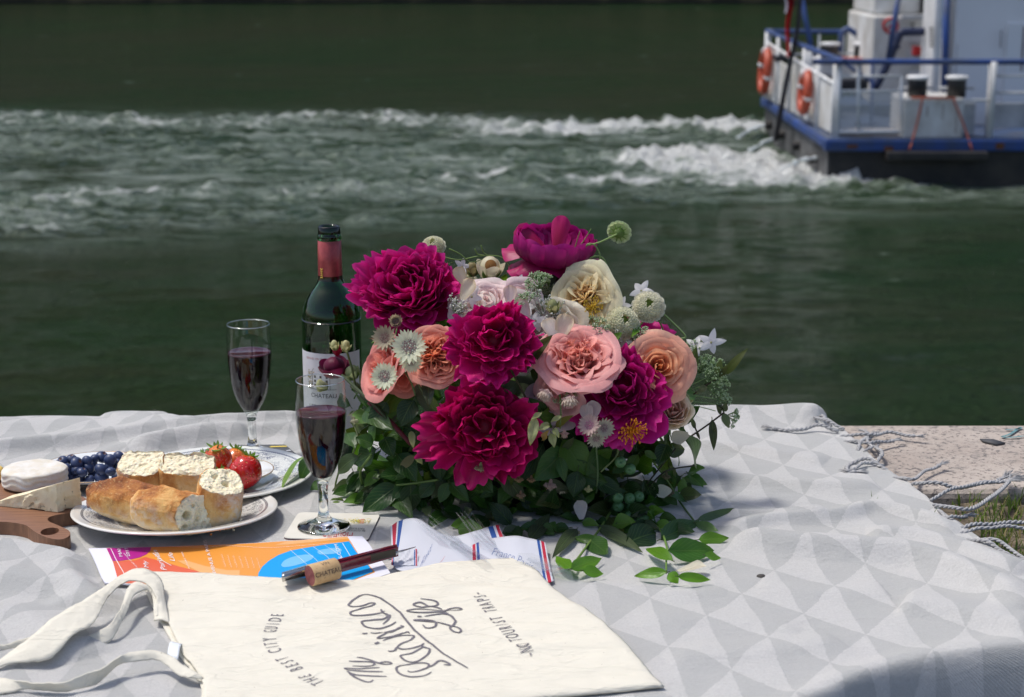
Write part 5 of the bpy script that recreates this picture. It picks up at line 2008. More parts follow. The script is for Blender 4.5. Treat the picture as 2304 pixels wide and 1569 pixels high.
strap([(-60, 975, .012), (40, 990, .014), (200, 1020, .016), (400, 1022, .017), (500, 990, .018), (600, 950, .021), (690, 915, .024), (780, 855, .026), (900, 808, .026), (1050, 800, .024), (1160, 838, .021), (1250, 905, .018), (1330, 950, .016), (1385, 985, .015)],
      [(-60, 1100, .007), (60, 1088, .007), (200, 1068, .007), (400, 1075, .007), (520, 1062, .008), (640, 1030, .008), (720, 965, .012), (800, 900, .017), (900, 872, .020), (1050, 864, .018), (1130, 900, .016), (1200, 958, .014), (1270, 990, .0135), (1380, 1000, .013)])
# care label at the opening
g = np.zeros((6, 6, 3))
for i in range(6):
    for j in range(6):
        q = P(385+5*j-1.8*i, 1445+7*i+1.2*j, .012)
        g[i, j] = (q[0], q[1], .0125+.004*math.sin(i/5*PI))
cl_ = MB().grid(g).build('care_tag', basic('care_tag_white', (.72, .76, .80), .5), bag)
cl_.modifiers.new('s', 'SOLIDIFY').thickness = .0004
# lettering
INK = basic('bag_print_grey', (.115, .105, .125), .8, var=((.17, .16, .18), 220, .12))
LET = [[(460, 1052), (425, 1073), (370, 1068), (310, 1045), (240, 1012), (190, 975)],
       [(190, 978), (260, 1003), (400, 1010), (600, 1014)], [(560, 967), (400, 968), (210, 963), (155, 942)],
       [(155, 942), (300, 945), (420, 935), (525, 930)],
       [(245, 918), (380, 917), (450, 905), (472, 885), (430, 868), (300, 870), (207, 872)],
       [(290, 828), (340, 830), (430, 850), (500, 874), (590, 890), (645, 882), (630, 868), (580, 865), (500, 880)],
       [(815, 957), (850, 968), (930, 958), (1010, 930), (1038, 900), (1010, 878), (940, 872), (840, 885), (740, 910), (700, 935), (715, 970), (770, 1003), (850, 1020), (940, 1018), (1010, 1000), (1060, 970)],
       [(1020, 925), (1080, 900), (1120, 868), (1160, 858), (1215, 872), (1255, 900), (1190, 898)],
       [(985, 680), (960, 710), (1000, 725), (1045, 742), (1020, 790), (960, 835), (900, 858), (830, 860), (770, 832), (745, 795), (860, 770), (960, 728), (1000, 722)],
       [(985, 680), (960, 705), (860, 728), (760, 735), (705, 722), (685, 745), (640, 756), (612, 750)],
       [(700, 722), (740, 690), (830, 650), (880, 610), (865, 590), (790, 590), (680, 612), (560, 655)], [(475, 692), (520, 675)],
       [(835, 565), (815, 542), (780, 560), (690, 595), (600, 620), (505, 633), (560, 590), (660, 540), (720, 505), (770, 492), (740, 482)],
       [(770, 495), (690, 520), (600, 545), (500, 570), (432, 568)], [(345, 582), (400, 575)],
       [(695, 450), (640, 478), (560, 505), (470, 513), (385, 500), (345, 470), (350, 445), (450, 435), (560, 425), (630, 395), (610, 430), (560, 470)],
       [(580, 350), (530, 382), (400, 400), (250, 403), (222, 378), (260, 350), (350, 315), (450, 285), (472, 265), (430, 262), (350, 287), (250, 297), (203, 280), (230, 245), (290, 205), (370, 174), (430, 180), (530, 215), (640, 280), (750, 380), (850, 490), (1000, 640), (1140, 750), (1290, 855), (1440, 930)],
       [(630, 400), (560, 375), (540, 330)],
       [(970, 485), (1000, 508), (1050, 512), (1100, 498), (1110, 460), (1070, 435), (990, 430), (880, 436), (1000, 445), (1120, 455), (1250, 485), (1330, 508), (1370, 542), (1345, 570), (1290, 555), (1255, 515), (1290, 480), (1312, 440), (1280, 395), (1200, 372), (1080, 380), (990, 393)],
       [(915, 395), (960, 395)],
       [(1240, 368), (1150, 357), (1000, 362), (860, 360), (812, 345), (880, 325), (1000, 322), (1100, 335), (1200, 345), (1250, 315), (1330, 302), (1375, 320), (1330, 334), (1180, 335)],
       [(1170, 330), (1150, 310), (1060, 292), (960, 302), (885, 285), (885, 262), (940, 248), (990, 260), (1030, 290), (1090, 285), (1130, 255), (1080, 232), (950, 222)]]
mb = MB()
for k, s in enumerate(LET):
    q = cr([(*P(740+.217*a, 1300+.217*b, ZBG)[:2], 0) for a, b in s], 7)[:, :2]
    ribbon(mb, q, .0023 if len(s) > 2 else .003, lambda x, y, k=k: bag_z(x, y)+.0004+.00002*k)


def arc_text(s, path, size, sh=0.):
    q = cr([(*P(a, b, ZBG)[:2], 0) for a, b in path], 12)[:, :2]
    l = np.r_[0, np.cumsum(np.linalg.norm(np.diff(q, axis=0), axis=1))]
    for i, ch in enumerate(s):
        if ch == ' ':
            continue
        d = l[-1]*(i+.5)/len(s)
        c0 = np.array([np.interp(d, l, q[:, 0]), np.interp(d, l, q[:, 1])])
        c1 = np.array([np.interp(d+.002, l, q[:, 0]), np.interp(d+.002, l, q[:, 1])])-np.array([np.interp(d-.002, l, q[:, 0]), np.interp(d-.002, l, q[:, 1])])
        ex = c1/np.linalg.norm(c1)
        ey = np.array([-ex[1], ex[0]])
        put_text(mb, ch, lambda x, y: (*(c0+ex*x*.68+ey*y*1.25), float(bag_z(c0[0]+ex[0]*x+ey[0]*y, c0[1]+ex[1]*x+ey[1]*y))+.0005), size, sh)


arc_text('THE BEST CITY GUIDE', [(724, 1540), (690, 1524), (661, 1499), (629, 1476), (612, 1452), (608, 1432), (614, 1409), (628, 1384)], .0146)
arc_text('~NO TOURIST TRAPS~', [(1196, 1474), (1175, 1450), (1139, 1413), (1108, 1376), (1088, 1350), (1071, 1332)], .0150)
mb.build('bag_lettering', INK, bag, smooth=False)

# ---- corkscrew
MAR = basic('maroon_enamel', (.13, .005, .018), .18, coat=.6)
STE = basic('brushed_steel', (.50, .48, .46), .25, 1.)
DK = basic('dark_steel', (.06, .055, .05), .3, .8)
csk = empty('corkscrew', P(760, 1285, .016), 'maroon waiter\'s corkscrew lying across the brochure and the bag', 'corkscrew')


def bar(mb, p0, p1, wd, th, mi=0):
    a, b = np.array(P(*p0)), np.array(P(*p1))
    d = b-a
    L_ = np.linalg.norm(d)
    ex = d/L_
    ey = np.cross([0, 0, 1.], ex)
    ey /= np.linalg.norm(ey)
    ez = np.cross(ex, ey)
    pr_ = []
    for x in np.linspace(0, 1, 14):
        k = math.sin(PI*min(1, max(0, x*.94+.03)))**.25
        pr_.append((x*L_, k))
    lp = [(x, wd/2*k) for x, k in pr_]+[(x, -wd/2*k) for x, k in pr_[::-1]]
    m2 = MB().prism([lp], -th/2, th/2)
    v = m2.v[0]
    mb.add(a+np.outer(v[:, 0], ex)+np.outer(v[:, 1], ey)+np.outer(v[:, 2], ez), m2.f, (1, 1, 1), None, mi)


mb = MB()
bar(mb, (690, 1290, .023), (893, 1236, .024), .0042, .0105)
h1 = mb.build('handle', MAR, csk, smooth=False)
bevel(h1, .0012, 2)
mb = MB()
bar(mb, (700, 1295, .0215), (895, 1241, .0225), .0035, .010)
h1 = mb.build('handle', MAR, csk, smooth=False)
bevel(h1, .0012, 2)
mb = MB()
bar(mb, (640, 1299, .022), (890, 1243, .024), .0028, .0075)
h1 = mb.build('lever', DK, csk, smooth=False)
mb = MB()
g = []
for i in range(10):
    x0, y0 = 634+i*7.2, 1296-i*2.2
    g.append([P(x0, y0-8, .021), P(x0, y0-5.5, .0275), P(x0+1, y0+4, .0275), P(x0+2, y0+14, .017)])
lv = mb.grid(np.array(g)).build('lever_foot', STE, csk)
lv.modifiers.new('s', 'SOLIDIFY').thickness = .0011
mb = MB()
q = [P(888, 1243, .023), P(905, 1240, .0225), P(935, 1231, .021)]
mb.tube(q, [.0012, .0011, .0004], 8)
mb.build('foil_blade', STE, csk)
mb = MB()
mb.ball(P(889, 1245, .022), .0030, nu=12, nv=8)
mb.ball(P(877, 1256, .016), .0025, nu=12, nv=8)
mb.build('hinge_pin', STE, csk)
# ---- cork
ca_, cb2 = np.array(P(697, 1297, .0255)), np.array(P(754, 1283, .0275))
ca_[2] = .0262
cb2 = ca_+np.array([.0255, .018, .0010])
ax = cb2-ca_
ax /= np.linalg.norm(ax)
M = frame(-ax)
t = NT('cork_side')
cc = t.mix(t.rng(t.noise(130, 5, .6), .35, .7), (.56, .38, .20, 1), (.45, .28, .13, 1))
cc = t.mix(t.rng(t.noise(420, 3), .64, .72, 0, .8), cc, (.15, .07, .03, 1))
CKS = t.done(t.pr(Base_Color=cc, Roughness=.8, Normal=t.bump(t.noise(400, 3), .4, .0006)))
CKE = basic('wine_stained_cork', (.27, .085, .08), .8, bump=(300, .5, .0008), var=((.16, .035, .04), 160, .12))
Rk, Lk = .0112, float(np.linalg.norm(cb2-ca_))
mb = MB()
m2 = MB().lathe([(0, 0), (Rk*.5, 0), (Rk*.94, 0)], 40, (0, 0, 0), mi=1).lathe([(Rk*.94, 0), (Rk, -.0008), (Rk, -Lk+.0008), (Rk*.94, -Lk), (0, -Lk)], 40)
m2.xf(lambda v: v@M.T+ca_)
ck = m2.build('cork', [CKS, CKE], loc=tuple(ca_))
tag(ck, 'wine-stained cork lying against the lever of the corkscrew', 'cork')
mb = MB()
tx_ = np.cross(ax, [0, 0, 1.])
tx_ /= np.linalg.norm(tx_)
up_ = np.cross(tx_, ax)


def on_cork(x, y):
    # x along the axis, y around
    a = .25+y/Rk
    nrm = tx_*math.cos(a)+up_*math.sin(a)
    return ca_+ax*(Lk*.52+x)+nrm*(Rk+.0002)


put_text(mb, 'CHATEAU', lambda x, y: on_cork(x, y), .0068, 0, 'CENTER')
put_text(mb, 'VIN', lambda x, y: on_cork(x, y+.0105), .0055, 0, 'CENTER')
mb.build('cork_print', basic('cork_ink', (.05, .03, .03), .7), ck)
# ================================================================== the bouquet
BC = np.array([B(1172, 900, 2.01)[0], 2.01, .105])
BR = np.array([.222, .132, .185])
bq = empty('bouquet', (BC[0], BC[1], .005), 'large bouquet of magenta peonies, pink and peach roses and leafy stems on the blanket', 'bouquet')


def S(px, py, off=0.):
    """point where the line of sight to a photo position meets the front of the bouquet's overall mound"""
    o = np.array([0, 0, CH])
    d = np.array(ray(px, py))
    d /= np.linalg.norm(d)
    a = d/BR
    b = (o-BC)/BR
    A, Bq, Cq = a.dot(a), a.dot(b), b.dot(b)-1
    D = Bq*Bq-A*Cq
    t_ = (-Bq-math.sqrt(D))/A if D > 0 else -Bq/A
    p = o+d*(t_-off)
    if p[2] < .009:
        k = (.009-CH)/d[2]
        p = o+d*min(k, 9)
    return p


PET = mat_attr('petal', .45, .42, .3, sheen=.15)
PETM = mat_attr('peony_petal', .40, .32, .35, tint=(1., .6, .9, 1))
LEAF = mat_attr('leaf', .36, .40, .45, veins=True, tint=(1.5, 1.7, .5, 1))
STEM = mat_attr('stem', .5, .15)
V = lambda *a: np.array(a, float)


def put(mb, g, M, c, col):
    sh = g.shape
    mb.grid(g.reshape(-1, 3)@M.T.reshape(3, 3)+c if False else (g@M.T+c), col)


def rotz(g, a):
    ca, sa = math.cos(a), math.sin(a)
    return g@np.array([[ca, -sa, 0], [sa, ca, 0], [0, 0, 1]]).T


def gradcol(n, m, base, tip, jit=0., edge=None):
    t_ = np.linspace(0, 1, n)[:, None, None]
    c = np.array(base)*(1-t_)+np.array(tip)*t_
    c = np.broadcast_to(c, (n, m, 3)).copy()
    if edge is not None:
        s = (np.abs(np.linspace(-1, 1, m))**3)[None, :, None]
        k = np.maximum(s*.8, (t_**6))
        c = c*(1-k)+np.array(edge)*k
    return np.clip(c*(1+jit), 0, 1)


MAG = ((.34, .0, .055), (.64, .004, .19), (.74, .035, .32))


def peony(c, axis, Rr, seed, n=64, wsc=1., qmin=0., cols=MAG, label=None, open_=0., name='peony', asp=1., strays=()):
    """guard petals outside, then a dome crowded with short ruffled petals"""
    r = random.Random(seed)
    M = frame(axis)
    mb = MB()
    for k in range(11):
        g = petal_grid(Rr*r.uniform(.90, 1.08), Rr*r.uniform(.58, .78), 9, 9, R(r.uniform(35, 75)), R(r.uniform(-28, 4)), cup=r.uniform(.1, .35), ruf=r.uniform(.05, .16), ph=r.uniform(0, 6), base=.35)
        g = rotz(g+V(Rr*.10, 0, -.42*Rr), k*2.39996+r.uniform(-.3, .3))
        g[..., 1] *= asp
        put(mb, g, M, c, gradcol(9, 9, cols[0], cols[1], r.uniform(-.2, .1), cols[2]))
    for (a_, L_, e_, W_) in [(q_[0]+r.uniform(-16, 16), q_[1]*r.uniform(.86, 1.0), q_[2]+r.uniform(-6, 22), q_[3]*r.uniform(.8, 1.1)) for q_ in strays for _ in (0, 1)]:
        g = petal_grid(Rr*L_, Rr*W_, 11, 11, R(r.uniform(10, 65)), R(e_), cup=r.uniform(-.3, .5), ruf=r.uniform(.10, .26), ph=r.uniform(0, 6), base=.42)
        t9, s9 = np.linspace(0, 1, 11)[:, None], np.linspace(-1, 1, 11)[None]
        g[..., 0] += .07*Rr*t9**3*np.sin(s9*r.uniform(4, 8)+r.uniform(0, 6))
        g[..., 2] += .05*Rr*t9**2*np.sin(s9*r.uniform(5, 9)+t9*6+r.uniform(0, 6))
        g[..., 1] += .15*Rr*r.uniform(-1, 1)*t9**2
        put(mb, rotz(g+V(Rr*.15, 0, -.2*Rr), R(a_)), M, c, gradcol(11, 11, cols[0], cols[1], r.uniform(-.2, .15), cols[2]))
    nn = int(n*1.3)
    for k in range(nn):
        zz_ = -.25+1.22*(k+.5)/nn
        zz_ = min(zz_, .985)
        a = k*2.39996+r.uniform(-.4, .4)
        rh = math.sqrt(1-zz_*zz_)
        nk = V(rh*math.cos(a), rh*math.sin(a), zz_)
        base = nk*V(.40, .40, .34)*Rr*r.uniform(.8, 1.1)+V(0, 0, -.10*Rr)
        d = nk*(1.-open_*.2)+V(0, 0, .42)+V(r.gauss(0, .20), r.gauss(0, .20), r.gauss(0, .12))
        d /= np.linalg.norm(d)
        inw = V(0, 0, 1.)*(.35+rh)-V(nk[0], nk[1], 0)*.9+V(r.gauss(0, .25), r.gauss(0, .25), 0)
        nz = inw-d*inw.dot(d)
        nz /= np.linalg.norm(nz)+1e-9
        Ml = np.stack([d, np.cross(nz, d), nz], 1)
        L_ = Rr*r.uniform(.46, .66)*(1.08-.25*max(zz_, 0))
        W = wsc*Rr*r.uniform(.42, .66)*(1.05-.3*max(zz_, 0))
        nu, nm = 7, 7
        g = petal_grid(L_, W, nu, nm, R(r.uniform(15, 70)), R(-12), cup=r.uniform(.15, .6), ruf=r.uniform(.08, .3), ph=r.uniform(0, 6), base=.45)
        tt_ = np.linspace(0, 1, nu)[:, None]
        ss_ = np.linspace(-1, 1, nm)[None]
        g[..., 0] += .05*Rr*tt_**3*np.sin(ss_*r.uniform(3, 6)+r.uniform(0, 6))
        g = g@Ml.T+base
        g[..., 1] *= asp
        put(mb, g, M, c, gradcol(nu, nm, cols[0], cols[1], r.uniform(-.28, .15), cols[2]))
    mb.ball(c-M@V(0, 0, Rr*.12), Rr*.36, cols[0], 14, 10)
    o = mb.build(name, PETM, bq, loc=tuple(c))
    if label:
        o['label'] = label
    return o


def stamens(c, axis, Rr, parent, n=60, col=(.75, .38, .02), name='stamens'):
    M = frame(axis)
    mb = MB()
    for k in range(n):
        a, q = rnd.uniform(0, 6.283), rnd.random()**.5
        p0 = V(0, 0, -.3*Rr)
        p1 = V(q*Rr*math.cos(a), q*Rr*math.sin(a), .25*Rr*rnd.uniform(.6, 1.1))
        pm = (p0+p1)/2+V(*(rnd.uniform(-.1, .1)*Rr for _ in range(3)))
        w = cr([M@p0+c, M@pm+c, M@p1+c], 3)
        mb.tube(w, Rr*.022, 4, col)
        mb.ball(w[-1], Rr*.06, (col[0], col[1]*1.05, col[2]), 5, 4, sq=(1, 1, 1.6))
    return mb.build(name, STEM, parent, loc=tuple(c))


def rose(c, axis, Rr, seed, inner, outer, layers=7, ruf=.03, flare=.45, label=None, name='rose', quart=0, asp=1., depth=1., pn=(3, 3, 4, 4, 5, 5, 6, 6, 6)):
    r = random.Random(seed)
    M = frame(axis)
    mb = MB()
    inner, outer = np.array(inner), np.array(outer)
    n, m = 9, 13
    t_ = np.linspace(0, 1, n)[:, None]
    s = np.linspace(-1, 1, m)[None]
    for i in range(layers):
        q = .07+.93*(i/(layers-1))**.85
        k_ = pn[min(i, len(pn)-1)]
        for j in range(k_):
            ph = j*2*PI/k_+i*1.1+r.uniform(-.2, .2)
            fl_ = -.12+(flare+.12)*q**1.6+r.uniform(-.06, .06)
            H = Rr*(.98-.16*q)*depth*r.uniform(.92, 1.06)
            dphi = R(62 if i > 1 else 80)*r.uniform(.9, 1.1)
            rho = Rr*q*(.30+.62*np.sin(PI/2*np.minimum(t_*1.15, 1)))+Rr*fl_*.75*t_**3*(.25+q)
            rho = rho+.055*Rr*s*(1 if i % 2 else 1)+Rr*ruf*(t_**2)*np.sin(s*r.uniform(3, 6)+r.uniform(0, 6))*(1+quart*1.2*(q < .7))
            ang = ph+s*dphi*(.55+.45*np.sin(PI*np.minimum(t_*.62+.12, .5)))*(1-.30*t_**7)
            z = -.52*Rr*depth+H*t_-.16*Rr*(s**2)*t_**2-Rr*max(fl_, 0)*.55*t_**5*q
            z = z+.03*Rr*np.sin(s*r.uniform(4, 9)+r.uniform(0, 6))*t_**4
            # rolled lip
            z = z-.05*Rr*(t_ > .99)*(q > .35)
            rho = rho+.05*Rr*(t_ > .99)*(q > .35)
            g = np.stack([rho*np.cos(ang), rho*np.sin(ang)*asp, z+0*ang], -1)
            base = np.clip((inner*(1-q)+outer*q)*1.12, 0, .92)
            cc = gradcol(n, m, base*np.array([.95, .80, .72]), base, r.uniform(-.06, .05), np.clip(base*1.08+.02, 0, 1))
            put(mb, g, M, c, cc)
    if quart:
        for k in range(quart*14):
            a, d = r.uniform(0, 6.28), Rr*.45*r.random()**.6
            g = petal_grid(Rr*.42, Rr*.34, 6, 5, r.uniform(.2, .9), R(62), cup=.6, ruf=.35, ph=r.uniform(0, 6))
            g = rotz(g, r.uniform(0, 6.28))+V(d*math.cos(a), d*math.sin(a)*asp, -.12*Rr)
            cc = gradcol(6, 5, inner*.85, inner, r.uniform(-.1, .1))
            put(mb, g, M, c, cc)
    # calyx
    o = mb.build(name, PET, bq, loc=tuple(c))
    if label:
        o['label'] = label
    mb = MB()
    for k in range(5):
        g = rotz(petal_grid(Rr*.75, Rr*.28, 6, 3, R(60), R(-10), tip=0.)+V(.02*Rr, 0, -.56*Rr*depth), k*1.257)
        put(mb, g, M, c, (.05, .10, .03))
    mb.ball(c+M@V(0, 0, -.58*Rr*depth), Rr*.2, (.06, .12, .03), 10, 8)
    mb.build('calyx', LEAF, o, loc=tuple(c))
    return o


def dirc(dx, dy, up=0.):
    """axis leaning: dx to the right, up; faces the camera otherwise"""
    v = V(dx, -1., dy+.25)
    return v/np.linalg.norm(v)


def pxr(r):
    return r/1890


# ---- peonies
pA = S(925, 655, .015)
peony(pA, dirc(-.25, .55), pxr(114), 3, 58, wsc=1.1, strays=((165, 1.15, 10, .5), (140, 1.12, 25, .42), (200, 1.2, 0, .5), (235, 1.15, -5, .6), (20, .95, 20, .5), (185, 1.22, 20, .35)), asp=.94, label='largest magenta peony, at the upper left')
pc_ = S(1112, 765, .03)
peony(pc_, dirc(.05, .35), pxr(92), 8, 34, wsc=1.25, open_=.35, asp=.9, strays=((62, 1.22, 35, .42), (78, 1.15, 45, .36), (-5, 1.25, 5, .6), (-25, 1.2, -5, .55), (200, 1.2, 0, .7), (230, 1.2, -10, .7), (265, 1.15, -10, .7), (165, 1.1, 10, .5), (310, 1.1, 0, .6)), label='loose magenta peony in the middle', cols=((.30, .0, .04), (.60, .003, .15), (.70, .02, .25)))
pd = S(1092, 962, .02)
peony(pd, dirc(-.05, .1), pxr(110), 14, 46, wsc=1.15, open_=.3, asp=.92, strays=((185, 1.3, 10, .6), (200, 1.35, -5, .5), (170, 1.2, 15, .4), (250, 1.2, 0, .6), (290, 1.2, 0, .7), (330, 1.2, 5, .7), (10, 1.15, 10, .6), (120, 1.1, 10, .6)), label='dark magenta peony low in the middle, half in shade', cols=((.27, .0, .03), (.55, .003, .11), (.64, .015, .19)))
pe = S(1395, 905, .02)
oE = peony(pe+V(0, .01, .012), dirc(.0, .25), pxr(98), 25, 32, wsc=1.25, strays=((215, 1.3, -10, .7), (250, 1.25, -10, .8), (320, 1.35, -5, .8), (345, 1.2, 0, .7), (285, 1.3, -10, .8), (80, 1.1, 30, .5)), open_=.2, qmin=.08, label='magenta peony on the right with orange stamens', cols=((.34, .0, .07), (.66, .006, .24), (.74, .04, .35)))
stamens(pe+V(.012, -.034, -.024), dirc(.2, -.5), pxr(32), oE, 60, (.72, .24, .01))
# peony on top, seen from behind and below: round ball with skirts
c = np.array(B(1247, 558, 2.0))
mb = MB()
r = random.Random(4)
for k in range(26):
    q = k/26
    a = k*2.39996
    g = petal_grid(pxr(78)*1.75, pxr(66)*1.25, 9, 7, R(135), R(-30+10*q), cup=.75, ruf=.05, ph=k)
    g = rotz(g+V(pxr(8), 0, -pxr(36)), a)
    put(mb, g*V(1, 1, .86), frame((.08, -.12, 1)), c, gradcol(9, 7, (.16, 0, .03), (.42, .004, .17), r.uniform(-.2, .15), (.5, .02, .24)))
for a, L_, e, W in ((2.75, 96, 5, 88), (3.2, 88, -28, 80), (2.45, 84, 24, 62), (3.55, 74, -14, 74), (-.15, 80, -14, 50), (.3, 66, -4, 44), (-.5, 64, -30, 44), (1.35, 78, 58, 42), (4.6, 56, -30, 80)):
    g = petal_grid(pxr(L_), pxr(W), 9, 7, R(rnd.uniform(-35, 30)), R(e), cup=-.35, ruf=.16, ph=a)
    g = rotz(g+V(pxr(26), 0, -pxr(14)), a)
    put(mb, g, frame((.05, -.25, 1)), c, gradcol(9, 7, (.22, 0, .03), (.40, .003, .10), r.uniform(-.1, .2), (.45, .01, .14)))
oB = mb.build('peony', PETM, bq, loc=tuple(c))
oB['label'] = 'magenta peony standing highest, seen from below on a dark stem'
mb = MB()
mb.tube(cr([c+V(0, 0, -pxr(30)), B(1256, 640, 2.0), B(1252, 700, 2.01), B(1225, 900, 2.03)], 8), [pxr(8)]*25, 8, (.035, .006, .012))
for bx_, tx2, w in (((1232, 596), (1196, 648), 20), ((1262, 592), (1236, 648), 16), ((1215, 600), (1225, 625), 18), ((1290, 592), (1300, 612), 18)):
    a, b = np.array(B(*bx_, 1.985)), np.array(B(*tx2, 1.98))
    d = b-a
    g = petal_grid(np.linalg.norm(d), pxr(w), 7, 5, .3, 0., tip=0.)
    ex = d/np.linalg.norm(d)
    ez = np.cross(ex, V(0, 1, 0))
    ez /= np.linalg.norm(ez)
    Mx = np.stack([ex, np.cross(ez, ex), ez], 1)
    Mx = np.stack([ex, ez, np.cross(ex, ez)], 1)
    put(mb, g, Mx, a, (.045, .06, .03))
mb.build('peony_stem', STEM, oB, loc=tuple(c))

# ---- roses
rose(S(862, 826, .012), (-1.1, -.6, .55), pxr(60), 31, (.72, .27, .20), (.72, .30, .27), 7, .03, .35, 'pink rose at the far left, seen from the side', depth=1.15)
rose(S(978, 803, .022), dirc(-.12, .15), pxr(55), 32, (.80, .33, .17), (.76, .34, .26), 8, .05, .30, 'peach rose with a crowded orange centre, left of the middle peony', quart=3)
rose(S(1095, 682, -.02), dirc(-.15, .9), pxr(52), 33, (.74, .58, .56), (.74, .62, .62), 6, .05, .55, 'very pale blush rose behind the middle peony')
r4 = S(1318, 676, -.005)
o4 = rose(r4, dirc(-.15, .05), pxr(55), 34, (.92, .66, .34), (.90, .76, .54), 8, .06, .42, 'cream apricot rose with open yellow stamens', quart=3, asp=1.18)
stamens(r4+V(pxr(12), -pxr(58), pxr(-2)), dirc(.3, .1), pxr(23), o4, 50, (.75, .48, .04))
rose(S(1302, 806, .03), dirc(-.05, 1.0), pxr(70), 35, (.80, .34, .26), (.74, .38, .37), 9, .045, .45, 'wide pink garden rose right of centre', quart=2)
rose(S(1258, 885, .012), dirc(-.6, -.6), pxr(48), 36, (.72, .38, .36), (.70, .40, .40), 4, .06, .3, 'drooping outer pink petals below the wide garden rose')
rose(S(1484, 826, .035), dirc(.12, .12), pxr(55), 37, (.84, .42, .16), (.80, .44, .32), 7, .025, .52, 'peach rose at the right, turned to the camera')
rose(S(1512, 924, .03), dirc(.0, .45), pxr(45), 38, (.74, .48, .42), (.78, .72, .56), 6, .04, .0, 'closed cream rose low on the right, blush at its heart', depth=1.25)
# apricot petals tucked under
rose(S(905, 850, .01), dirc(-.2, -.5), pxr(38), 39, (.72, .24, .17), (.72, .27, .2), 4, .05, .4)

# ---- round fragments: scabiosa, astrantia and small things


def scabiosa(c, axis, Rr, col, label=None, back=False, n=150):
    M = frame(axis)
    mb = MB()
    col = np.clip(np.array(col)*1.1, 0, .92)
    for k in range(n):
        q = (k+.5)/n
        el = math.acos(q*.96)
        a = k*2.39996
        nrm = V(math.sin(el)*math.cos(a), math.sin(el)*math.sin(a), math.cos(el))
        Mf = M@frame(nrm)
        fs = Rr*(.17+.16*(1-q)**2)
        cc = col*rnd.uniform(.86, 1.05)
        for j in range(4):
            g = petal_grid(fs, fs*.7, 4, 3, .9, .35, cup=.3, ruf=.2, ph=k)
            put(mb, rotz(g, j*PI/2+k), Mf, c+M@(nrm*Rr*.78), gradcol(4, 3, cc*np.array([.92, .95, .82]), cc))
    for k in range(13):
        a = k*2*PI/13
        g = petal_grid(Rr*.62, Rr*.50, 6, 5, .2, .1, ruf=.3, ph=k)
        put(mb, rotz(g+V(Rr*.48, 0, -.05*Rr), a), M, c, gradcol(6, 5, col*np.array([.8, .9, .6]), col, rnd.uniform(-.08, .05)))
    o = mb.build('scabiosa', PET, bq, loc=tuple(c))
    if label:
        o['label'] = label
    mb = MB()
    mb.ball(c-M@V(0, 0, Rr*.1), Rr*.5, (.16, .25, .06), 12, 8, sq=(1, 1, 1))
    for k in range(10):
        g = petal_grid(Rr*.85, Rr*.14, 5, 3, .3, -.1, tip=0.)
        put(mb, rotz(g+V(.05*Rr, 0, -.28*Rr), k*.628), M, c, (.16, .28, .07))
    mb.build('calyx', LEAF, o, loc=tuple(c))
    return o


def stem(pts, r=1.6, col=(.10, .17, .05), name='flower_stem', taper=1., par=None):
    mb = MB()
    q = cr(pts, 9)
    mb.tube(q, np.linspace(pxr(r), pxr(r)*taper, len(q)), 7, col)
    return mb.build(name, STEM, par or bq)


CRM = (.80, .79, .60)
o = scabiosa(np.array(B(1393, 523, 1.99)), (.25, .85, .3), pxr(26), (.62, .70, .42), 'greenish scabiosa standing highest on the right, seen from behind')
stem([B(1388, 527, 1.975), B(1350, 545, 1.97), B(1315, 556, 1.975), B(1305, 575, 1.98), B(1315, 620, 2.0), B(1300, 700, 2.02)], 1.9, (.26, .38, .12), taper=.9)
for pts in ([(1316, 566), (1322, 550), (1338, 552), (1350, 575), (1345, 600), (1338, 640)], [(1318, 598), (1330, 580), (1352, 578), (1366, 600), (1369, 640), (1366, 690)]):
    stem([B(a, b, 1.97) for a, b in pts], 1.7, (.24, .34, .12))
scabiosa(np.array(B(1459, 691, 1.95)), dirc(.0, .35), pxr(35), (.82, .80, .68), 'cream scabiosa pompom at the upper right')
scabiosa(np.array(B(1400, 728, 1.93)), dirc(.25, .4), pxr(37), (.80, .79, .64), 'cream scabiosa tucked between the apricot and pink roses')
scabiosa(np.array(B(975, 556, 2.03)), dirc(-.1, .9), pxr(27), (.80, .78, .62), 'cream scabiosa peeping over the largest peony')
scabiosa(np.array(B(1232, 645, 2.03)), dirc(.1, .5), pxr(24), (.74, .78, .66), n=90)
scabiosa(np.array(B(1048, 640, 2.03)), dirc(.3, .2), pxr(28), (.72, .70, .56), n=70)
stem([B(1478, 694, 1.985), B(1512, 725, 1.985), B(1542, 757, 1.98), B(1528, 765, 1.98), B(1518, 790, 1.985), B(1490, 880, 2.0)], 2.4, (.22, .32, .12))
stem([B(1455, 715, 1.98), B(1432, 745, 1.985), B(1415, 790, 2.0)], 1.8, (.18, .26, .08))
stem([B(1480, 715, 1.98), B(1493, 750, 1.985), B(1490, 800, 2.0)], 2.0, (.18, .26, .08))


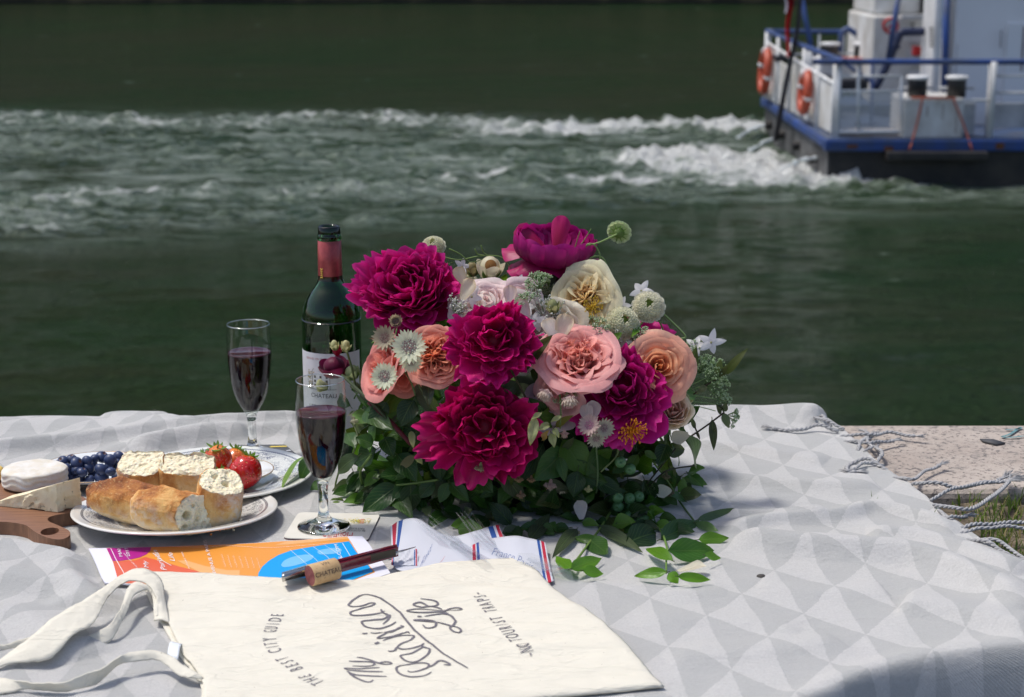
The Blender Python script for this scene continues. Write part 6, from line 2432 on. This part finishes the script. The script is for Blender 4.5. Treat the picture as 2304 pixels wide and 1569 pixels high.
def ellipsoid_bud(c, axis, Rr, L_, col, sep=(.08, .14, .04), label=None, tip=None, nsep=5, name='flower_bud', seplen=1.15):
    M = frame(axis)
    mb = MB()
    for k in range(5):
        a = k*1.257
        g = petal_grid(L_*1.35, Rr*2.1, 8, 5, R(92), R(-12), cup=.6, ruf=.03)
        g = rotz(g+V(0, 0, -L_*.5), a)
        put(mb, g*V(Rr/(L_*.75), Rr/(L_*.75), 1.05), M, c, gradcol(8, 5, np.array(col)*.8, tip or col, rnd.uniform(-.1, .1)))
    mb.ball(c, Rr*.86, col, 12, 9, sq=(1, 1, L_/Rr*.5 if L_ > Rr else 1))
    o = mb.build(name, PET, bq, loc=tuple(c))
    if label:
        o['label'] = label
    mb = MB()
    for k in range(nsep):
        g = petal_grid(L_*seplen, Rr*.95, 7, 3, R(70), R(-5), tip=0., cup=.3)
        g = rotz(g+V(.02*Rr, 0, -L_*.55), k*2*PI/nsep+.5)
        put(mb, g*V(1.02*Rr/(L_*.72), 1.02*Rr/(L_*.72), 1), M, c, np.array(sep)*rnd.uniform(.8, 1.2))
    mb.build('sepals', LEAF, o, loc=tuple(c))
    return o


wb = np.array(B(1102, 600, 2.01))
ellipsoid_bud(wb, (.05, -.1, 1), pxr(26), pxr(56), (.78, .74, .55), label='round cream bud with a brown spot at the top')
mb = MB().grid(np.array([[wb+frame(dirc(.1, .05))@V(pxr(13)*q*math.cos(a), pxr(13)*q*math.sin(a), pxr(28)*math.sqrt(max(0, 1.02-(q*.5)**2))) for a in np.linspace(0, 6.283, 18)] for q in (0.05, .5, 1)]), (.34, .17, .05))
mb.build('brown_spot', PET, bq)
ellipsoid_bud(np.array(B(1062, 604, 2.02)), (-.1, -.1, 1), pxr(14), pxr(36), (.35, .30, .14), label='half-open green bud beside the cream one')
# peony bud at the left over the bottle
o = ellipsoid_bud(np.array(B(752, 824, 2.03)), (-.1, -.2, 1), pxr(29), pxr(50), (.16, .008, .05), (.30, .005, .04), 'round dark red peony bud in front of the bottle label')
mb = MB()
for k in range(7):
    g = petal_grid(pxr(24), pxr(20), 6, 5, .6, R(50), cup=.5, ruf=.3, ph=k)
    put(mb, rotz(g+V(pxr(4), 0, 0), k*.9), frame((.1, -.2, 1)), np.array(B(758, 800, 2.03)), gradcol(6, 5, (.25, 0, .02), (.45, .01, .05)))
mb.build('crown', PETM, o)
for (a, b, ax_, rr, ll, cl) in ((752, 776, (-.3, -.3, 1), 9, 26, (.60, .60, .32)), (778, 778, (.15, -.3, 1), 10, 30, (.62, .60, .32)), (790, 838, (-.5, -.2, .9), 17, 34, (.40, .48, .24)), (798, 870, (-.6, -.2, .5), 9, 24, (.5, .52, .32)), (797, 936, (-.2, -.3, -1), 11, 22, (.66, .64, .45)), (720, 868, (-.9, -.1, .2), 11, 36, (.52, .52, .28)), (757, 1140, (-.3, -.4, .5), 17, 30, (.16, .25, .06)), (1140, 800, (-.1, -.4, 1), 17, 36, (.12, .16, .06)), (1115, 860, (-.05, -.4, 1), 16, 32, (.22, .28, .08)), (1243, 688, (-.3, -.3, 1), 13, 34, (.42, .44, .2)), (1541, 900, (.3, -.2, .8), 13, 36, (.45, .45, .22)), (1548, 935, (.2, -.2, 1), 10, 26, (.4, .45, .2))):
    ellipsoid_bud(S(a, b, .012) if a > 800 else np.array(B(a, b, 2.02 if b < 1000 else 1.95)), ax_, pxr(rr), pxr(ll), cl, (.12, .18, .05))


def astrantia(c, axis, Rr, br, ctr, label=None, droop=0., n=15):
    M = frame(axis)
    mb = MB()
    for lay in range(2):
        for k in range(n):
            g = petal_grid(Rr*rnd.uniform(.9, 1.05), Rr*.34, 6, 3, .25+droop*.6, .15+droop*.9+lay*.18, tip=0., base=.25, cup=.3)
            put(mb, rotz(g+V(.05*Rr, 0, lay*.03*Rr), k*2*PI/n+lay*.2), M, c, gradcol(6, 3, np.array(br)*np.array([.95, .9, .9]), np.array(br)*np.array([.95, 1.05, .88]), rnd.uniform(-.1, .1)))
    o = mb.build('astrantia', PET, bq, loc=tuple(c))
    if label:
        o['label'] = label
    mb = MB()
    for k in range(80):
        q = math.sqrt((k+.5)/80)
        a = k*2.39996
        p0 = V(q*.42*Rr*math.cos(a), q*.42*Rr*math.sin(a), .1*Rr+droop*.2*Rr)
        p1 = p0*V(1.35, 1.35, 0)+V(0, 0, Rr*(.26-.18*q*q)+droop*.4*Rr)
        mb.tube([M@p0+c, M@p1+c], Rr*.012, 3, br)
        mb.ball(M@p1+c, Rr*.042, ctr if k % 3 else br, 5, 4)
    mb.build('florets', STEM, o, loc=tuple(c))
    return o


WB = (.78, .78, .66)
astrantia(S(893, 728, .05), dirc(-.15, .45), pxr(24), (.46, .36, .26), (.40, .20, .28), 'small mauve astrantia under the largest peony', droop=.55)
astrantia(S(922, 782, .052), dirc(-.1, .15), pxr(40), (.80, .80, .68), (.45, .24, .26), 'larger white astrantia in front of the peach rose')
astrantia(S(925, 812, .045), dirc(.1, -.35), pxr(26), (.76, .76, .62), (.45, .24, .26))
astrantia(S(866, 848, .05), dirc(-.1, .15), pxr(32), (.80, .81, .68), (.42, .22, .24), 'white astrantia in front of the far left rose')
astrantia(S(868, 762, .03), dirc(-.4, .2), pxr(30), (.45, .38, .30), (.35, .16, .18))
astrantia(S(1327, 958, .06), dirc(-.3, .3), pxr(25), (.60, .42, .44), (.52, .16, .36), 'pink astrantia in front of the right peony')
astrantia(S(1357, 963, .055), dirc(.5, -.1), pxr(24), (.56, .50, .44), (.42, .22, .28))
astrantia(S(1341, 985, .05), dirc(.1, -.6), pxr(22), (.52, .48, .42), (.40, .2, .26))
astrantia(S(1280, 888, .05), (.1, -.4, -.8), pxr(30), (.66, .52, .50), (.5, .3, .3), 'drooping pinkish astrantia below the wide garden rose', droop=.5)
astrantia(S(1233, 876, .05), (-.4, -.5, -.7), pxr(28), (.66, .50, .48), (.5, .3, .3), droop=.6)
astrantia(S(1270, 968, .045), (0, -.3, -.9), pxr(18), (.55, .36, .34), (.4, .2, .2), droop=.8)
for (a, b, r_, cl) in ((1083, 1040, 25, (.56, .60, .34)), (1168, 1068, 19, (.44, .28, .16)), (1196, 1070, 17, (.42, .27, .15)), (1172, 1104, 19, (.46, .31, .19)), (1240, 1078, 26, (.55, .40, .36)), (1325, 1092, 17, (.62, .62, .32)), (1500, 1062, 19, (.20, .18, .10)), (1505, 1095, 24, (.22, .18, .10)), (1303, 1195, 17, (.50, .50, .30)), (796, 938, 18, (.62, .60, .42))):
    astrantia(S(a, b, .03) if a > 820 else np.array(B(a, b, 1.98)), (rnd.uniform(-.15, .15), -.25, -1), pxr(r_), cl, np.array(cl)*.7, droop=1.25, n=10)
stem([S(1083, 1022, .03), S(1085, 990, .04), S(1105, 982, .04), S(1140, 1000, .02), S(1180, 1045, .0)], 1.5, (.12, .15, .07))

# jasmine


def jasmine(c, axis, Rr, seed, label=None):
    r = random.Random(seed)
    M = frame(axis)
    mb = MB()
    for k in range(5):
        g = petal_grid(Rr*r.uniform(.85, 1.1), Rr*.58, 7, 5, r.uniform(-.9, .3), r.uniform(-.1, .5), tip=0., base=.35, cup=r.uniform(-.4, .2), ruf=.12, ph=k)
        put(mb, rotz(g, k*1.257+r.uniform(-.15, .15)), M, c, (.80, .79, .80))
    mb.tube([c, c-M@V(0, 0, Rr*.9)], Rr*.09, 6, (.6, .6, .5))
    mb.ball(c, Rr*.09, (.45, .45, .25), 6, 5)
    o = mb.build('jasmine_flower', PET, bq, loc=tuple(c))
    if label:
        o['label'] = label


jasmine(np.array(B(1600, 771, 1.95)), dirc(.1, .1), pxr(32), 2, 'white five-petalled jasmine furthest to the right')
jasmine(np.array(B(1565, 778, 1.96)), dirc(-.2, .4), pxr(26), 5)
jasmine(np.array(B(1443, 655, 1.97)), dirc(-.4, .3), pxr(32), 7, 'white jasmine above the cream scabiosa')
jasmine(np.array(B(1508, 772, 1.97)), dirc(.1, .8), pxr(24), 9)
jasmine(np.array(B(1487, 752, 1.98)), dirc(.0, .8), pxr(18), 11)
jasmine(np.array(B(1395, 770, 1.96)), dirc(-.1, .5), pxr(32), 13)
jasmine(np.array(B(1215, 700, 2.0)), dirc(-.1, .3), pxr(34), 15)
jasmine(np.array(B(1530, 790, 1.97)), dirc(.3, .3), pxr(24), 17)
for (a, b, c2, rr, nm) in ((1180, 710, (.72, .66, .64), 40, 1), (1215, 740, (.74, .72, .66), 46, 2), (1060, 690, (.70, .64, .60), 36, 3), (1262, 735, (.78, .74, .62), 44, 4), (1172, 672, (.74, .60, .62), 34, 5), (1370, 790, (.70, .6, .62), 30, 6), (1240, 915, (.45, .38, .44), 44, 7), (1170, 820, (.3, .3, .3), 20, 8)):
    rose(S(a, b, -.012), dirc(rnd.uniform(-.4, .4), rnd.uniform(-.2, .8)), pxr(rr), 60+nm, c2, c2, 4, .08, .5)
# loose petals tucked low
for (a, b, L_, W_, ax_, cl) in ((1306, 1146, 44, 30, 95, (.78, .70, .66)), (1333, 925, 46, 34, 80, (.74, .64, .62)), (1320, 930, 40, 30, 110, (.7, .6, .58)), (1490, 1105, 30, 40, 80, (.76, .74, .6)), (1528, 985, 44, 32, 200, (.72, .66, .5))):
    cc_ = S(a, b, .03)
    g = petal_grid(pxr(L_), pxr(W_), 7, 5, .6, 0., cup=.5, ruf=.15)
    Mx = frame(dirc(0, .2))
    MB().grid((rotz(g-V(pxr(L_)/2, 0, 0), R(ax_)))@Mx.T+cc_, cl).build('petal', PET, bq)

for (a, b, rr_, dd_) in ((1205, 722, 30, .0), (1185, 690, 26, .0), (1062, 668, 30, .005), (1165, 640, 26, -.01), (1240, 770, 30, .005), (1395, 690, 28, -.005), (1378, 800, 22, .02), (1255, 800, 20, .0), (1420, 905, 20, .01), (1040, 600, 22, -.02)):
    jasmine(S(a, b, dd_), dirc(rnd.uniform(-.4, .4), rnd.uniform(0, .6)), pxr(rr_), a)
for (a, b) in ((1200, 660), (1225, 690), (1175, 735), (1250, 705), (1385, 765), (1425, 745), (1345, 750), (1030, 690)):
    c_ = S(a, b, .0)
    mb = MB()
    for k in range(46):
        e = c_+nrs.normal(size=3)*pxr(11)
        mb.tube([c_-V(0, 0, pxr(20)), e], pxr(.6), 3, (.25, .36, .16))
        for j in range(4):
            mb.ball(e+nrs.normal(size=3)*pxr(2.4), pxr(rnd.uniform(1.3, 2.2)), (.78, .80, .70), 5, 4)
    mb.build('white_lace_sprig', STEM, bq, loc=tuple(c_))

for (a, b, W, cl) in ((1052, 655, 34, (.78, .72, .56)), (1035, 625, 30, (.74, .68, .50)), (1150, 668, 30, (.80, .68, .66)), (1268, 740, 40, (.80, .78, .66)), (1180, 700, 34, (.82, .74, .72)), (1240, 745, 36, (.84, .82, .76))):
    cc_ = S(a, b, .012)
    g = petal_grid(pxr(W)*1.5, pxr(W), 8, 7, rnd.uniform(-.6, .8), .2, cup=.3, ruf=.25, ph=a)
    MB().grid(rotz(g-V(pxr(W)*.7, 0, 0), R(60+a % 70))@frame(dirc(rnd.uniform(-.4, .4), .4)).T+cc_, gradcol(8, 7, np.array(cl)*.92, cl, 0, np.array(cl)*np.array([.9, .78, .6]))).build('petal', PET, bq)
# berries
mb_all = []
BER = basic('green_berry', (.055, .15, .05), .45, var=((.09, .2, .08), 120, .15))
for k, (a, b) in enumerate(((1390, 1120), (1416, 1122), (1437, 1118), (1391, 1140), (1420, 1138), (1428, 1146), (1418, 1162), (1440, 1160), (1452, 1172), (1442, 1176), (1418, 1056), (1396, 1040))):
    c = S(a, b, .03)
    m2 = blueberry_mesh()
    Mx = frame(dirc(rnd.uniform(-.6, .6), rnd.uniform(-.5, .8)))
    m2.xf(lambda v: (v*pxr(12.5))@Mx.T+c)
    m2.build('green_berry', BER, bq, loc=tuple(c))

# ---- fine green umbels


def umbel(c, axis, L_, n=16, spread=1.0):
    M = frame(axis)
    mb = MB()
    for k in range(n):
        q = math.sqrt((k+.5)/n)*spread
        a = k*2.39996
        d = M@V(math.sin(q)*math.cos(a), math.sin(q)*math.sin(a), math.cos(q))
        e = c+d*L_*rnd.uniform(.8, 1.1)
        mb.tube([c, e], pxr(.8), 4, (.20, .32, .12))
        Mf = frame(d)
        for j in range(9):
            q2 = rnd.uniform(.1, 1.2)
            a2 = j*2.4
            e2 = e+Mf@V(math.sin(q2)*math.cos(a2), math.sin(q2)*math.sin(a2), math.cos(q2))*L_*.34
            mb.tube([e, e2], pxr(.55), 3, (.25, .40, .16))
            mb.ball(e2, pxr(1.7), (.42, .55, .32), 5, 4)
    mb.build('green_umbel', STEM, bq, loc=tuple(c))


for (a, b, ax_, L_, n) in ((1572, 840, (.15, -.3, 1), 34, 12), (1585, 868, (.7, -.3, .3), 40, 16), (1598, 850, (.2, -.3, .8), 34, 12), (1622, 905, (.6, -.1, .8), 18, 8), (1635, 935, (.8, -.1, -.2), 22, 10), (1540, 850, (-.3, -.3, .8), 26, 8), (1440, 770, (.1, -.2, 1), 26, 10), (1215, 650, (-.4, -.2, 1), 30, 14), (1185, 690, (-.3, -.2, 1), 24, 10), (1560, 800, (-.2, -.2, 1), 26, 10), (1272, 870, (.1, -.3, -.5), 30, 8), (1340, 745, (.3, -.3, .6), 24, 8)):
    umbel(S(a, b, .01) if a < 1560 else np.array(B(a, b, 1.965)), ax_, pxr(L_), n)
for p in ([(1500, 885), (1560, 890), (1620, 900)], [(1510, 900), (1570, 905), (1625, 912)], [(1510, 905), (1570, 915), (1610, 925)], [(1500, 900), (1550, 870), (1590, 850)], [(1500, 905), (1550, 880), (1585, 868)], [(1520, 900), (1545, 925), (1565, 905)]):
    stem([B(a, b, 1.965) for a, b in p], 1.0, (.22, .36, .14))
# curly vine ends at the top
for p in ([(985, 575), (1030, 585), (1070, 578), (1100, 575), (1130, 580), (1150, 605)], [(1010, 560), (1035, 572), (1060, 590), (1095, 580)], [(1068, 560), (1075, 572), (1090, 575)], [(1082, 552), (1088, 568), (1100, 576)], [(1290, 575), (1300, 560), (1315, 540), (1330, 515)], [(1290, 570), (1296, 550), (1305, 520)], [(1175, 625), (1200, 632), (1215, 620), (1222, 605)], [(940, 600), (990, 600), (1020, 590)]):
    stem([B(a, b, 2.01) for a, b in p], 1.7, (.20, .30, .08), taper=.5)

# ---- leaves
DK_, MD, GL, LT, GY, OL, PB_, YL = (.018, .052, .016), (.035, .095, .022), (.022, .070, .020), (.10, .24, .02), (.060, .085, .055), (.055, .075, .022), (.10, .20, .07), (.36, .40, .22)


def leaf(mb, a, b, W, col, face=None, fold=.35, bend=None, n=11, m=7, jit=True, wave=.06):
    a, b = np.array(a, float), np.array(b, float)
    d = b-a
    L_ = np.linalg.norm(d)
    ex = d/L_
    f = V(0, -.8, .6) if face is None else np.array(face, float)
    ez = f-ex*f.dot(ex)
    ez /= np.linalg.norm(ez)
    ey = np.cross(ez, ex)
    bd_ = rnd.uniform(-.8, .3) if bend is None else bend
    t_ = np.linspace(0, 1, n)
    ang = -bd_/2+bd_*t_
    x = np.r_[0, np.cumsum(np.cos((ang[1:]+ang[:-1])/2)/(n-1))]
    z = np.r_[0, np.cumsum(np.sin((ang[1:]+ang[:-1])/2)/(n-1))]
    x, z = x/x[-1]*L_, z*L_
    wv_ = (np.sin(PI*t_**.78)**.85)*(1-.12*t_)
    wv_[0] = .04
    wv_[-1] = .01
    s = np.linspace(-1, 1, m)
    g = np.zeros((n, m, 3))
    ph = rnd.uniform(0, 6)
    for i in range(n):
        g[i, :, 0] = x[i]-.10*W*np.abs(s)*0
        g[i, :, 1] = s*W/2*wv_[i]
        g[i, :, 2] = z[i]+fold*np.abs(s)*W/2*wv_[i]+wave*W*np.sin(t_[i]*9+ph+s*2)*np.abs(s)
    M = np.stack([ex, ey, ez], 1)
    c = np.array(col)*(rnd.uniform(.8, 1.2) if jit else 1)
    mb.grid(g@M.T+a, gradcol(n, m, c, c*np.array([1.15, 1.05, .9])))
    mb.tube([a-ex*W*.3, a+ex*.02*L_], pxr(1.), 4, (.10, .14, .05))


LV = [((893, 1093), (815, 1154), 58, GL), ((924, 1087), (926, 1151), 50, DK_), ((885, 1110), (930, 1170), 42, MD), ((978, 1085), (944, 1121), 36, GL), ((1008, 1087), (989, 1132), 30, MD),
      ((1013, 1087), (1056, 1130), 34, MD), ((932, 1026), (897, 1058), 22, (.20, .19, .08)), ((957, 1026), (998, 1025), 20, (.22, .25, .11)), ((938, 1028), (950, 1046), 16, (.26, .30, .16)),
      ((893, 1023), (938, 1084), 52, GL), ((807, 1026), (759, 1066), 40, (.05, .085, .04)), ((820, 925), (884, 968), 52, MD), ((795, 1062), (816, 1116), 50, DK_), ((700, 1025), (676, 1083), 36, MD),
      ((724, 1082), (698, 1112), 28, PB_), ((732, 1114), (683, 1118), 13, DK_), ((735, 1108), (716, 1132), 26, DK_),
      ((1562, 1047), (1532, 975), 54, MD), ((1487, 1213), (1573, 1170), 50, MD), ((1503, 1240), (1606, 1240), 54, (.04, .12, .02)), ((1572, 1215), (1640, 1211), 32, LT), ((1586, 1249), (1622, 1256), 20, LT),
      ((1513, 1262), (1453, 1236), 28, LT), ((1500, 1287), (1427, 1297), 24, LT), ((1504, 1290), (1526, 1313), 26, LT), ((1525, 1297), (1600, 1305), 22, LT), ((1284, 1280), (1354, 1256), 34, LT),
      ((1284, 1280), (1250, 1253), 28, LT), ((1312, 1284), (1358, 1291), 26, LT), ((1349, 1217), (1287, 1211), 22, (.07, .18, .02)), ((1325, 1213), (1367, 1247), 50, MD), ((1345, 1185), (1446, 1243), 30, GY),
      ((1298, 1190), (1242, 1256), 30, GY), ((1262, 1125), (1205, 1135), 46, OL), ((1372, 1152), (1321, 1147), 40, OL), ((1369, 1163), (1402, 1208), 38, OL), ((1258, 1028), (1271, 1085), 26, MD),
      ((1435, 1023), (1404, 1068), 26, (.08, .17, .03)), ((1451, 1016), (1478, 1033), 18, PB_), ((1569, 1170), (1656, 1143), 20, (.07, .12, .06)), ((1566, 1177), (1617, 1196), 24, (.08, .15, .07)),
      ((1484, 1108), (1466, 1090), 28, MD), ((1490, 1108), (1524, 1137), 32, (.07, .14, .05)), ((1191, 1216), (1238, 1155), 36, GY), ((1408, 1224), (1476, 1200), 62, DK_), ((1130, 1200), (1180, 1192), 30, GY),
      ((1164, 838), (1243, 754), 36, (.05, .07, .03)), ((963, 845), (965, 916), 30, (.045, .06, .04)), ((912, 773), (830, 762), 16, (.14, .06, .04)), ((1250, 960), (1290, 935), 18, (.2, .2, .05)),
      ((1090, 1000), (1060, 1060), 40, DK_), ((1060, 1060), (1110, 1110), 44, MD), ((1130, 1060), (1180, 1130), 46, OL), ((1300, 1060), (1290, 1120), 44, DK_), ((1340, 1080), (1400, 1110), 40, DK_),
      ((1240, 1150), (1250, 1095), 34, DK_), ((1150, 1180), (1100, 1130), 40, DK_), ((1100, 1170), (1040, 1190), 44, DK_), ((1000, 1160), (960, 1190), 36, DK_), ((1450, 1080), (1470, 1130), 44, DK_), ((1500, 1000), (1480, 1050), 40, DK_),
      ((1440, 735), (1420, 760), 14, LT), ((1376, 768), (1400, 748), 18, (.12, .26, .06)), ((958, 1140), (966, 1165), 24, (.20, .26, .14)), ((925, 970), (930, 1010), 16, YL), ((1140, 1015), (1165, 1060), 34, MD),
      ((870, 905), (830, 960), 46, DK_), ((930, 900), (900, 960), 50, DK_), ((780, 975), (800, 1010), 34, MD), ((840, 1000), (800, 985), 36, MD), ((865, 985), (885, 1030), 40, DK_)]
VP = [((1205, 940), (1193, 1003), 24, YL), ((1218, 928), (1195, 945), 12, YL), ((1235, 955), (1212, 968), 18, YL), ((1245, 965), (1258, 985), 14, YL), ((1240, 975), (1247, 1008), 18, YL), ((1220, 990), (1235, 968), 14, (.3, .2, .08)), ((1262, 935), (1240, 950), 12, YL)]
mb = MB()
for (a, b, W, col) in LV:
    pa, pb = S(*a, .012), S(*b, .03)
    if a[1] > 1235:
        pa = np.array(P(*a, .020))
        pb = np.array(P(*b, .011))
    if a[1] < 1130 and a[0] < 740:
        pa, pb = np.array(B(*a, 2.0)), np.array(B(*b, 1.99))
    mb = MB()
    leaf(mb, pa, pb, pxr(W), col, fold=rnd.uniform(.1, .4))
    mb.build('leaf', LEAF, bq, loc=tuple(pa))
mb = MB()
for (a, b, W, col) in VP:
    leaf(mb, S(*a, .045), S(*b, .055), pxr(W), col, wave=.16)
o = mb.build('variegated_spray', LEAF, bq)
o['label'] = 'small cream-edged leaves'
# the single leaf resting on the berry plate
mb = MB()
leaf(mb, P(684, 1028, .034), P(634, 1103, .021), pxr(24), (.20, .34, .10), face=(-.5, -.3, .9), fold=.25, bend=-.4)
mb.build('grey_green_leaf', LEAF, bq)
# eucalyptus-like sprigs on the right
mb = MB()
E = lambda a, Y=1.955: np.array(B(*a, Y))
for (a, b, W, col) in (((1632, 843), (1683, 784), 20, (.075, .09, .035)), ((1613, 852), (1622, 808), 19, (.11, .14, .08)), ((1620, 850), (1637, 820), 14, (.10, .11, .06)), ((1548, 864), (1567, 779), 30, (.055, .08, .045)), ((1547, 871), (1488, 870), 20, (.05, .075, .05)),
                       ((1590, 868), (1566, 888), 16, (.12, .14, .09)), ((1602, 944), (1606, 1014), 20, (.05, .06, .035)), ((1628, 930), (1640, 964), 20, (.10, .13, .09)), ((1628, 927), (1634, 906), 16, (.10, .12, .09)), ((1622, 932), (1610, 908), 13, (.06, .07, .05)),
                       ((1598, 978), (1611, 966), 8, (.08, .09, .06)), ((1565, 965), (1553, 936), 12, (.06, .08, .05)), ((1567, 970), (1575, 990), 7, (.03, .03, .02)), ((1630, 920), (1612, 912), 10, (.03, .035, .02))):
    leaf(mb, E(a), E(b, 1.945), pxr(W), col, fold=.12, wave=.03)
for p in ([(1560, 888), (1600, 860), (1634, 843)], [(1550, 985), (1590, 958), (1630, 928)], [(1567, 970), (1555, 940), (1540, 925)], [(1548, 866), (1535, 900)]):
    mb.tube(cr([E(q) for q in p], 6), pxr(2.), 6, (.05, .03, .02))
o = mb.build('willow_leaf_sprig', LEAF, bq)
o['label'] = 'narrow dusty green leaves reaching out to the right'
# thick stems
STM = [([(830, 905), (880, 950), (925, 1000)], 5., (.10, .012, .02)), ([(770, 845), (830, 900), (880, 950)], 3.5, (.05, .07, .03)), ([(790, 870), (840, 910), (905, 985)], 3., (.05, .07, .03)),
       ([(795, 950), (805, 990), (790, 1030)], 1.8, (.08, .1, .04)), ([(757, 1128), (755, 1090), (770, 1040)], 2.2, (.14, .2, .06)), ([(818, 1100), (811, 1060), (835, 1025)], 3., (.16, .26, .07)),
       ([(893, 1092), (930, 1088), (985, 1080)], 2.4, (.12, .2, .05)), ([(893, 740), (885, 800), (920, 850), (935, 890)], 2., (.12, .18, .06)), ([(925, 815), (940, 860), (960, 900)], 1.6, (.12, .18, .06)),
       ([(1258, 862), (1262, 930), (1260, 965)], 1.8, (.18, .28, .1)), ([(1341, 1000), (1345, 1060), (1342, 1110)], 2., (.12, .19, .08)), ([(1390, 990), (1388, 1025), (1352, 1062)], 1.8, (.2, .26, .1)),
       ([(1503, 1240), (1490, 1200), (1465, 1170)], 2.4, (.16, .28, .06)), ([(1499, 1290), (1499, 1262), (1498, 1245)], 2., (.16, .28, .06)), ([(1284, 1279), (1320, 1230), (1350, 1190), (1375, 1150)], 2.6, (.16, .26, .06)),
       ([(1460, 1095), (1500, 1060), (1562, 1048)], 1.8, (.03, .03, .015)), ([(1470, 1040), (1500, 1080), (1530, 1130), (1560, 1170)], 2.2, (.12, .2, .05)), ([(1455, 1090), (1495, 1040), (1520, 1010)], 1.8, (.03, .03, .015)),
       ([(1140, 815), (1180, 890), (1195, 930)], 2.4, (.08, .07, .03)), ([(780, 790), (792, 830), (800, 870)], 2.6, (.14, .17, .06)), ([(1120, 870), (1150, 890), (1170, 920)], 1.6, (.1, .1, .04))]
mb = MB()
for p, r_, cl in STM:
    pts = [S(*q, .018) if q[0] > 800 and q[1] < 1235 else (np.array(P(*q, .016)) if q[1] > 1235 else np.array(B(*q, 2.0))) for q in p]
    MB().tube(cr(pts, 7), pxr(r_), 7, cl).build('leafy_stem', STEM, bq, loc=tuple(pts[0]))
# mass of leaves filling the mound, front, sides and rear
mb = MB()
pal = [DK_, (.045, .12, .035), (.05, .13, .03), GL, (.08, .12, .03), (.08, .11, .07), MD, (.09, .20, .035)]
cnt = 0
while cnt < 520:
    v = nrs.normal(size=3)
    v /= np.linalg.norm(v)
    if v[2] > .35 and v[1] < .3 and rnd.random() < .6:
        continue
    if v[2] < -.62:
        continue
    dep = rnd.uniform(.62, .93)
    p0 = BC+v*BR*dep
    px, py = proj(*p0)
    if py > 1135 and px < 1000:
        continue
    if px < 815 and rnd.random() < .72:
        continue
    if px > 1490 and rnd.random() < .55:
        continue
    if py < 880 and v[1] < .2:
        dep *= .8
        p0 = BC+v*BR*dep
    if p0[2] < .012:
        p0[2] = rnd.uniform(.012, .03)
    tg = nrs.normal(size=3)
    d = tg-v*tg.dot(v)
    d = d/np.linalg.norm(d)+v*.55+V(0, 0, -.25)
    d /= np.linalg.norm(d)
    L_ = rnd.uniform(.028, .056)
    p1 = p0+d*L_
    if p1[2] < .009:
        p1[2] = .009
    leaf(mb, p0, p1, L_*rnd.uniform(.32, .74), pal[rnd.randrange(8)], face=v+V(0, 0, .35), n=8, m=5, fold=rnd.uniform(.1, .5))
    cnt += 1
mb.build('foliage', LEAF, bq)
# skirts of leaves close to the cloth along the front
mb = MB()
for k in range(150):
    px = rnd.uniform(800, 1560)
    py = rnd.uniform(1090, 1195) if 1020 < px < 1500 else rnd.uniform(1060, 1130)
    p0 = S(px, py, rnd.uniform(-.03, .005))
    a = rnd.uniform(-PI, PI)
    d = V(math.cos(a), -.5, math.sin(a)*.6-.15)
    d /= np.linalg.norm(d)
    L_ = rnd.uniform(.022, .036)
    p1 = p0+d*L_
    p1[2] = max(p1[2], .009)
    leaf(mb, p0, p1, L_*rnd.uniform(.5, .7), pal[rnd.randrange(8)], face=V(rnd.uniform(-.5, .5), -.7, .7), n=8, m=5)
mb.build('low_foliage', LEAF, bq)
# petals and rear flowers so that the far side is not bare
for k, (x_, y_, z_, cl) in enumerate(((-.10, .11, .17, MAG), (.06, .12, .18, MAG), (.15, .07, .12, MAG))):
    peony(BC+V(x_, y_, z_-.06), (x_*2, 1, .6), .05, 70+k, 30)
# dark bowl carrying the stems
mb = MB().lathe([(0, 0), (.085, 0), (.105, .03), (.112, .07), (.108, .072), (.10, .03), (.08, .006), (0, .006)], 40, (BC[0], BC[1], .0065))
mb.build('bowl', basic('dark_bowl', (.012, .014, .012), .4), bq)
mb = MB()
mb.ball((BC[0], BC[1]+.02, .075), .09, (.02, .035, .015), 24, 16, sq=(1.15, .75, .75))
mb.build('flower_foam', basic('foam_green', (.01, .02, .008), .9), bq)
# fallen cream petal in front
g = petal_grid(pxr(62), pxr(26), 8, 5, .3, 0., cup=.9, ruf=.2)
q = np.array(P(1521, 1286, .0085))
o_ = MB().grid(rotz(g, R(4))+q, (.80, .75, .60)).build('fallen_petal', PET, loc=tuple(q))
tag(o_, 'cream petal fallen beside the light green leaf tips in front of the bouquet', 'petal')
